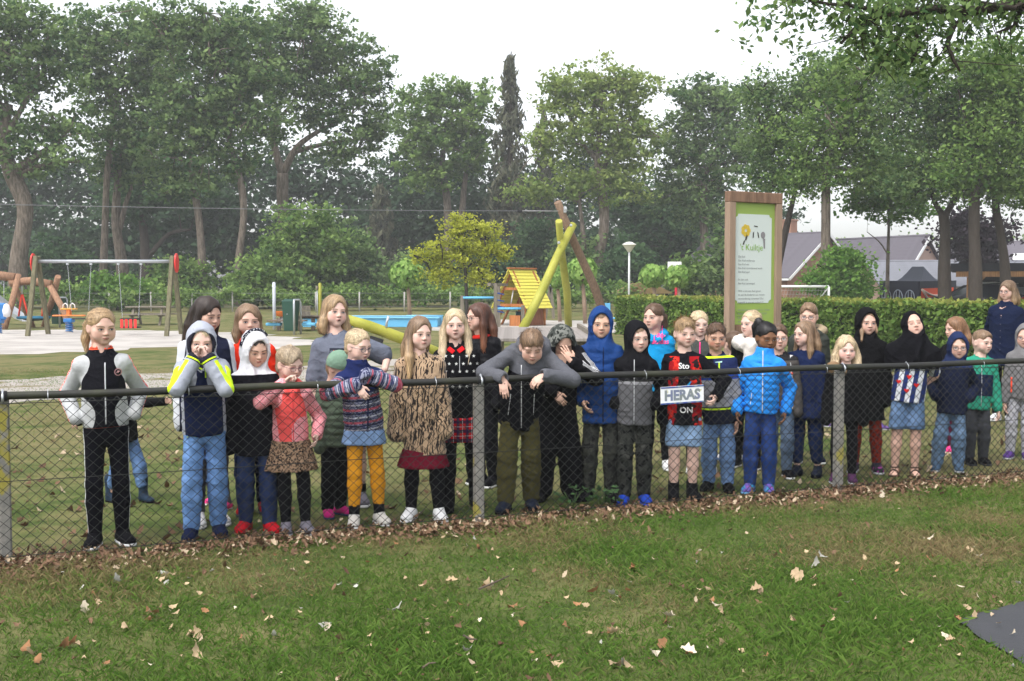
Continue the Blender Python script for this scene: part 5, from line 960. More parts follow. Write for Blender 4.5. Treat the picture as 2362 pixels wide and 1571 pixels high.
def slide():
    o = at(30, 44); r = empty('slide', o); tag(r, 'grey steel slide running down behind the log swing', 'slide'); a = P(-60, 655, 43) - o; b = P(15, 712, 44) - o; c = P(45, 735, 44) - o; d = P(62, 741, 44) - o; n = Vector((.3, 1, 0)).normalized(); m = MB()
    pts = [a, a.lerp(b, .5), b, c, d]; vs = []
    for p in pts: vs += [p - n * .28 + Vector((0, 0, .18)), p - n * .26, p + n * .26, p + n * .28 + Vector((0, 0, .18))]
    m.add(vs, [(4 * i + j, 4 * i + j + 1, 4 * i + j + 5, 4 * i + j + 4) for i in range(4) for j in range(3)]); m.build('chute', GALV, r)
    for t in (a, b): m = MB(); m.tube([t, Vector((t.x, t.y, -.05))], .05, 8); m.build('leg', GALV, r)
slide()
def spring_rider(label, px, D, kind):
    o = at(px, D); r = empty('spring_rider', o); tag(r, label, 'spring rider', 'spring riders'); m = MB(); m.tube([Vector((.11 * math.cos(t), .11 * math.sin(t), .02 + .30 * t / 31)) for t in np.linspace(0, 31, 70)], .018, 5); m.build('spring', BLUEP, r); m = MB(); m.box((0, 0, .40), (.3, .3, .14), None, .03); m.build('base', BLUEP, r)
    if kind: m = MB(); m.box((0, 0, .56), (1.05, .24, .045), None, .02); m.build('seat_board', ORNG, r); m = MB(); m.box((0, 0, .78), (.48, .30, .035), None, .015); m.build('table_board', plain('amber plastic', (.75, .38, .05), bump=0), r)
    else: m = MB(); m.box((.0, 0, .72), (.55, .10, .55), None, .05); m.build('body', BLUEP, r); m = MB(); m.lathe((.28, 0, .62), [(0, -.1), (.10, -.06), (.13, .12), (.08, .32), (0, .36)], 12); m.build('head', plain('white plastic', (.75, .73, .74), bump=0), r)
    for x in (-.12, .12): m = MB(); m.tube([(x - .09, 0, .78), (x - .07, 0, .92), (x, 0, .97), (x + .07, 0, .92), (x + .09, 0, .78)], .018, 6); m.build('grip', plain('white plastic', (.75, .73, .74), bump=0), r)
    if kind: m = MB(); m.box((0, 0, .67), (.1, .2, .2)); m.build('stem', ORNG, r)
spring_rider('orange and blue four seat spring rider in front of the litter bin', 158, 37.5, 1); spring_rider('blue and white spring rider at the edge of the sand', -6, 36.5, 0)
def bin_(label, px, D, h=1.05):
    o = at(px, D); r = empty('litter_bin', o, R(-20)); tag(r, label, 'bin', 'litter bins'); m = MB(); gm = plain('dark green steel', (.012, .055, .035), .1, 4, .45, .05); ring = lambda w, d, z: [(-w, -d, z), (w, -d, z), (w, d, z), (-w, d, z)]; vs = ring(.17, .14, .12) + ring(.22, .18, h - .02) + [(-.22, 0, h + .08), (.22, 0, h + .08)] if 0 else ring(.17, .14, .12) + ring(.22, .18, h); m.add(vs, [(3, 2, 1, 0), (0, 1, 5, 4), (1, 2, 6, 5), (2, 3, 7, 6), (3, 0, 4, 7), (4, 5, 6, 7)]); m.build('body', gm, r)
    m = MB(); m.prism([(-.23, -.19, h), (-.23, .19, h), (-.23, 0, h + .08)], (0, 0, 0), (.46, 0, 0)); m.build('lid', gm, r); m = MB(); m.tube([(.24, -.20, -.05), (.24, -.20, h - .05), (.22, -.16, h + .05), (.22, .16, h + .05), (.24, .20, h - .05), (.24, .20, -.05)], .035, 8); m.build('stand', GALV, r); m = MB(); m.box((-.02, -.185, h * .62), (.03, .02, .03)); m.build('lock', GALV, r)
bin_('dark green litter bin on steel frame in the grass', 670, 36); bin_('dark green litter bin behind the spring rider', 133, 42)
def zipline():
    o = at(1300, 38); r = empty('zip_line_tower', o); tag(r, 'zip line tower of crossed yellow and brown logs', 'zip line'); q = lambda x, y, d: P(x, y, d) - o
    for nm, a, b, r0, r1, mt in (('yellow_log', (1196, 36.2), (1322, 518, 38.4), .15, .135, LOGY), ('yellow_log', (1312, 41), (1289, 510, 37.6), .135, .115, LOGY), ('brown_log', (1408, 40), (1286, 466, 38), .15, .125, LOGB)):
        m = MB(); g = at(*a) - o; t = q(*b); m.tube([g - Vector((0, 0, .1)), g.lerp(t, .35) + Vector((.06, 0, 0)), g.lerp(t, .7), t], [r0, r0, (r0 + r1) / 2, r1], 14); m.build(nm, mt, r)
    for x, y in ((1305, 482), (1317, 520), (1289, 560)): m = MB(); m.box(q(x, y, 37.7), (.09, .12, .09), None, .02); m.build('bolt', GALV, r)
    m = MB(); m.box(q(1303, 484, 38.1), (.10, .2, .22), None, .02); m.build('bracket', GALV, r)
    cb = empty('zip_line_cable', at(600, 33)); tag(cb, 'thin steel zip line cable stretched from the log tower', 'cable'); oo = at(600, 33); m = MB(); a = P(1288, 487, 38); b = P(-260, 466, 30); m.tube([a.lerp(b, t) - oo - Vector((0, 0, .06 * math.sin(math.pi * t))) for t in np.linspace(0, 1, 24)], .011, 6); m.build('wire', plain('grey steel wire', (.16, .165, .17), bump=0), cb); m = MB(); m.tube([a - oo, a.lerp(b, .068) - oo - Vector((0, 0, .012))], .016, 6); m.build('sleeve', plain('grey sleeve', (.3, .3, .31), bump=0), cb); m = MB(); c = a.lerp(b, .072) - oo - Vector((0, 0, .013)); m.box(c, (.16, .09, .09), None, .02); m.build('stopper', RUB, cb)
zipline()
def platform():
    z = .86; o = Vector((-.25, 14.2, 0)); r = empty('wooden_platform', o); tag(r, 'raised wooden plank platform behind the camouflage hood', 'platform'); PL = wood('grey plank', (.30, .27, .25)); me = MB(); me.box((0, 0, 0), (1.42, .135, .045), None, .006); pm = me.mesh('plank', PL)
    for i in range(27): k = newobj('plank', pm, r); k.location = (.70, .10 + .148 * i, z + .004 * math.sin(i * 2.1)); k.rotation_euler = (0, 0, .004 * math.sin(i * 1.3))
    for x in (.05, 1.33): m = MB(); m.box((x, 2.05, z - .10), (.09, 4.1, .15)); m.build('joist', WOODG, r)
    for x, y, h in ((.05, .1, z - .03), (1.33, 4.0, z - .03), (.05, 4.0, z - .03)): m = MB(); m.box((x, y, h / 2), (.14, .14, h)); m.build('post', WOODG, r)
    m = MB(); m.box((1.36, .2, .47), (.15, .15, .98), None, .01); m.build('post', WOODG, r); m = MB(); m.beam((1.3, .2, z + .02), (1.3, 3.6, z + .02), .05, .14); m.build('kerb_board', WOODG, r)
platform()
def climbing_log():
    a = P(800, 737, 20); b = P(930, 782, 20.3); c = P(1085, 845, 20.8); o = at(900, 20.3); r = empty('climbing_log', o); tag(r, 'yellow climbing log with steel handle behind the T-shirt', 'climbing log'); m = MB(); m.tube([a - o, P(850, 752, 20.1) - o, b - o, c - o], [.09, .10, .105, .10], 14); m.build('log', LOGY, r); h = P(890, 758, 20.15) - o
    m = MB(); m.tube([h, h + Vector((.02, 0, .12)), h + Vector((.05, 0, .22))], .022, 8); m.build('handle', GALV, r); m = MB(); m.box(P(868, 785, 20.1) - o, (.24, .12, .10), Matrix.Rotation(.3, 3, 'Y')); m.build('rubber_stop', RUB, r)
    for p in (a, ): m = MB(); m.tube([p - o, Vector((p.x - o.x, p.y - o.y, -.05))], .09, 10); m.build('post', LOGB, r)
    m = MB(); p = c; m.tube([p - o, Vector((p.x - o.x, p.y - o.y, -.05))], .11, 10); m.build('post', LOGY, r)
climbing_log()
def basin():
    o = at(850, 43); r = empty('water_basin', o); tag(r, 'long low blue painted basin wall behind the climbing log', 'basin'); x0, x1 = PX(700, 42) - o.x, PX(1010, 42) - o.x; h = .32
    for nm, c, s in (('front_wall', ((x0 + x1) / 2, -1.1, h / 2), (x1 - x0, .14, h)), ('back_wall', ((x0 + x1) / 2, 1.1, h / 2), (x1 - x0, .14, h)), ('side_wall', (x0 + .07, 0, h / 2 - .003), (.14, 2.06, h - .006)), ('side_wall', (x1 - .07, 0, h / 2 - .003), (.14, 2.06, h - .006))): m = MB(); m.box(c, s, None, .01); m.build(nm, LBLUE, r)
    for y in (-1.1, 1.1): m = MB(); m.box(((x0 + x1) / 2, y, h + .025), (x1 - x0 + .1, .24, .05), None, .01); m.build('coping', plain('pale blue paint', (.20, .50, .72), .1), r)
    p = empty('balance_bar', at(990, 44.5)); tag(p, 'low light blue steel bar beside the basin', 'bar'); m = MB(); m.tube([(-.9, 0, .34), (.55, 0, .34)], .03, 8); m.build('bar', LBLUE, p)
    for x in (-.85, .5): m = MB(); m.tube([(x, 0, -.03), (x, 0, .34)], .03, 8); m.build('leg', LBLUE, p)
basin()
def playhouse():
    o = at(1204, 43); r = empty('playhouse', o, R(-38)); tag(r, 'wooden playhouse with steep yellow plank roof', 'playhouse'); OR = wood('orange stained timber', (.45, .165, .05)); YE = plain('yellow roof paint', (.62, .56, .09), .12); RB = wood('red brown panel', (.24, .09, .045)); w, d, e, rd = 1.22, 1.25, .80, 2.12; TL = plain('teal board', (.02, .08, .11))
    for x in (-w / 2, w / 2):
        for y in (-d / 2, d / 2): m = MB(); m.tube([(x, y, -.05), (x, y, e + .05)], .05, 8); m.build('post', plain('yellow post', (.55, .50, .06)) if x < 0 and y < 0 else OR, r)
    for y in (-d / 2, d / 2):
        m = MB(); m.box((0, y, e), (w + .3, .06, .11)); m.build('beam', OR, r); m = MB(); m.box((0, y, e + .62), (w * .55, .06, .10)); m.build('beam', OR, r)
        for sg in (-1, 1): m = MB(); m.beam((sg * w * .60, y, e - .02), (sg * .03, y, rd - .03), .07, .09, (0, 1, 0)); m.build('rafter', OR, r)
    sl = math.atan2(rd - e + .15, w / 2 + .22); L = math.hypot(w / 2 + .22, rd - e + .15); n = 12; me = MB(); me.box((0, 0, 0), (L / n * .93, d + .42, .03)); pm = me.mesh('roof_plank', YE)
    for sg in (-1, 1):
        for k in range(n): t = (k + .5) / n; q = newobj('roof_plank', pm, r); q.location = (sg * t * (w / 2 + .22), .02 * math.sin(k * 3 + sg), rd + .03 - t * (rd - e + .15)); q.rotation_euler = (.01 * math.sin(k * 5), sg * (sl - .13), 0)
    m = MB(); m.box((0, 0, rd + .07), (.16, d + .45, .06), None, .01); m.build('ridge_board', OR, r); m = MB(); m.box((w * .2, d / 2 - .02, e * .45), (w * .5, .03, e * .8)); m.build('panel', RB, r); m = MB(); m.box((w / 2 - .01, 0, e * .42), (.03, d * .8, e * .75)); m.build('panel', RB, r); m = MB(); m.box((-.05, 0, e * .40), (.02, d * .5, e * .6)); m.build('panel', TL, r); m = MB(); m.box((.15, -d / 2, .22), (.5, .04, .40)); m.build('counter', OR, r); m = MB(); m.box((0, d / 2 - .08, e + .3), (w * .8, .03, .55)); m.build('panel', RB, r)
    m = MB(); m.beam((-w / 2 - .55, -.2, 0), (-w / 2 - .05, -.2, e + .05), .08, .06); m.beam((-w / 2 - .55, .2, 0), (-w / 2 - .05, .2, e + .05), .08, .06); m.build('ladder', OR, r); m = MB(); m.tube([(-.12, -d / 2 + .1, e + .05), (.0, -d / 2 + .1, e + .6)], .025, 6); m.build('pole', FASCIA, r)
playhouse()
def climbing_frame():
    D = 36.5; o = at(1142, D); r = empty('climbing_bars', o); tag(r, 'timber climbing frame with blue bars in front of the playhouse', 'climbing frame'); q = lambda x, y, d=D: P(x, y, d) - o; g = lambda x, d=D: at(x, d) - o; DBL = plain('dark blue rope', (.03, .10, .42))
    for px, top, d in ((1143, 656, D), (1066, 684, D + .4), (1206, 706, D), (1150, 655, D + 2)): m = MB(); a = g(px, d); b = q(px, top, d); m.box(((a.x + b.x) / 2, a.y, b.z / 2), (.12, .12, b.z + .05), None, .01); m.build('post', WOODG, r)
    m = MB(); m.beam(q(1128, 656), q(1168, 657, D + 2), .12, .1); m.build('beam', WOODG, r)
    for a, b in (((1068, 687), (1141, 687)), ((1146, 712), (1204, 712))): m = MB(); m.tube([q(*a), q(*b)], .04, 8); m.build('bar', LBLUE, r)
    for y in (676, 692, 706, 718): m = MB(); m.tube([q(1146, y), q(1162, y + 3, D + 1.5)], .025, 6); m.build('rung', DBL, r)
    f = empty('swing_set', at(1268, 50)); tag(f, 'grey timber A-frame behind the yellow logs', 'swing'); oo = at(1268, 50)
    for a, b in ((1258, 1270), (1277, 1270)):
        for dd in (0, 2.6): m = MB(); m.beam(at(a, 50 + dd) - oo, P(b, 655, 50 + dd) - oo, .13, .13); m.build('leg', WOODG, f)
    m = MB(); m.beam(P(1270, 656, 49.7) - oo, P(1270, 656, 53) - oo, .1, .12); m.build('beam', GALV, f)
climbing_frame()
def benches():
    PL = wood('bench plank', (.20, .15, .115)); o = at(705, 39); r = empty('plank_table', o); tag(r, 'weathered plank play table with slanted end beside the litter bin', 'table'); q = lambda x, y, d=39.: P(x, y, d) - o
    me = MB(); me.box((0, 0, 0), (2.1, .16, .05), None, .008); pm = me.mesh('plank', PL)
    for i in range(5): k = newobj('plank', pm, r); k.location = q(735, 729, 39) + Vector((0, .18 * i, -.02 * i)); 
    for i in range(3): k = newobj('plank', pm, r); k.location = q(650, 740, 38.4) + Vector((.15, .18 * i, 0)); k.scale = (.62, 1, 1)
    for i in range(2): m = MB(); m.box(q(704, 711 + 12 * i, 38.8), (.36, .04, .16), Matrix.Rotation(.2, 3, 'X')); m.build('board', WOODG, r)
    for x in (640, 690, 720, 760): m = MB(); p = q(x, 735, 38.9); m.box((p.x, p.y + .2, p.z / 2), (.12, .12, abs(p.z) + .02)); m.build('leg', PL, r)
    for x in (632, 712): m = MB(); m.box(q(x, 748, 38.6), (.5, .35, .10), None, .02); m.build('blue_step', LBLUE, r)
    for px, top, D, mt, lb in ((632, 651, 40, plain('pale grey post', (.55, .58, .64), .05), 'pale grey steel fitness post behind the litter bin'), (738, 653, 41, LOGY, 'yellow post with metal rod behind the plank table')):
        p = empty('play_post', at(px, D)); tag(p, lb, 'post', 'play posts'); h = P(px, top, D).z; m = MB(); m.tube([(0, 0, -.05), (0, 0, h - .03), (0, 0, h)], [.058, .058, .03], 12); m.build('post', mt, p)
        if mt == LOGY: m = MB(); m.tube([(-.10, -.02, .1), (-.10, -.02, h - .25)], .018, 6); m.build('rod', GALV, p); m = MB(); m.lathe((-.10, -.02, h - .27), [(.03, 0), (.06, .08), (.05, .16), (0, .17)], 10); m.build('knob', WOODG, p)
        else: m = MB(); m.box((0, 0, h * .9), (.13, .1, .04)); m.build('clamp', plain('pale grey post', (.55, .58, .64)), p)
    s = empty('bucket_seat', at(648, 41)); tag(s, 'orange bucket spring seat behind the litter bin', 'seat'); m = MB(); m.lathe((0, 0, .42), [(.05, 0), (.2, .04), (.24, .2)], 12); m.build('seat', ORNG, s); m = MB(); m.tube([(0, 0, -.03), (0, 0, .44)], .06, 8); m.build('stem', GALV, s)
    t = empty('picnic_table', at(345, 44)); tag(t, 'grey picnic table seen through the swing', 'table'); m = MB(); m.box((0, 0, .70), (1.7, .75, .06), None, .01); m.build('table_top', WOODG, t)
    for y in (-.65, .65): m = MB(); m.box((0, y, .42), (1.7, .26, .05), None, .01); m.build('bench', WOODG, t)
    for x in (-.55, .55): m = MB(); m.beam((x, -.6, -.02), (x, -.2, .7), .08, .08); m.beam((x, .6, -.02), (x, .2, .7), .08, .08); m.beam((x, -.7, .38), (x, .7, .38), .06, .08); m.build('leg', WOODG, t)
    b = empty('blue_bench', at(1416, 40)); tag(b, 'light blue steel bench at the hedge end', 'bench'); m = MB(); m.box((0, 0, .40), (.75, .35, .05), None, .01); m.build('seat', LBLUE, b); m = MB(); m.box((-.25, .16, .72), (.28, .04, .42), None, .01); m.build('backrest', LBLUE, b)
    for x in (-.3, .3): m = MB(); m.tube([(x, 0, -.03), (x, 0, .4)], .025, 6); m.build('leg', LBLUE, b)
benches()
def logs():
    r = empty('log_pile', at(862, 72)); tag(r, 'pile of felled brown logs at the wood edge', 'log pile')
    for i, (x, z) in enumerate(((-.55, .3), (-.1, .3), (.35, .3), (.75, .28), (-.3, .62), (.15, .62), (.5, .6))):
        m = MB(); m.tube([(x - .6, .1 * i, z + .55), (x + .6, .1 * i + .3, z + .58)], .16, 9); m.build('log', wood('felled log', (.22, .12, .08)), r)
    m = MB(); m.box((0, .3, .26), (2.2, 1.0, .6)); m.build('log_bed', wood('felled log dark', (.10, .06, .045)), r)
logs()
# far wire fence at the wood edge
wf = empty('wire_fence', at(-60, 58)); tag(wf, 'low wire fence along the wood edge', 'fence'); o = at(-60, 58); pm = MB().tube([(0, 0, -.1), (0, 0, 1.02)], .045, 6).mesh('post', plain('concrete far', (.34, .33, .30)))
for px in range(-60, 1480, 100): k = newobj('post', pm, wf); k.location = at(px + 12 * math.sin(px), 58) - o
for z in (.95, .6, .25): m = MB(); m.tube([at(-60, 58) - o + Vector((0, 0, z)), at(1460, 58) - o + Vector((0, 0, z))], .009, 4); m.build('wire', plain('far wire', (.22, .23, .22)), wf)
# goal, lamp, backboard, shed
def goal():
    D = 45; o = at(1850, D); r = empty('football_goal', o); tag(r, 'white football goal with net behind the hedge', 'goal'); z = P(1850, 661, D).z; x0, x1 = PX(1720, D) - o.x, PX(1911, D) - o.x; z0 = float(gz(D)); z -= z0
    m = MB(); m.tube([(x0, 0, z), (x1, 0, z)], .05, 8); m.build('crossbar', FASCIA, r)
    for x in (x0, x1): m = MB(); m.tube([(x, 0, -.05), (x, 0, z)], .05, 8); m.build('post', FASCIA, r); m = MB(); m.tube([(x, 0, z - .02), (x - .2, .5, z - .45), (x, 1.2, .0)], .03, 6); m.build('stay', FASCIA, r)
    nm = MB()
    for i in range(28): x = x0 + (x1 - x0) * i / 27; nm.tube([(x, .02, z), (x, .6, z * .55), (x, 1.2, 0)], .006, 3, False)
    for i in range(13): t = i / 12; nm.tube([(x0, .02 + 1.18 * t, z * (1 - t) - .12 * math.sin(math.pi * t)), (x1, .02 + 1.18 * t, z * (1 - t) - .12 * math.sin(math.pi * t))], .006, 3, False)
    k = nm.build('net', plain('net twine', (.55, .56, .56)), r); k['kind'] = 'stuff'; m = MB(); m.box(((x0 + x1) / 2 - 1, 1.3, .25), (1.6, .06, .12)); m.build('ground_bar', FASCIA, r)
goal()
lp = empty('street_lamp', at(1451, 50)); tag(lp, 'white post top street lamp behind the hedge', 'lamp'); z = P(1452, 558, 50).z - float(gz(50)); m = MB(); m.tube([(0, 0, -.05), (0, 0, z - .42)], [.055, .045], 10); m.build('post', plain('lamp post grey', (.55, .56, .56), .05), lp); m = MB(); m.lathe((0, 0, z - .45), [(.06, 0), (.10, .05), (.28, .30), (.30, .33)], 18); m.build('lamp_shade', plain('milky lamp glass', (.62, .60, .50), .05, bump=0), lp); m = MB(); m.lathe((0, 0, z - .13), [(.32, 0), (.30, .03), (.12, .12), (0, .14)], 18); m.build('cap', plain('lamp cap', (.6, .59, .55), .05, bump=0), lp)
bb = empty('basketball_board', at(1561, 49)); tag(bb, 'white basketball board on red post behind the ball trees', 'basketball board'); z = P(1561, 615, 49).z - float(gz(49)); m = MB(); m.tube([(0, .12, -.05), (0, .12, z)], .07, 8); m.build('post', plain('red post', (.5, .02, .04)), bb); m = MB(); m.box((-.1, 0, z), (.60, .04, .42), None, .01); m.build('board', FASCIA, bb); m = MB(); m.tube([(.2 * math.cos(t), -.22 + .2 * math.sin(t), z - .2) for t in np.linspace(0, 6.28, 15)], .012, 5); m.build('hoop', ORNG, bb)
def shed():
    o = at(1488, 58); r = empty('shed', o); tag(r, 'dark shed with mossy thatched roof behind the hedge', 'shed'); DK = plain('tarred boards', (.02, .022, .03)); z = P(1488, 672, 58).z - float(gz(58)); zt = P(1488, 655, 58).z - float(gz(58)); m = MB(); m.box((0, 1.5, z / 2), (2.4, 3, z)); m.build('wall', DK, r); m = MB(); m.prism([(-1.45, -.25, z - .12), (1.45, -.25, z - .12), (.35, -.25, zt + .05), (-.35, -.25, zt + .05)], (0, 0, 0), (0, 3.5, 0)); m.build('roof', plain('mossy thatch', (.17, .12, .05), .5), r); m = MB(); m.box((.3, -.28, z - .22), (1.05, .05, .07)); m.build('trim', FASCIA, r)
shed()
# information board
def info_board():
    th = R(30); o = P(1683, 660, 15.8); o.z = 0; r = empty('information_board', o, th); tag(r, 'tall wooden framed information board with green and white panel', 'sign'); WD = wood('fresh timber', (.31, .22, .16), .75); ZT = P(1675, 441, 15.8).z; w = .87; pw = .115
    for x in (0, w): m = MB(); m.box((x, 0, (ZT - .15) / 2), (pw, pw, ZT - .15), None, .008); m.build('post', WD, r)
    m = MB(); m.box((w / 2, 0, ZT - .075), (w + pw, pw + .004, .15), None, .008); m.build('top_beam', wood('darker timber', (.25, .15, .10)), r); zb = 1.0; m = MB(); m.box((w / 2, 0, zb - .09), (w - pw, .07, .17), None, .006); m.build('lower_beam', wood('darker timber', (.25, .15, .10)), r); m = MB(); m.box((w / 2, .0, (zb + ZT - .15) / 2), (w - pw, .03, ZT - .15 - zb)); m.build('panel', plain('lime green print', (.27, .38, .085), .06, 3, .35, 0), r)
    x0, x1, z0, z1 = pw / 2 + .025, w - pw / 2 - .06, zb + .30, ZT - .31; c = .05; m = MB(); m.prism([(x0 + c, 0, z0), (x1 - c, 0, z0), (x1 - .8 * c, 0, z0 + .6 * c), (x1, 0, z0 + c), (x1, 0, z1 - c), (x1 - .8 * c, 0, z1 - .6 * c), (x1 - c, 0, z1), (x0 + c, 0, z1), (x0 + .8 * c, 0, z1 - .6 * c), (x0, 0, z1 - c), (x0, 0, z0 + c), (x0 + .8 * c, 0, z0 + .6 * c)], (0, -.016, 0), (0, -.020, 0)); pl = m.build('text_panel', plain('pale panel print', (.56, .62, .60), .04, 3, .3, 0), r); INK = material('grey ink', (.20, .21, .22), .6); GI = material('green ink', (.22, .42, .05), .6); YI = material('yellow ink', (.62, .45, .05), .6); BI = material('dark ink', (.05, .045, .04), .6); GY = material('mid grey ink', (.22, .21, .22), .6); xx = x0 + .055
    def txt(s, x, z, size, mt, al='LEFT'):
        t = text_mesh(s, size); 
        mnx = min(v.co.x for v in t.vertices)
        for v in t.vertices: v.co = ((v.co.x - (mnx if al == 'LEFT' else 0)) + x, -.024, z + v.co.y)
        t.materials.append(mt); newobj('lettering', t, pl)
    zt = z1 - .60
    for i, s in enumerate(('De Kuil', 'Een Kuil onderwijs', 'Een Kuil van', 'Een Kuil voortdurend werk', 'Een Kuil spel', None, 'En dan ook', 'Een Kuil samenspel', None, 'Wilt u ons een Kuil geven', 'en aan de kinderen een mooie', 'verwondering schenken? Dat', 'mogelijk is ons een vriend 17', None, 'Het beeldmerk is gemaakt in 7 tinten', 'Reserveringen 0522 441 213 010', 'De Speeltuin Commissie', 'speeltuincommissie@post.nl')):
        if s: txt(s, xx, zt - i * .0535, .040, INK)
    txt("'t Kuiltje", xx + .03, zt + .13, .125, GI); cx = (x0 + x1) / 2 - .09; cz = zt + .37; m = MB()
    for k in range(7): a = k * .9; m.add([(cx - .06 + math.cos(a) * .055 + .035 * math.cos(t), -.0245, cz + math.sin(a) * .055 + .035 * math.sin(t)) for t in np.linspace(0, 6.28, 10, endpoint=False)], [list(range(10))])
    m.build('flower_print', YI, pl); m = MB()
    for p in ([(cx - .06, cz - .06), (cx - .02, cz - .06), (cx - .05, cz - .14), (cx - .075, cz - .14)], [(cx - .10, cz - .15), (cx - .07, cz - .13), (cx - .09, cz - .20), (cx - .12, cz - .20)], [(cx + .07, cz - .03), (cx + .095, cz - .01), (cx + .085, cz - .10), (cx + .065, cz - .10)], [(cx + .15, cz - .01), (cx + .175, cz - .03), (cx + .19, cz - .10), (cx + .17, cz - .10)], [(cx + .09, cz + .075), (cx + .16, cz + .065), (cx + .16, cz + .05), (cx + .09, cz + .06)]): m = MB(); m.add([(a, -.0245, b) for a, b in p], [list(range(len(p)))]); m.build('stem_print', BI, pl)
    m = MB(); m.add([(cx + .26 + .042 * math.cos(t), -.0245, cz - .06 + .05 * math.sin(t)) for t in np.linspace(0, 6.28, 12, endpoint=False)], [list(range(12))]); m.add([(cx + .26, -.0245, cz - .10), (cx + .30, -.0245, cz - .11), (cx + .30, -.0245, cz - .25), (cx + .275, -.0245, cz - .25)], [(0, 1, 2, 3)]); m.build('grey_print', GY, pl); txt('Speeltuin', x0 + .02, zb + .17, .045, material('dark green ink', (.10, .20, .04), .6)); txt('Gemeente', x0 + .02, zb + .115, .03, material('dark green ink', (.10, .20, .04), .6))
info_board()
# ------------------------------------------------------------------ the chain link fence in front of the children
FU = Vector((1, .416, 0)).normalized(); FN = Vector((FU.y, -FU.x, 0)); FA = Vector((-3.62, fence_y(-3.62), 0)); FL = (Vector((5.75, fence_y(5.75), 0)) - FA).length; RZ = .935
fr = empty('chain_link_fence', FA); tag(fr, 'chain link fence with concrete posts and dark top rail', 'fence')
RAILM = material('algae stained rail', lambda q: q.mul(q.mix((.013, .013, .012), (.030, .032, .014), q.noise(2.5, 4).cl(.4, .7)), q.noise(30, 3) * .6 + .7), .6, (lambda q: q.noise(60, 3), .2, .005), spec=.5)
m = MB(); m.tube([FU * (FL * i / 30) + Vector((0, 0, RZ + .004 * math.sin(i * 1.1))) for i in range(31)], .0225, 12); m.build('top_rail', RAILM, fr)
CONC = material('lichen concrete', lambda q: q.mul(q.mix(q.mix((.29, .275, .25), (.21, .205, .19), q.noise(9, 4).cl(.35, .65)), (.38, .33, .05), q.noise(7, 4, q.vec(q.x, q.y, q.z * .7)).cl(.60, .68) * .85), q.noise(80, 3) * .5 + .75), .95, (lambda q: q.noise(70, 4), .5, .006), spec=.1)
for px in (2, 1108, 1945, 2610):
    k = (px - 1181) / F; Yp = 7.36 / (1 - .416 * k); d = (Vector((k * Yp, Yp, 0)) - FA).dot(FU); pr = FU * d - FN * .035; M = Matrix((FU, -FN, Vector((0, 0, 1)))).transposed(); m = MB(); m.box(pr + Vector((0, 0, .43)), (.062, .062, .98), M, .008); po = m.build('post', CONC, fr); m = MB(); c = FU * d + Vector((0, 0, RZ)); m.tube([c + Vector((0, 0, -.05)) - FN * .03, c - FN * .033, c + Vector((0, 0, .032)), c + FN * .033, c + Vector((0, 0, -.03)) + FN * .03], .007, 6); m.build('clamp', GALV, po); m = MB(); m.tube([c - FU * .022, c + FU * .022], .0285, 10); m.build('collar', RUB, po)
WIRE = plain('dark green coated wire', (.018, .020, .018), .2, 30, .6, .1); dw, dh = .067, .062; n = int(.87 / (dh / 2)); 
def zig(ph): m = MB(); m.tube([(dw / 4 * (1 if (i + ph) % 2 else -1), .0016 * (1 if (i + ph) % 4 < 2 else -1), .045 + i * dh / 2) for i in range(n + 1)], 0.0027, 4); return m.mesh('mesh_wire', WIRE)
zm = [zig(0), zig(1)]; ang = math.atan2(FU.y, FU.x)
for i in range(int(FL / (dw / 2))): k = newobj('mesh_wire', zm[i % 2], fr); k.location = FU * (i * dw / 2 + dw / 4) + FN * .029; k.rotation_euler[2] = ang
for z in (.05, .47, .90): m = MB(); m.tube([FU * (FL * i / 40) + FN * (.0335) + Vector((0, 0, z - .006 * math.sin(math.pi * ((FL * i / 40) % 2.85) / 2.85))) for i in range(41)], .0024, 5); m.build('tension_wire', WIRE, fr)
for i in range(12): d = .35 + i * .76; c = FU * d + Vector((0, 0, RZ)); m = MB(); m.tube([c + FN * .028 + Vector((0, 0, -.03)), c + FN * .0275, c + Vector((0, 0, .0275)), c - FN * .0275], .0026, 5); m.build('wire_tie', GALV, fr)
def heras():
    k = (1566 - 1181) / F; Y0 = 7.36 / (1 - .416 * k); c = P(1566, 909, Y0); c = c + FN * .045; r = empty('fence_sign', c, ang); r.rotation_euler = (0, R(-1.2), ang); tag(r, 'small weathered white plate reading HERAS fixed to the fence', 'sign'); w, h = .345, .122
    m = MB(); m.box((0, 0, 0), (w, .005, h), None, .001); m.build('plate', material('weathered white plate', lambda q: q.mix((.80, .81, .83), (.48, .45, .12), q.noise(22, 4).cl(.58, .74) * .8), .5), r); BL = material('faded blue stripe', lambda q: q.mix((.035, .07, .28), (.20, .24, .28), q.noise(30, 3).cl(.45, .65)), .5)
    for z in (-h / 2 + .005, h / 2 - .006): m = MB(); m.box((0, -.0035, z), (w, .003, .010)); m.build('stripe', BL, r)
    t = text_mesh('HERAS', .098, 0, .0045)
    xs_ = [v.co.x for v in t.vertices]; sc = .285 / (max(xs_) - min(xs_)); mid = (max(xs_) + min(xs_)) / 2; zs_ = [v.co.y for v in t.vertices]; mz = (max(zs_) + min(zs_)) / 2
    for v in t.vertices: v.co = ((v.co.x - mid) * sc, -.0042, (v.co.y - mz) * .98)
    t.materials.append(material('striped letter', lambda q: q.mix(q.mix((.09, .12, .27), (.16, .20, .16), q.noise(18, 3).cl(.4, .6)), (.34, .36, .42), (q.x * 210).fract().gt(.62)), .5)); newobj('lettering', t, r)
heras()
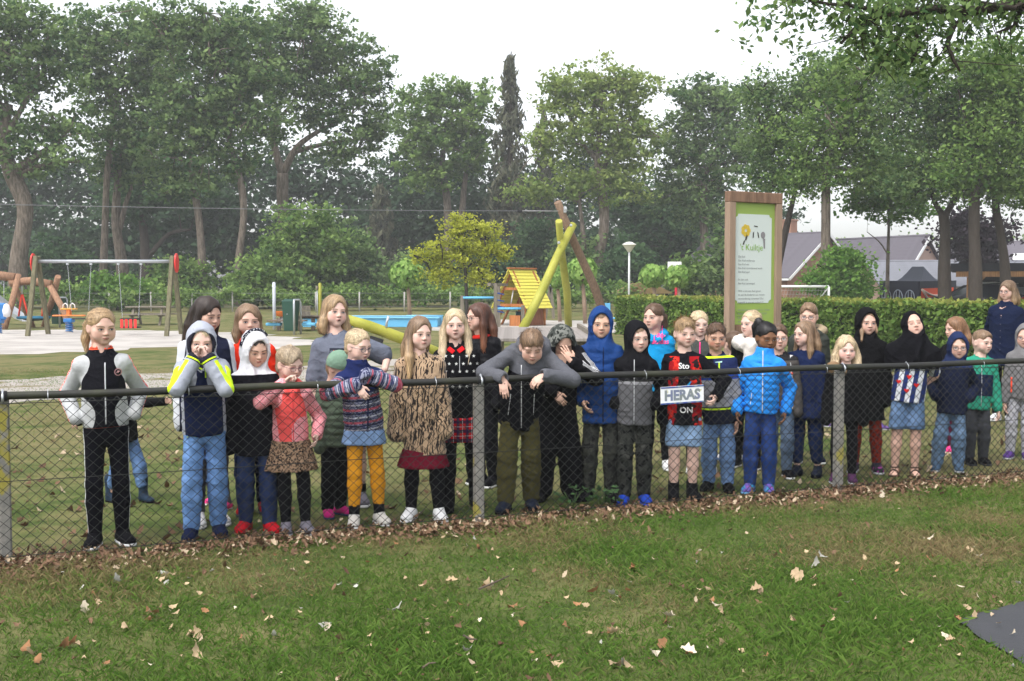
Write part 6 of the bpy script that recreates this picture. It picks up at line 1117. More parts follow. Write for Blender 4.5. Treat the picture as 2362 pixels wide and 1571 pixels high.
# ------------------------------------------------------------------ the people behind the fence
BLK = fab('black', (.007, .007, .009)); BLK2 = fab('soft black', (.006, .006, .007), .3); NVY = fab('navy', (.008, .013, .04)); WHT = fab('white', (.72, .72, .73)); LGR = fab('light grey', (.42, .43, .45)); GRY = fab('mid grey', (.13, .135, .15))
DGR = fab('dark grey', (.045, .047, .055)); RED = fab('red', (.55, .02, .015)); NEON = fab('neon', (.55, .8, .03)); CORAL = fab('coral', (.9, .10, .05)); SILV = fab('silver', (.55, .56, .58), rough=.4); PINK = fab('hot pink', (.8, .06, .25)); DKBL = fab('dark brown frame', (.02, .014, .012), rough=.35)
MAUVE = fab('rose frame', (.14, .03, .06), rough=.35); FUR = fab('fur', (.55, .48, .38), .5, bsc=90)
FAIR = (.61, .385, .305); PALE = (.66, .44, .365); TAN = (.52, .305, .215); BROWN = (.20, .095, .05)
H_BLOND = hairmat('blond', (.42, .28, .15), (.55, .40, .24)); H_PALE = hairmat('pale blond', (.62, .48, .30), (.72, .58, .40)); H_ASH = hairmat('ash blond', (.40, .31, .21)); H_DARK = hairmat('dark brown', (.035, .022, .017), (.05, .03, .022)); H_BRN = hairmat('brown', (.13, .075, .045), (.2, .12, .07))
H_LBRN = hairmat('light brown', (.26, .165, .10), (.38, .26, .15)); H_RED = hairmat('auburn', (.10, .04, .025), (.22, .085, .04)); H_OMB = hairmat('light brown to blond', (.24, .155, .095), (.62, .42, .22)); H_BLK = hairmat('black', (.012, .010, .011), (.02, .018, .018)); H_GING = hairmat('ginger brown', (.25, .13, .065), (.36, .21, .11))
def DD(bx, off): return (7.36 + off) / (1 - .416 * (bx - 1181) / F)
def zf(p, y): return (EYE - (y - 660) * p.D / F) / p.h
def long_hair(n=.3, w=.09, fr=-.05, r=.028, back=True, tip=.011, kx=(-.045, 0, .045)):
    c = [[(a * .068, .0, .03, .022), (a * (w - .008), -.002, -.06, r), (a * w, fr * .5, -.06 - n * .5, r * .95), (a * w * .95, fr, -.06 - n, tip)] for a in (-1, 1)]
    if back: c += [[(x, .085, .0, .03), (x * 1.3, .095, -.1, .036), (x * 1.4, .105, -.06 - n * .9, .02)] for x in kx]
    return c
def sneak(p, a=BLK, b=WHT, c=WHT, kind='sneaker', sc=1): p.shoes(kind, (a, b, c), sc)
G_FR = 'children lined up along the fence'; G_BK = 'children standing behind the front row'
def pp(label, bx, off, hx, hy, **k): return Person(label, DD(bx, off), bx, hx, hy, group=k.pop('group', G_FR), **k)

# girl in the bomber jacket
p = pp('person in black bomber jacket with white sleeves and coral stripes, hands in pockets', 240, .24, 233, 712, hyaw=20, hpitch=8, arms=('pocket', 'pocket'), hands=(None, None), tone=FAIR, brow=(.30, .19, .11), gaze=.6)
def f(q):
    arm = q.at('arm'); al = q.at('al'); ao = q.at('ao'); x, y, z = q.sep(q.av('tl')); sl = (arm + al * .05).gt(-.028)
    c = q.mix((.006, .006, .009), q.mul((.44, .45, .46), q.noise(40, 2) * .35 + .82), sl); st = ao.gt(.90); lt = (q.noise(120, 1)).gt(.56)
    c = q.mix(c, q.mix((.92, .09, .06), (.85, .8, .8), lt), st * sl); c = q.mix(c, q.mix((.92, .10, .04), (.02, .02, .02), ((z * 38).fract()).gt(.62)), z.gt(1.075)); hm = z.lt(-.02) * (1 - sl)
    return q.mix(c, q.mix((.92, .10, .04), (.02, .02, .02), (z * 30).fract().gt(.55)), z.lt(.035) * arm.lt(-.05))
p.top(pat('bomber', f, .6), hem=zf(p, 985), inf=.012, wr=.003, arm=(.034, .032, .026))
p.zipper(SILV, zf(p, 975) * p.h, zf(p, 835) * p.h, 0, .004)
bz = zf(p, 857) * p.h; p.decal('badge', [[(.072 + .022 * math.cos(t), bz + .022 * math.sin(t)) for t in np.linspace(0, 6.28, 18, endpoint=False)]], fab('badge rose', (.45, .25, .26)), off=.003); p.decal('badge', [[(.072 + .0165 * math.cos(t), bz + .0165 * math.sin(t)) for t in np.linspace(0, 6.28, 18, endpoint=False)]], BLK, off=.0045)
p.decal('badge', [[(.060, bz - .003), (.066, bz - .006), (.084, bz + .005), (.078, bz + .008)], [(.064, bz + .006), (.070, bz + .009), (.076, bz - .004), (.071, bz - .006)]], fab('badge rose', (.45, .25, .26)), off=.006)
p.trousers(pat('legging stripe', lambda q: q.mix((.006, .006, .009), (.6, .6, .62), q.at('lo').gt(.93))), r=(.057, .043, .033), inf=.003, wr=.0015, upto=.98); sneak(p)
p.hair(H_BLOND, cap=.007, flow='tie', tie=(-.03, .10, .01), face=(.065, .124), chains=[[(-.02, .085, .02, .026), (-.045, .105, -.01, .026), (-.055, .105, -.09, .026), (-.05, .095, -.17, .012)]], zmin=-.2, n=520, L=.09)

# small child walking behind her
p = pp('small person in dark jacket, jeans and rubber boots walking behind the bomber jacket', 285, 1.75, 262, 850, hyaw=50, yaw=40, arms=((152, 985, .05), (398, 925, -.12)), hands=('relax', 'relax'), legs=((-.05, .10, 0), (.075, -.10, 0)), tone=FAIR, group=G_BK)
p.top(BLK2, hem=.46, collar='hood', hood='down'); p.trousers(denim('light', (.09, .16, .30)), upto=.8, inf=.014); p.shoes('rubber_boot', (fab('navy rubber', (.02, .035, .06), rough=.4), BLK, None)); p.hair(H_BLOND, cap=.008, flow='fwd', L=.05, topb=.006)

# dark haired girl
p = pp('person in navy jacket with white sleeve panels behind the neon striped hoodie', 475, .72, 478, 686, hyaw=38, hpitch=14, yaw=10, arms=('hang', 'hang'), hands=(None, None), tone=(.55, .34, .26), brow=(.05, .03, .02), lid=.35, group=G_BK)
p.top(pat('white navy', lambda q: q.mix(q.mix((.015, .018, .04), (.62, .64, .68), (q.at('ao')).gt(.35) * q.at('arm').gt(-.02)), (.55, .57, .6), q.at('ao').lt(-.97))), hem=.47, inf=.02, wr=.005); p.trousers(fab('charcoal melange', (.06, .06, .07), .4), inf=.004); sneak(p, WHT)
p.hair(H_DARK, cap=.013, ears=False, zmin=-.4, L=.2, n=700, face=(.063, .124), chains=long_hair(.34, .082, .02, .03), part=.3)

# boy with neon sleeves
p = pp('person in grey and navy hooded jacket with neon yellow stripes, fists held to mouth', 468, .24, 464, 748, h=1.36, lean=7, hpitch=8, hyaw=2, arms=((449, 828, -.21, (-.6, -.25, -1)), (480, 828, -.21, (.6, -.25, -1))), hands=('grip', 'grip'), tone=PALE, brow=(.42, .30, .18))
def f(q):
    arm = q.at('arm'); al = q.at('al'); ao = q.at('ao'); x, y, z = q.sep(q.av('tl')); sl = (arm + al * .1).gt(-.02)
    c = q.mix((.012, .018, .055), (.33, .35, .41), sl); c = q.mix(c, (.60, .85, .03), ao.gt(.55) * al.gt(.10) * sl * al.lt(.93)); c = q.mix(c, (.02, .02, .03), al.gt(.95)); c = q.mix(c, (.60, .85, .03), al.gt(.965) * al.lt(.985))
    c = q.mix(c, (.36, .38, .44), z.gt(1.04) * sl.lt(.5)); c = q.mix(c, (.60, .85, .03), (z + .10).abs().lt(.022) * x.abs().gt(.05)); return q.mix(c, (.36, .38, .44), x.abs().gt(.112) * z.lt(.6))
p.top(pat('neon hoodie', f), hem=zf(p, 1002), hood='up', inf=.017, wr=.004, cuff=.004); p.trousers(denim('bright', (.11, .21, .42), .7), inf=.014); sneak(p, NVY, DGR, DGR); p.zipper(NEON, zf(p, 868) * p.h, zf(p, 838) * p.h, .012, .005)
p.hair(H_PALE, cap=.002, flow='fwd', face=(.056, .100), L=.04, n=120)

# child held by the hand, mostly hidden
p = pp('small person in blue jumper and grey trousers half hidden behind the neon striped hoodie', 490, 1.3, 478, 858, yaw=-40, hyaw=-40, arms=((412, 920, -.05), 'hang'), hands=('relax', None), legs=((-.10, .1, 0), (.14, -.05, 0)), tone=FAIR, group=G_BK)
p.top(fab('royal blue', (.02, .05, .2)), hem=.47, collar='crew'); p.trousers(fab('grey melange', (.08, .08, .1), .5), inf=.004); sneak(p, PINK); p.hair(H_BRN, cap=.008, flow='fwd', L=.05)

# boy in red
p = pp('person in orange red jacket standing behind the white hood', 583, .95, 572, 703, hyaw=10, hpitch=4, arms=('hang', 'hang'), hands=(None, None), tone=FAIR, brow=(.25, .16, .09), group=G_BK)
p.top(fab('orange red', (.75, .035, .012)), hem=.47, inf=.02, hood='down', wr=.005); p.trousers(NVY); sneak(p, fab('deep red', (.3, .01, .015)), DGR)
p.hair(H_LBRN, cap=.013, ears=False, zmin=-.2, L=.13, n=520, face=(.063, .124), chains=long_hair(.10, .078, -.01, .026, True, .016), part=-.6)

# white hood
p = pp('person in black coat with white sweatshirt hood up, looking down', 588, .30, 588, 768, hyaw=22, hpitch=16, arms=('hang', 'hang'), hands=(None, None), tone=(.60, .38, .29), brow=(.03, .02, .015), lid=.45)
def f(q):
    x, y, z = q.sep(q.av('tl')); hx = q.x; return q.mix((.007, .007, .010), (.66, .66, .70), z.gt(1.0) * (q.at('arm')).lt(.2))
p.top(pat('white hood', f), hem=zf(p, 1050), hood='up', inf=.022, wr=.005)
b = MB(); b.tube([tuple(p.hc + p.HM @ (A3(.098 * math.sin(t) - .0, .012, .012 + .124 * math.cos(t)) * p.hs)) for t in np.linspace(-1.5, .9, 22)], .011, 6); bo = b.build('hood_band', pat('letter band', lambda q: q.mix((.012, .014, .03), (.7, .7, .72), (q.noise(95, 1)).gt(.60))), p.obj)
p.trousers(denim('dark', (.018, .03, .08), .3), inf=.012); sneak(p, fab('shoe red', (.42, .012, .02)), fab('shoe red', (.42, .012, .02)), WHT); p.hair(H_DARK, cap=.002, flow='fwd', face=(.056, .104), L=.04, n=120)

# pink girl
p = pp('small person with glasses in pink fleece hoodie and leopard print skirt', 668, .22, 668, 802, hyaw=36, hpitch=16, arms=((652, 884, -.20, (-1, .1, -.9)), (731, 1005, -.02)), hands=('grip', 'relax'), tone=PALE, brow=(.4, .28, .18), yaw=10, lid=.5)
def f(q):
    x, y, z = q.sep(q.av('tl')); a = q.at('arm'); n = q.noise(160, 2); m = q.mix((.72, .22, .26), (.80, .42, .44), n.gt(.52)); c = q.mix((.82, .105, .10), m, (a + q.at('al') * .1).gt(-.015)); return q.mix(c, m, (x.abs() - .05 - z * .03).gt(.028) * z.lt(.75))
p.top(pat('pink fleece', f), hem=zf(p, 1028), hood='down', inf=.015, wr=.0045, collar='hood'); p.zipper(fab('coral zip', (.75, .08, .09)), zf(p, 1022) * p.h, zf(p, 880) * p.h, .0, .003)
def leo(q):
    v = q.voro(75, q.vec(q.x + q.noise(30, 2) * .02, q.y, q.z + q.noise(33, 2) * .02)); v2 = q.voro(75, q.vec(q.x + q.noise(30, 2) * .02, q.y, q.z + q.noise(33, 2) * .02), 'Distance', 'F2'); c = q.mix((.29, .19, .125), (.15, .085, .05), v.lt(.22)); return q.mix(c, (.008, .006, .007), v.gt(.27) * v.lt(.52) * q.noise(60, 1).gt(.40))
p.skirt(pat('leopard', leo), zf(p, 1085), zf(p, 1015), flare=.045, pleat=(13, .010)); p.trousers(BLK, 'leggings', r=(.057, .042, .031), inf=.003, wr=.001); sneak(p, fab('shoe grey', (.16, .15, .18)), LGR, PINK)
p.hair(H_ASH, cap=.012, flow='tie', tie=(0, .10, .06), face=(.060, .108), n=520, L=.08, chains=[[(0, .085, .05, .03), (.01, .105, .045, .025)]], noise=.006, curl=.3); p.glasses(MAUVE)

# grey t-shirt
p = pp('person in blue grey T-shirt with dark lettered print, behind the patterned jacket', 800, 1.0, 772, 684, hyaw=22, hpitch=-2, hroll=4, mo=.0042, arms=('hang', (885, 862, -.1, (.8, .5, -.3))), hands=('relax', None), tone=PALE, brow=(.35, .24, .15), group=G_BK, wide=1.12, skinres=.012)
p.top(fab('heather blue grey', (.14, .155, .20), .2), 'shirt', hem=.46, sl=.42, collar='crew', inf=.016, cuff=.012, wr=.005, arm=(.043, .040, .03))
b0 = zf(p, 812) * p.h; p.decal('print', [[(-.12 + .03 * i, b0 - .033), (-.09 + .03 * i, b0 - .033), (-.09 + .03 * i, b0 + .033), (-.12 + .03 * i, b0 + .033)] for i in range(6)], fab('print dark', (.03, .035, .05)), off=.004); p.print_text('JACK', -.055, b0 + .004, .036, fab('print orange', (.8, .10, .05)), .0012, off=.008)
p.trousers(DGR, 'shorts', upto=.45, inf=.016, r=(.058, .056, .05)); p.socks(BLK, .8); sneak(p, fab('shoe grey', (.16, .15, .18)), WHT)
p.hair(hairmat('wavy blond', (.40, .27, .15), (.52, .36, .20)), cap=.016, ears=False, zmin=-.2, L=.12, n=620, face=(.063, .124), chains=long_hair(.085, .088, -.012, .032, True, .020), part=.5, curl=.35)

# small child with the green hat
p = pp('small person in green knitted hat and green quilted jacket behind the mustard leggings', 768, .62, 782, 812, hyaw=60, hpitch=15, yaw=30, arms=('hang', 'hang'), hands=(None, None), tone=FAIR, group=G_BK)
p.top(fab('sage green', (.10, .135, .095), rough=.5), hem=zf(p, 1030), puff=.045, inf=.02, hood=None, collar='stand'); p.trousers(BLK, inf=.012); sneak(p, fab('shoe pink', (.55, .03, .2)), fab('sole navy', (.05, .06, .12))); p.hair(H_LBRN, cap=.004, flow='fwd', L=.04, n=150)
b = MB(); b.lathe((0, 0, 0), [(.098, .0), (.102, .02), (.103, .035), (.094, .075), (.07, .105), (.035, .122), (.0, .126)], 20); p.headpart('knitted_hat', b, fab('hat green', (.17, .27, .2), .3))

# patterned jacket girl
p = pp('person with glasses in fair isle patterned jacket and mustard leggings, arms folded on rail', 838, .24, 826, 760, lean=6, hyaw=42, hpitch=12, yaw=8, arms=((823, 888, -.30, (-1, -.15, -.35)), (846, 866, -.27, (1, -.1, -.35))), hands=(('loose', (.5, -.3, -.7), (.2, .9, -.2)), None), tone=PALE, brow=(.40, .28, .17), lid=.3)
def f(q):
    x, y, z = q.sep(q.av('tl')); a = q.at('arm'); al = q.at('al'); sl = a.gt(-.01); u = (z * 4.6) - (z * 4.6 - al * 7.0) * sl; b = (u * 1).fract(); fine = q.noise(1, 2, q.vec(q.x * 70, q.y * 70, u * 26))
    c = q.mix((.03, .035, .085), (.23, .24, .33), fine.gt(.52)); c = q.mix(c, q.mix((.30, .05, .08), (.40, .12, .16), fine.gt(.5)), b.gt(.62) * b.lt(.80)); c = q.mix(c, (.45, .45, .52), (b - .12).abs().lt(.05) * fine.gt(.42)); c = q.mix(c, (.02, .024, .06), (b - .45).abs().lt(.06))
    return q.mix(c, (.014, .022, .085), z.gt(.66 ) * (1 - sl * al.gt(.16)))
p.top(pat('fair isle', f), hem=zf(p, 1000), inf=.02, collar='high', wr=.0055, flare=.03, cuff=.006); p.zipper(fab('zip navy', (.015, .02, .06)), zf(p, 995) * p.h, zf(p, 845) * p.h, .01, .005)
cu = MB(); e = p.wr[0]; cu.tube([e - p.hd[0] * .045, e - p.hd[0] * .01, e + p.hd[0] * .02], [.044, .045, .039], 12); cu.build('cuff', CORAL, p.obj)
p.skirt(denim('skirt', (.16, .25, .42)), zf(p, 1025), zf(p, 990), flare=.02, pleat=(20, .003), inf=.012); p.trousers(fab('mustard', (.62, .27, .018)), 'leggings', r=(.057, .042, .031), inf=.004, wr=.0015, upto=.86); p.socks(BLK, .70, 1.0, .004); sneak(p, fab('cream', (.52, .50, .47)), WHT, LGR)
p.hair(H_PALE, cap=.008, flow='tie', tie=(0, .11, .0), n=560, face=(.065, .124), L=.1); p.glasses(fab('blue grey frame', (.06, .07, .11), rough=.3), .021, .016)

# tiger coat
def tiger(q):
    n = q.noise(7, 2); w = q.noise(1, 2, q.vec(q.x * 105 + n * 9, q.y * 60, q.z * 13 + n * 4)); c = q.mul((.42, .29, .185), q.noise(9, 3) * .5 + .75); return q.mix(c, (.022, .015, .013), w.gt(.53))
p = pp('person in tiger striped fur coat over maroon pleated skirt', 975, .26, 968, 733, hyaw=24, hpitch=2, hroll=3, arms=('hang', 'hang'), hands=(None, None), tone=PALE, brow=(.32, .21, .13), squint=.5)
p.top(pat('tiger fur', tiger, .95, 120, sheen=.3), 'coat', hem=zf(p, 1050), inf=.020, wr=.005, flare=.012, arm=(.037, .035, .034), collar='stand', cuff=.008, waist=None); p.skirt(fab('maroon', (.12, .008, .02)), zf(p, 1078), zf(p, 1035), flare=.04, pleat=(34, .006)); p.trousers(BLK, 'leggings', r=(.057, .042, .031), inf=.004, wr=.001); sneak(p, WHT, WHT, LGR)
p.hair(H_OMB, cap=.012, ears=False, zmin=-.3, L=.2, n=700, face=(.063, .124), chains=[[(-.068, .0, .03, .022), (-.084, .0, -.06, .028), (-.10, -.06, -.16, .030), (-.10, -.085, -.30, .012)], [(.066, .02, .03, .02), (.074, .03, -.06, .024), (.08, .05, -.16, .02)]] + [[(x, .085, .0, .03), (x * 1.3, .095, -.1, .036), (x * 1.4, .105, -.26, .02)] for x in (-.045, 0, .045)])

# star girl
p = pp('person in black star print top with red collar and red tartan skirt', 1060, .55, 1050, 714, hyaw=2, hpitch=1, mo=.0026, arms=('hang', 'hang'), hands=(None, None), tone=PALE, brow=(.35, .24, .15), squint=.2)
p.top(BLK, 'shirt', hem=zf(p, 972), inf=.013, collar='stand', wr=.003); st = lambda cx, cz, r: [(cx + (r if i % 2 == 0 else r * .42) * math.sin(i * math.pi / 5), cz + (r if i % 2 == 0 else r * .42) * math.cos(i * math.pi / 5)) for i in range(10)]
tz = zf(p, 820) * p.h; p.decal('star_print', [st(-.095 + .048 * i + .024 * (j % 2), tz - j * .052, .0125) for j in range(5) for i in range(5) if j > 0 or i in (0, 1, 3, 4)], fab('star', (.62, .62, .6)), off=.004)
for a in (-1, 1): b = MB(); b.box((0, 0, 0), (.050, .008, .032), None, .003); o = b.build('collar', fab('shirt red', (.6, .015, .02)), p.obj); o.location = p.tp(a * .034, -.064, .985 * p.T); o.rotation_euler = (R(-30), R(a * -34), R(a * 22))
p.zipper(SILV, tz - .10, tz, .0, .002)
def tartan(q):
    u = (q.x * 16).fract(); v = (q.z * 16).fract(); c = q.mix((.42, .012, .015), (.12, .008, .02), u.gt(.62)); c = q.mix(c, (.05, .01, .03), v.gt(.65)); c = q.mix(c, (.012, .016, .06), (u - .8).abs().lt(.06)); return q.mix(c, (.3, .3, .32), (v - .3).abs().lt(.03) + (u - .3).abs().lt(.03))
p.skirt(pat('tartan', tartan), zf(p, 1018), zf(p, 962), flare=.015, pleat=(18, .003)); p.trousers(BLK, 'leggings', r=(.057, .042, .031), inf=.003, wr=.001); sneak(p, BLK2, BLK, None, 'boot')
p.hair(H_PALE, cap=.012, ears=False, zmin=-.4, L=.24, n=800, face=(.063, .124), chains=long_hair(.28, .098, -.075, .03))

# woman in leather jacket
p = pp('person with glasses in black leather jacket and red scarf, turned sideways', 1120, 1.4, 1104, 700, hyaw=-62, hpitch=2, yaw=-40, arms=('hang', 'hang'), hands=(None, None), tone=(.62, .38, .30), brow=(.08, .04, .03), group=G_BK)
p.top(fab('leather', (.008, .008, .010), rough=.38), hem=.49, inf=.018, collar='stand', wr=.006); p.trousers(BLK, inf=.006); sneak(p, BLK); p.hair(H_RED, cap=.013, ears=False, zmin=-.42, L=.22, n=700, face=(.063, .124), chains=long_hair(.36, .082, .0, .03)); p.glasses(DKBL)
b = MB(); b.tube([tuple(p.tp(.066 * math.cos(t), .01 + .06 * math.sin(t), p.T * 1.03)) for t in np.linspace(0, 6.28, 15)], .02, 8); b.build('scarf', RED, p.obj)

# boy leaning over the rail
p = pp('person in grey and black padded jacket bent over the rail, olive trousers', 1200, .26, 1226, 762, h=1.42, lean=15, hdep=-.19, hyaw=8, hpitch=24, arms=((1158, 872, -.36, (-1, .5, -.25)), (1258, 866, -.36, (1, .5, -.25))), hands=(('relax', (.15, -.35, -1), (0, 1, -.2)), ('loose', (-.8, -.4, -.55), (-.1, .7, -.7))), tone=FAIR, brow=(.2, .13, .08), lid=.85, legs=((-.10, .0, -16), (.075, .12, 8)))
def f(q):
    x, y, z = q.sep(q.av('tl')); a = q.at('arm'); al = q.at('al'); g = q.mul((.10, .103, .118), q.noise(260, 2) * .9 + .55); c = q.mix((.007, .007, .010), g, z.gt(.62).mx((a).gt(.0) * al.lt(.93)) )
    return c
p.top(pat('ski jacket', f), hem=zf(p, 985), inf=.020, hood='down', collar='hood', wr=.005, arm=(.032, .030, .025)); zz = lambda y: zf(p, y) * p.h
p.zipper(SILV, zz(985), zz(838), .008, .0035)
for a, b_ in ((-.082, -.062), (.088, .095)): p.zipper(SILV, zz(955), zz(905), a, .003, 'zip', b_)
p.trousers(fab('olive', (.075, .068, .026), .3), inf=.016, wr=.006, r=(.054, .048, .040), topz=-.06); sneak(p, fab('dark navy shoe', (.015, .02, .035)), BLK, None, 'boot'); p.hair(H_LBRN, cap=.006, topb=.012, flow='fwd', L=.06, n=620, face=(.068, .100), off=.008, back=-.045)

# camo hood boy
p = pp('person all in black with camouflage hood, one hand over the face', 1285, .55, 1296, 754, h=1.40, lean=12, hyaw=20, hpitch=32, arms=((1278, 905, -.16, (-1, .3, -.5)), (1322, 838, -.30, (.9, -.3, -.9))), hands=(('loose', (.5, -.5, -.6), (.3, .8, -.3)), ('flat', (-.5, .15, .75), (-.2, .9, .1))), tone=(.58, .36, .27), brow=(.05, .03, .02), lid=.9, legs=((-.11, .02, -14), (.11, .04, 14)))
def f(q):
    x, y, z = q.sep(q.av('tl')); a = q.at('arm'); ao = q.at('ao'); al = q.at('al'); cm = q.mix((.05, .055, .05), (.16, .165, .15), q.noise(26, 2).gt(.5)); cm = q.mix(cm, (.02, .022, .02), q.noise(30, 2, q.vec(q.x + 4, q.y, q.z)).gt(.58)); c = q.mix((.007, .007, .009), cm, z.gt(1.03) * a.lt(.2)); return q.mix(c, (.65, .65, .66), ((ao + 1.0) * 9).fract().gt(.6) * ao.gt(.62) * a.gt(.0) * al.gt(.12) * al.lt(.9))
p.top(pat('camo hood', f), hem=.45, inf=.024, hood='up', wr=.006); p.trousers(BLK, inf=.02, r=(.062, .060, .058), wr=.006); sneak(p, BLK, BLK, WHT)

# blue hooded boy
p = pp('person in bright navy quilted jacket with hood up and camouflage trousers', 1388, .42, 1386, 712, hyaw=6, hpitch=6, hroll=3, arms=((1343, 925, -.02), 'hang'), hands=('relax', None), tone=(.60, .37, .27), brow=(.06, .04, .03), squint=.6, smile=.006)
p.top(fab('blue quilt', (.012, .045, .17), rough=.55), hem=zf(p, 975), inf=.022, hood='up', puff=.075, wr=.004); p.zipper(NVY, zf(p, 970) * p.h, zf(p, 800) * p.h, .012, .004); p.trousers(camo('dark', [(.03, .032, .03), (.05, .052, .045), (.018, .018, .018), (.07, .07, .06)]), inf=.012, wr=.004); sneak(p, BLK, BLK, fab('orange lace', (.9, .12, .02))); p.hair(H_LBRN, cap=.002, flow='fwd', face=(.056, .096), L=.04, n=150)

# black and grey hooded boy
p = pp('person in black hooded jacket with grey lower half and dark camouflage trousers', 1465, .24, 1470, 744, hyaw=24, hpitch=8, arms=('pocket', 'pocket'), hands=(None, None), tone=PALE, brow=(.2, .13, .08), gaze=.7)
def f(q):
    x, y, z = q.sep(q.av('tl')); a = q.at('arm'); c = q.mix((.008, .008, .010), q.mul((.115, .115, .125), q.noise(120, 2) * .5 + .75), z.lt(.55) * a.lt(.0)); return q.mix(c, (.28, .28, .30), (z - .575).abs().lt(.028) * a.lt(.0))
p.top(pat('two tone', f), hem=zf(p, 980), inf=.018, hood='up', wr=.005); p.zipper(SILV, zf(p, 975) * p.h, zf(p, 828) * p.h, -.004, .003); p.trousers(camo('black', [(.02, .022, .02), (.035, .037, .033), (.006, .006, .007), (.06, .06, .055)], 20), inf=.014, wr=.005); sneak(p, fab('shoe blue', (.02, .06, .4)), fab('shoe blue', (.02, .06, .4)), BLK); p.hair(H_LBRN, cap=.002, flow='fwd', face=(.056, .098), L=.05, n=150)

# trefoil hoodie
p = pp('person in bright blue hoodie with pink sport logo, behind the black hood', 1518, 1.55, 1508, 702, hyaw=-32, hpitch=2, arms=('hang', 'hang'), hands=(None, None), tone=FAIR, brow=(.09, .05, .03), group=G_BK)
p.top(fab('turquoise blue', (.01, .26, .55)), hem=.48, inf=.016, hood='down', collar='hood', wr=.005); z0 = zf(p, 772) * p.h; TP = fab('logo pink', (.9, .10, .30)); leaf = lambda an, L=.062, w=.021: [(.02 + math.sin(an) * L * t + math.cos(an) * w * math.sin(math.pi * t) * sg, z0 - .02 + math.cos(an) * L * t - math.sin(an) * w * math.sin(math.pi * t) * sg) for sg, ts in ((1, np.linspace(0, 1, 8)), (-1, np.linspace(.87, .13, 6))) for t in ts]
p.decal('logo', [leaf(-.75), leaf(0), leaf(.75)], TP, off=.004); p.decal('logo', [[(-.03, z0 - .008 - .012 * i), (.07, z0 - .008 - .012 * i), (.07, z0 - .004 - .012 * i), (-.03, z0 - .004 - .012 * i)] for i in range(2)], fab('turquoise blue', (.01, .26, .55)), off=.0055); p.print_text('adidas', .02, z0 - .055, .058, TP, .001, 'logo')
for a in (-.03, .035): p.zipper(TP, zf(p, 790) * p.h, zf(p, 752) * p.h, a, .005, 'drawstring')
p.trousers(BLK, inf=.006); sneak(p, WHT); p.hair(H_BRN, cap=.009, flow='tie', tie=(.01, .1, .02), n=560, face=(.065, .124), chains=[[(.01, .09, .02, .024), (.03, .12, -.01, .026), (.035, .12, -.08, .024), (.03, .11, -.13, .01)]], zmin=-.15)

# red camouflage boy
p = pp('person in red camouflage jacket and denim shorts behind the small white plate', 1580, .24, 1580, 735, hyaw=20, hpitch=4, arms=('hang', (1652, 915, -.14, (.9, .5, -.2))), hands=(None, 'loose'), tone=PALE, brow=(.35, .24, .15), lid=.2, skinres=.012, pink=.2)
def f(q):
    x, y, z = q.sep(q.av('tl')); a = q.at('arm'); n = q.noise(13, 2); m = q.noise(13, 2, q.vec(q.x + 5, q.y, q.z)); r = q.mix((.30, .008, .012), (.62, .03, .02), m.gt(.56)); r = q.mix(r, (.02, .012, .014), n.gt(.53)); inner = (x.abs() - .012 - (1 - z) * .02).lt(.022); c = q.mix(r, (.007, .007, .010), inner.mx(a.gt(.01)).mx(z.gt(.98))); return c
p.top(pat('red camo', f), hem=zf(p, 980), inf=.018, collar='crew', wr=.006); p.print_text('Sto', -.005, zf(p, 843) * p.h, .058, WHT, .0012); p.print_text('ON', .015, zf(p, 944) * p.h, .060, WHT, .0015); bt = zf(p, 888) * p.h
p.decal('print', [[(.0, bt - .02), (.018, bt - .02), (.052, bt + .035), (.034, bt + .03)], [(.018, bt - .02), (.06, bt - .02), (.05, bt - .005), (.028, bt - .005)]], fab('print blue', (.02, .3, .65)), off=.004); rb = zf(p, 857) * p.h
p.decal('badge', [[(.085 + .020 * math.cos(t), rb + .020 * math.sin(t)) for t in np.linspace(0, 6.28, 16, endpoint=False)]], fab('badge red', (.6, .03, .03)), off=.003); p.decal('badge', [[(.085 + .014 * math.cos(t), rb + .014 * math.sin(t)) for t in np.linspace(0, 6.28, 16, endpoint=False)]], BLK, off=.0045)
p.trousers(denim('pale', (.22, .33, .50), .4), 'shorts', upto=.42, inf=.016, r=(.058, .056, .05), wr=.004); p.socks(BLK, .86); sneak(p, BLK, BLK, fab('deep red', (.3, .01, .015)), 'boot'); p.hair(H_BLOND, cap=.003, topb=.016, flow='fwd', L=.04, n=700, face=(.072, .120), off=.014, back=-.035)

# grey vest girl
p = pp('person in dark grey vest with pink zip, behind the red camouflage jacket', 1618, 1.3, 1613, 718, hyaw=14, hpitch=4, arms=('hang', 'hang'), hands=(None, None), tone=PALE, brow=(.5, .38, .26), group=G_BK)
p.top(fab('grey green', (.055, .06, .055)), hem=.49, inf=.016, collar='stand', wr=.004); p.zipper(PINK, zf(p, 830) * p.h, zf(p, 778) * p.h, -.01, .006); p.trousers(BLK, inf=.006); sneak(p, WHT); p.hair(H_PALE, cap=.008, flow='tie', tie=(0, .1, .03), n=450, chains=[[(.05, .07, .0, .02), (.07, .05, -.08, .022), (.075, .03, -.14, .01)]], zmin=-.16)

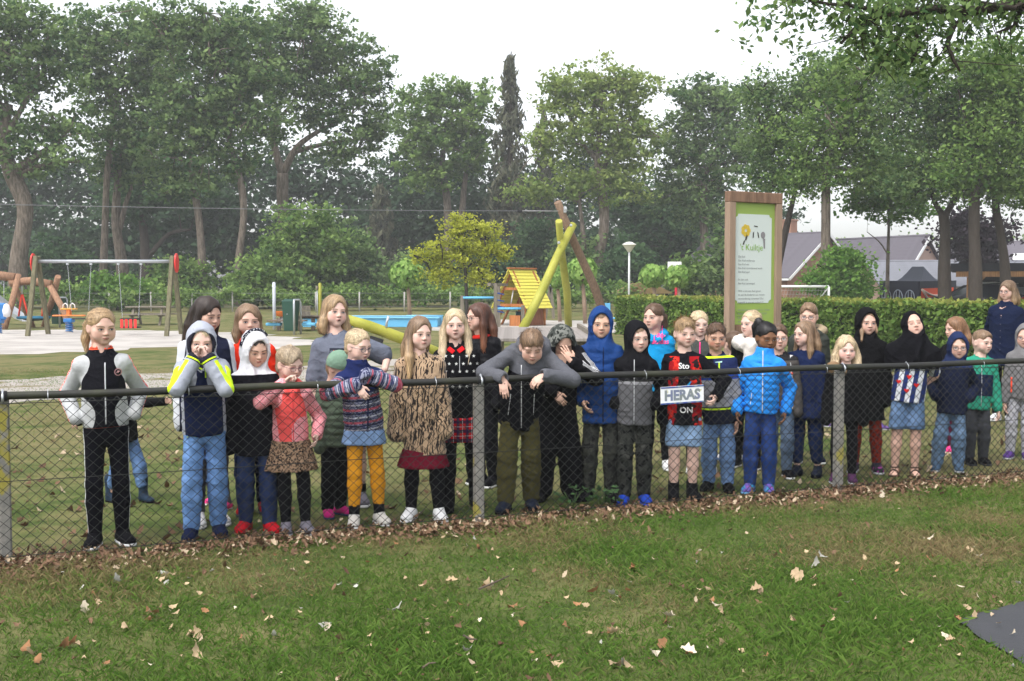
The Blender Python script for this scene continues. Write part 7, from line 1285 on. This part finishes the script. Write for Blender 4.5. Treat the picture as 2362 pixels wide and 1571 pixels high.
# navy/grey boy
p = pp('person in navy and grey jacket with neon piping and crumpled jeans', 1660, .42, 1652, 746, hyaw=10, hpitch=8, arms=('hang', 'hang'), hands=(None, 'relax'), tone=TAN, brow=(.05, .03, .02), pink=.2)
def f(q):
    x, y, z = q.sep(q.av('tl')); a = q.at('arm'); c = q.mix((.22, .225, .25), (.016, .024, .08), z.gt(.62)); c = q.mix(c, (.02, .05, .25), (z - .62).abs().lt(.05)); c = q.mix(c, (.007, .007, .013), z.gt(.62) * x.lt(-.02)); c = q.mix(c, (.012, .014, .03), z.lt(.03)); return q.mix(c, (.60, .85, .03), (z + .01).abs().lt(.018) + (z - 1.02).abs().lt(.02))
p.top(pat('navy grey', f), hem=zf(p, 978), inf=.018, collar='stand', wr=.005); p.zipper(NEON, zf(p, 850) * p.h, zf(p, 835) * p.h, .0, .006); p.decal('shirt', [[(-.03, zf(p, 835) * p.h), (.02, zf(p, 835) * p.h), (.03, zf(p, 815) * p.h), (-.04, zf(p, 815) * p.h)]], fab('mint', (.35, .55, .55)), off=.003)
p.trousers(denim('crumpled', (.12, .20, .36), .6, .35), inf=.015, wr=.007); sneak(p, BLK2, BLK, None, 'boot'); p.hair(H_BRN, cap=.004, topb=.006, flow='fwd', L=.03, n=700, face=(.072, .120), off=.008, back=-.035)

# child in pale blue shirt, turned away
p = pp('person in pale blue shirt, turned away behind the neon piped jacket', 1694, 1.7, 1692, 765, hyaw=-150, yaw=-150, arms=('hang', 'hang'), hands=(None, None), tone=FAIR, group=G_BK)
p.top(fab('pale blue', (.25, .36, .6)), 'shirt', hem=.48, collar='stand'); p.trousers(DGR); sneak(p, WHT); p.hair(H_BRN, cap=.010, flow='whorl', L=.05, n=420)

# white fur collar
p = pp('person in black coat with thick white fur collar, behind the blue down jacket', 1728, 1.35, 1733, 718, hyaw=-48, hpitch=2, yaw=-20, arms=('hang', 'hang'), hands=(None, None), tone=PALE, brow=(.5, .38, .26), group=G_BK)
p.top(BLK2, 'coat', hem=.44, inf=.02, collar='stand'); g = G3((-.2, -.22, p.h * .55), (.2, .22, p.h * .95), .011); g.chain([p.tp(.10 * math.cos(t) * (1 if 1 else 0), .09 * math.sin(t), p.T * (1.0 + .05 * math.sin(t))) for t in np.linspace(0, 6.28, 12)], [.055] * 12, .02); g.chain([p.tp(.05, -.09, p.T * .95), p.tp(.03, -.12, p.T * .55)], [.055, .05], .03); g.disp(lambda x, y, z: .006 * np.sin(70 * x) * np.sin(66 * y + 1) * np.sin(72 * z)); p.part('fur_collar', *g.net(), FUR if 0 else fab('white fur', (.62, .58, .53), .3, bsc=70))
p.decal('scarf', [[(-.03, p.h * .80), (.03, p.h * .80), (.03, p.h * .77), (-.03, p.h * .77)]], CORAL, off=.01); p.trousers(BLK, inf=.006); sneak(p, BLK); p.hair(H_PALE, cap=.008, flow='tie', tie=(0, .11, .0), n=480, face=(.065, .124))

# blue down jacket
p = pp('person in shiny bright blue down jacket and indigo jeans, arms hanging', 1757, .24, 1768, 745, hyaw=26, hpitch=14, arms=((1700, 948, -.03), (1812, 948, -.03)), hands=('relax', 'relax'), tone=BROWN, brow=(.012, .010, .010), lid=.3, pink=0)
p.top(fab('sky blue shell', (.025, .24, .72), .08, .35), hem=zf(p, 952), inf=.020, puff=.048, collar='high', wr=.003, arm=(.031, .027, .022)); p.zipper(SILV, zf(p, 950) * p.h, zf(p, 808) * p.h, .012, .004); p.zipper(SILV, zf(p, 932) * p.h, zf(p, 905) * p.h, -.075, .003, 'zip', -.065)
p.trousers(denim('indigo', (.018, .045, .17), .5), inf=.012, wr=.004); sneak(p, pat('aqua swirl', lambda q: q.mix(q.mix((.05, .25, .45), (.15, .1, .4), q.noise(24, 2).gt(.5)), (.5, .08, .25), q.noise(30, 2).gt(.62))), fab('sole blue', (.15, .35, .6)), LGR)
p.hair(H_BLK, cap=.008, flow='tie', tie=(-.03, .06, .09), n=600, face=(.064, .116), chains=[[(-.025, .055, .085, .026), (-.04, .085, .10, .028), (-.05, .105, .05, .026), (-.05, .11, -.03, .014)]], zmin=-.08)

# brown-grey jacket boy
p = pp('person with glasses in brown grey fleece jacket with pale side panel', 1803, .75, 1797, 750, hyaw=8, hpitch=0, arms=('hang', 'hang'), hands=(None, None), tone=FAIR, brow=(.25, .16, .1), group=G_BK)
p.top(pat('brown grey', lambda q: q.mix(q.mix((.075, .068, .064), (.02, .02, .022), q.sep(q.av('tl'))[2].gt(.92)), (.5, .5, .5), q.sep(q.av('tl'))[0].gt(.085) * q.at('arm').lt(.0))), hem=zf(p, 945), inf=.018, collar='stand', wr=.004); p.print_text('OUTDOOR', .03, zf(p, 860) * p.h, .025, CORAL, .0006); p.trousers(denim('grey blue', (.09, .13, .2), .5), inf=.01); sneak(p, BLK, WHT, WHT); p.hair(H_BRN, cap=.004, topb=.006, flow='fwd', n=420, L=.03, face=(.072, .120), back=-.035); p.glasses(DKBL)

# navy coat girl
p = pp('person in navy coat and cropped navy trousers, looking sideways', 1862, .72, 1856, 741, hyaw=-46, hpitch=2, yaw=-14, arms=('hang', 'hang'), hands=(None, None), tone=PALE, brow=(.25, .16, .1), group=G_FR)
p.top(fab('navy coat', (.010, .018, .06)), 'coat', hem=zf(p, 965), inf=.022, collar='stand', flare=.02, wr=.005); p.trousers(fab('navy cotton', (.012, .022, .07)), inf=.012, upto=.84, wr=.004); sneak(p, fab('shoe dark navy', (.012, .016, .03)), BLK, None, 'low'); p.hair(H_LBRN, cap=.012, ears=False, zmin=-.3, L=.2, n=650, face=(.063, .124), chains=long_hair(.17, .085, -.02, .03))

# tall boy with glasses
p = pp('person with glasses in olive parka with fur trimmed hood folded down', 1868, 1.35, 1866, 701, hyaw=-8, hpitch=4, arms=('hang', 'hang'), hands=(None, None), tone=(.64, .40, .31), brow=(.25, .16, .1), group=G_BK)
p.top(fab('olive grey', (.04, .045, .038)), 'parka', hem=.45, inf=.022, collar='hood', hood='down', wr=.005); g = G3((-.2, -.2, p.h * .55), (.25, .25, p.h), .011); g.chain([p.tp(.06, -.05, p.T * 1.0), p.tp(.115, .03, p.T * 1.08), p.tp(.09, .11, p.T * 1.1), p.tp(0, .14, p.T * 1.1)], [.028, .04, .042, .042], .02); g.disp(lambda x, y, z: .007 * np.sin(80 * x) * np.sin(76 * y + 1) * np.sin(82 * z)); p.part('fur_trim', *g.net(), fab('fur trim', (.34, .27, .18), .5, bsc=80)); p.trousers(BLK, inf=.008); sneak(p, NVY); p.hair(H_LBRN, cap=.006, topb=.012, flow='fwd', n=480, L=.06, face=(.072, .120), back=-.035); p.glasses(DKBL)

# small blond girl
p = pp('small person in black coat with brown fur collar and black leggings, by the post', 1952, .35, 1952, 776, hyaw=14, hpitch=6, arms=('hang', 'hang'), hands=(None, None), tone=(.74, .49, .42), brow=(.5, .38, .26), pink=.25)
p.top(BLK2, 'coat', hem=zf(p, 972), inf=.022, collar='stand', wr=.005, flare=.015); g = G3((-.2, -.2, p.h * .5), (.2, .2, p.h * .95), .011); g.chain([p.tp(-.02, -.08, p.T * .92), p.tp(-.09, -.05, p.T * 1.0), p.tp(-.08, .06, p.T * 1.02)], [.035, .05, .045], .02); g.disp(lambda x, y, z: .006 * np.sin(80 * x) * np.sin(76 * y + 1) * np.sin(82 * z)); p.part('fur_collar', *g.net(), fab('brown fur', (.20, .13, .075), .5, bsc=80)); p.trousers(BLK, 'leggings', r=(.057, .042, .031), inf=.003, wr=.001); sneak(p, fab('shoe plum', (.08, .03, .08)), LGR, PINK)
p.hair(H_PALE, cap=.014, ears=False, zmin=-.3, L=.16, n=800, face=(.063, .124), chains=long_hair(.15, .10, -.03, .036), curl=.7, noise=.007)

# fur hood girl
p = pp('person in black coat with big fluffy hood up and rust red leggings', 2000, .70, 2000, 714, hyaw=20, hpitch=4, arms=('hang', 'hang'), hands=(None, None), tone=FAIR, brow=(.1, .06, .04))
p.top(fab('black wool', (.006, .006, .007), .3, bsc=60), 'coat', hem=zf(p, 968), inf=.026, hood='up', wr=.006, flare=.015); p.trousers(pat('rust snake', lambda q: q.mix((.20, .022, .012), (.07, .01, .008), q.noise(60, 2).gt(.55))), 'leggings', r=(.057, .042, .031), inf=.004, wr=.001); sneak(p, pat('plum black', lambda q: q.mix((.02, .02, .03), (.25, .05, .2), q.noise(30, 2).gt(.56))), LGR, PINK)
p.hair(H_LBRN, cap=.004, ears=False, zmin=-.25, L=.12, n=300, face=(.063, .124), chains=[[(-.06, -.045, .0, .012), (-.064, -.07, -.08, .016), (-.075, -.10, -.15, .01)], [(.058, -.05, .0, .01), (.062, -.075, -.08, .012)]])

# running child behind
p = pp('person with orange hem and purple trainers striding behind the black coats', 1965, 3.3, 1978, 790, yaw=70, hyaw=70, arms=('hang', 'hang'), hands=(None, None), legs=((-.06, .26, 0), (.06, -.32, 0)), tone=FAIR, group=G_BK)
p.top(pat('black orange', lambda q: q.mix((.007, .007, .009), (.9, .1, .03), q.sep(q.av('tl'))[2].lt(.0))), hem=.47); p.trousers(BLK, 'leggings', r=(.057, .042, .031), inf=.004); sneak(p, fab('shoe purple', (.14, .08, .26)), LGR, PINK); p.hair(H_BRN, cap=.008, flow='tie', n=300)

# head scarf
p = pp('person with black jacket wrapped over the head, striped shirt with red hearts, denim shorts', 2098, .42, 2106, 719, hyaw=16, hpitch=-14, hroll=-8, arms=('back', 'back'), hands=(None, None), tone=FAIR, brow=(.2, .13, .09), lid=.85, skinres=.012)
def f(q):
    x, y, z = q.sep(q.av('tl')); u = ((x - z * .028) * 13.5 + .3).fract(); return q.mix((.62, .64, .68), (.02, .035, .14), u.gt(.52))
p.top(pat('flag stripes', f), 'shirt', hem=zf(p, 928), sl=.4, inf=.020, collar='crew', wr=.004, waist=None); heart = lambda cx, cz, r: [(cx + r * 1.0 * math.sin(t) ** 3, cz + r * (.81 * math.cos(t) - .31 * math.cos(2 * t) - .125 * math.cos(3 * t))) for t in np.linspace(0, 6.28, 18, endpoint=False)]
p.decal('heart_print', [heart(cx, zf(p, cy) * p.h, .021) for cx, cy in ((-.075, 879), (.005, 867), (.062, 886), (-.012, 899))], fab('heart', (.55, .02, .02)), off=.004)
k = p.hs; L = lambda *a: p.hc + p.HM @ (A3(*a) * k); zs = zf(p, 832) * p.h; g = p.grid([L(-.1, -.1, .14), L(.1, .14, -.1), A3(-.2, -.16, zs), A3(.2, .16, zs)], .07, .0105)
g.ell(L(0, .015, .01), A3(.088, .108, .116) * k, .02, 'u', p.HM).cap(L(0, .0, -.06), p.tp(0, -.01, .95 * p.T), .085, .11, .03)
for a in (-1, 1): g.chain([p.tp(a * .05, -.01, 1.0 * p.T), p.tp(a * .13, -.0, .80 * p.T), p.tp(a * .165, -.02, .42 * p.T)], [.08, .085, .05], .04)
g.loft(p.po, p.TM, [.40 * p.T, .7 * p.T, 1.0 * p.T], [.17, .16, .12], [.115, .12, .10], None, .03); g.chain([L(.04, -.09, -.09), p.tp(.03, -.15, .75 * p.T), p.tp(-.01, -.15, .6 * p.T)], [.02, .025, .012], .02); g.disp(p.wrinkle(.007, 60)); g.ell(L(0, -.105, -.010), A3(.058, .118, .092) * k, .012, 's', p.HM); p.part('wrapped_jacket', *g.net(), fab('black shawl', (.006, .006, .008), .3))
p.trousers(denim('shorts mid', (.09, .15, .26), .6), 'shorts', upto=.44, inf=.016, r=(.058, .056, .05), wr=.004); p.shoes('sandal', (fab('skin foot', FAIR), fab('sole brown', (.10, .06, .04)), fab('strap', (.07, .045, .035)))); 

# navy parka boy
p = pp('small person with glasses in navy parka with hood up and washed jeans', 2206, .42, 2210, 771, hyaw=10, hpitch=6, arms=('pocket', 'pocket'), hands=(None, None), tone=FAIR, brow=(.3, .2, .12), legs=((-.13, 0, -8), (.035, .02, 10)), hip=-.02)
p.top(pat('navy parka', lambda q: q.mix((.016, .026, .075), (.010, .014, .035), q.sep(q.av('tl'))[2].lt(.93))), 'parka', hem=zf(p, 955), inf=.026, hood='up', wr=.006); p.trousers(denim('washed', (.10, .16, .25), .8, .25), inf=.018, wr=.006); sneak(p, fab('shoe blue grey', (.06, .10, .16)), LGR, fab('lace green', (.1, .6, .12))); p.hair(H_LBRN, cap=.002, flow='fwd', face=(.056, .098), n=120, L=.04); p.glasses(DKBL)

# long brown hair child
p = pp('person in plain black top turned towards the striped heart shirt', 2198, 1.35, 2204, 733, hyaw=-62, yaw=-60, arms=('hang', 'hang'), hands=(None, None), tone=FAIR, brow=(.2, .1, .05), group=G_BK)
p.top(BLK, 'shirt', hem=.48); p.trousers(fab('plum', (.10, .02, .05))); sneak(p, PINK); p.hair(H_GING, cap=.014, ears=False, zmin=-.25, L=.14, n=650, face=(.063, .124), chains=long_hair(.10, .082, .0, .032), curl=.4)

# green jacket boy
p = pp('person in green and navy tracksuit top, looking aside', 2258, .68, 2266, 762, hyaw=48, hpitch=6, yaw=15, arms=('hang', 'hang'), hands=(None, 'relax'), tone=PALE, brow=(.25, .16, .1))
p.top(pat('green navy', lambda q: q.mix((.03, .26, .17), (.013, .02, .05), q.sep(q.av('tl'))[2].lt(.62) * q.at('arm').lt(.01) * q.sep(q.av('tl'))[2].gt(.06))), hem=zf(p, 945), inf=.018, collar='stand', wr=.004); p.zipper(LGR, zf(p, 935) * p.h, zf(p, 815) * p.h, .01, .003); p.trousers(DGR, inf=.012); sneak(p, BLK, DGR, PINK); p.hair(H_LBRN, cap=.001, topb=.004, flow='fwd', L=.02, n=420, off=.003, face=(.072, .120), back=-.035)

# woman
p = pp('adult with glasses in navy shirt dress standing by the hedge', 2316, 3.1, 2325, 648, hyaw=-30, hpitch=6, yaw=-15, arms=('back', 'hang'), hands=(None, None), tone=(.70, .46, .38), brow=(.25, .16, .1), wide=1.15, group='adults behind the children')
p.top(fab('navy crepe', (.010, .016, .045)), 'shirt_dress', hem=.40, inf=.02, collar='stand', flare=.03, wr=.006, waist=1)
b = MB(); 
for i in range(6): zb = p.h * (.74 - .045 * i); b.lathe((0, 0, 0), [(.006, 0), (.006, .004), (0, .005)], 8) if 0 else b.box((0.0, p.frontm(0, zb, .003), zb), (.012, .006, .012), None, .002)
b.build('buttons', fab('button grey', (.08, .08, .10)), p.obj); zn = p.po[2] + p.T * 1.0; p.decal('neckline', [[(-.042, zn), (0, zn - .02), (.042, zn), (.0, zn - .115)]], fab('neck skin', (.62, .40, .32)), off=.004); p.trousers(BLK, inf=.008); sneak(p, WHT); p.hair(H_OMB, cap=.013, ears=False, zmin=-.22, L=.15, n=650, face=(.063, .124), chains=long_hair(.12, .088, -.03, .032), part=-.5); p.glasses(MAUVE)

# grey hoodie at the edge
p = pp('person with glasses in grey hooded jacket and pale grey trousers, at the fence end', 2358, .75, 2366, 750, hyaw=-10, hpitch=6, arms=('hang', 'hang'), hands=('relax', 'relax'), tone=FAIR, brow=(.3, .2, .12))
p.top(pat('grey marl', lambda q: q.mul((.16, .155, .16), q.noise(240, 2) * .8 + .6)), hem=zf(p, 920), inf=.018, hood='up', wr=.004); p.zipper(CORAL, zf(p, 905) * p.h, zf(p, 870) * p.h, -.075, .007); p.trousers(pat('grey print', lambda q: q.mix((.42, .42, .45), (.28, .28, .32), q.noise(60, 1).gt(.55))), inf=.008); sneak(p, fab('shoe violet', (.10, .05, .22)), LGR, WHT); p.glasses(MAUVE)
# ------------------------------------------------------------------ haze added for the pale veil over the trees
hm = bpy.data.materials.new('veil haze'); hm.use_nodes = True; ht = hm.node_tree; ht.nodes.clear(); pv = ht.nodes.new('ShaderNodeVolumePrincipled'); pv.inputs['Color'].default_value = (.97, .99, 1, 1); pv.inputs['Density'].default_value = .0010; ho = ht.nodes.new('ShaderNodeOutputMaterial'); ht.links.new(pv.outputs[0], ho.inputs['Volume'])  # haze volume added to imitate veiling glare over the trees
m = MB(); m.box((0, 100, 14), (430, 300, 30.5)); hz = m.build('haze', hm); tag(hz, 'thin added haze laid as a pale veil of glare over the trees', 'haze', None, 'stuff')
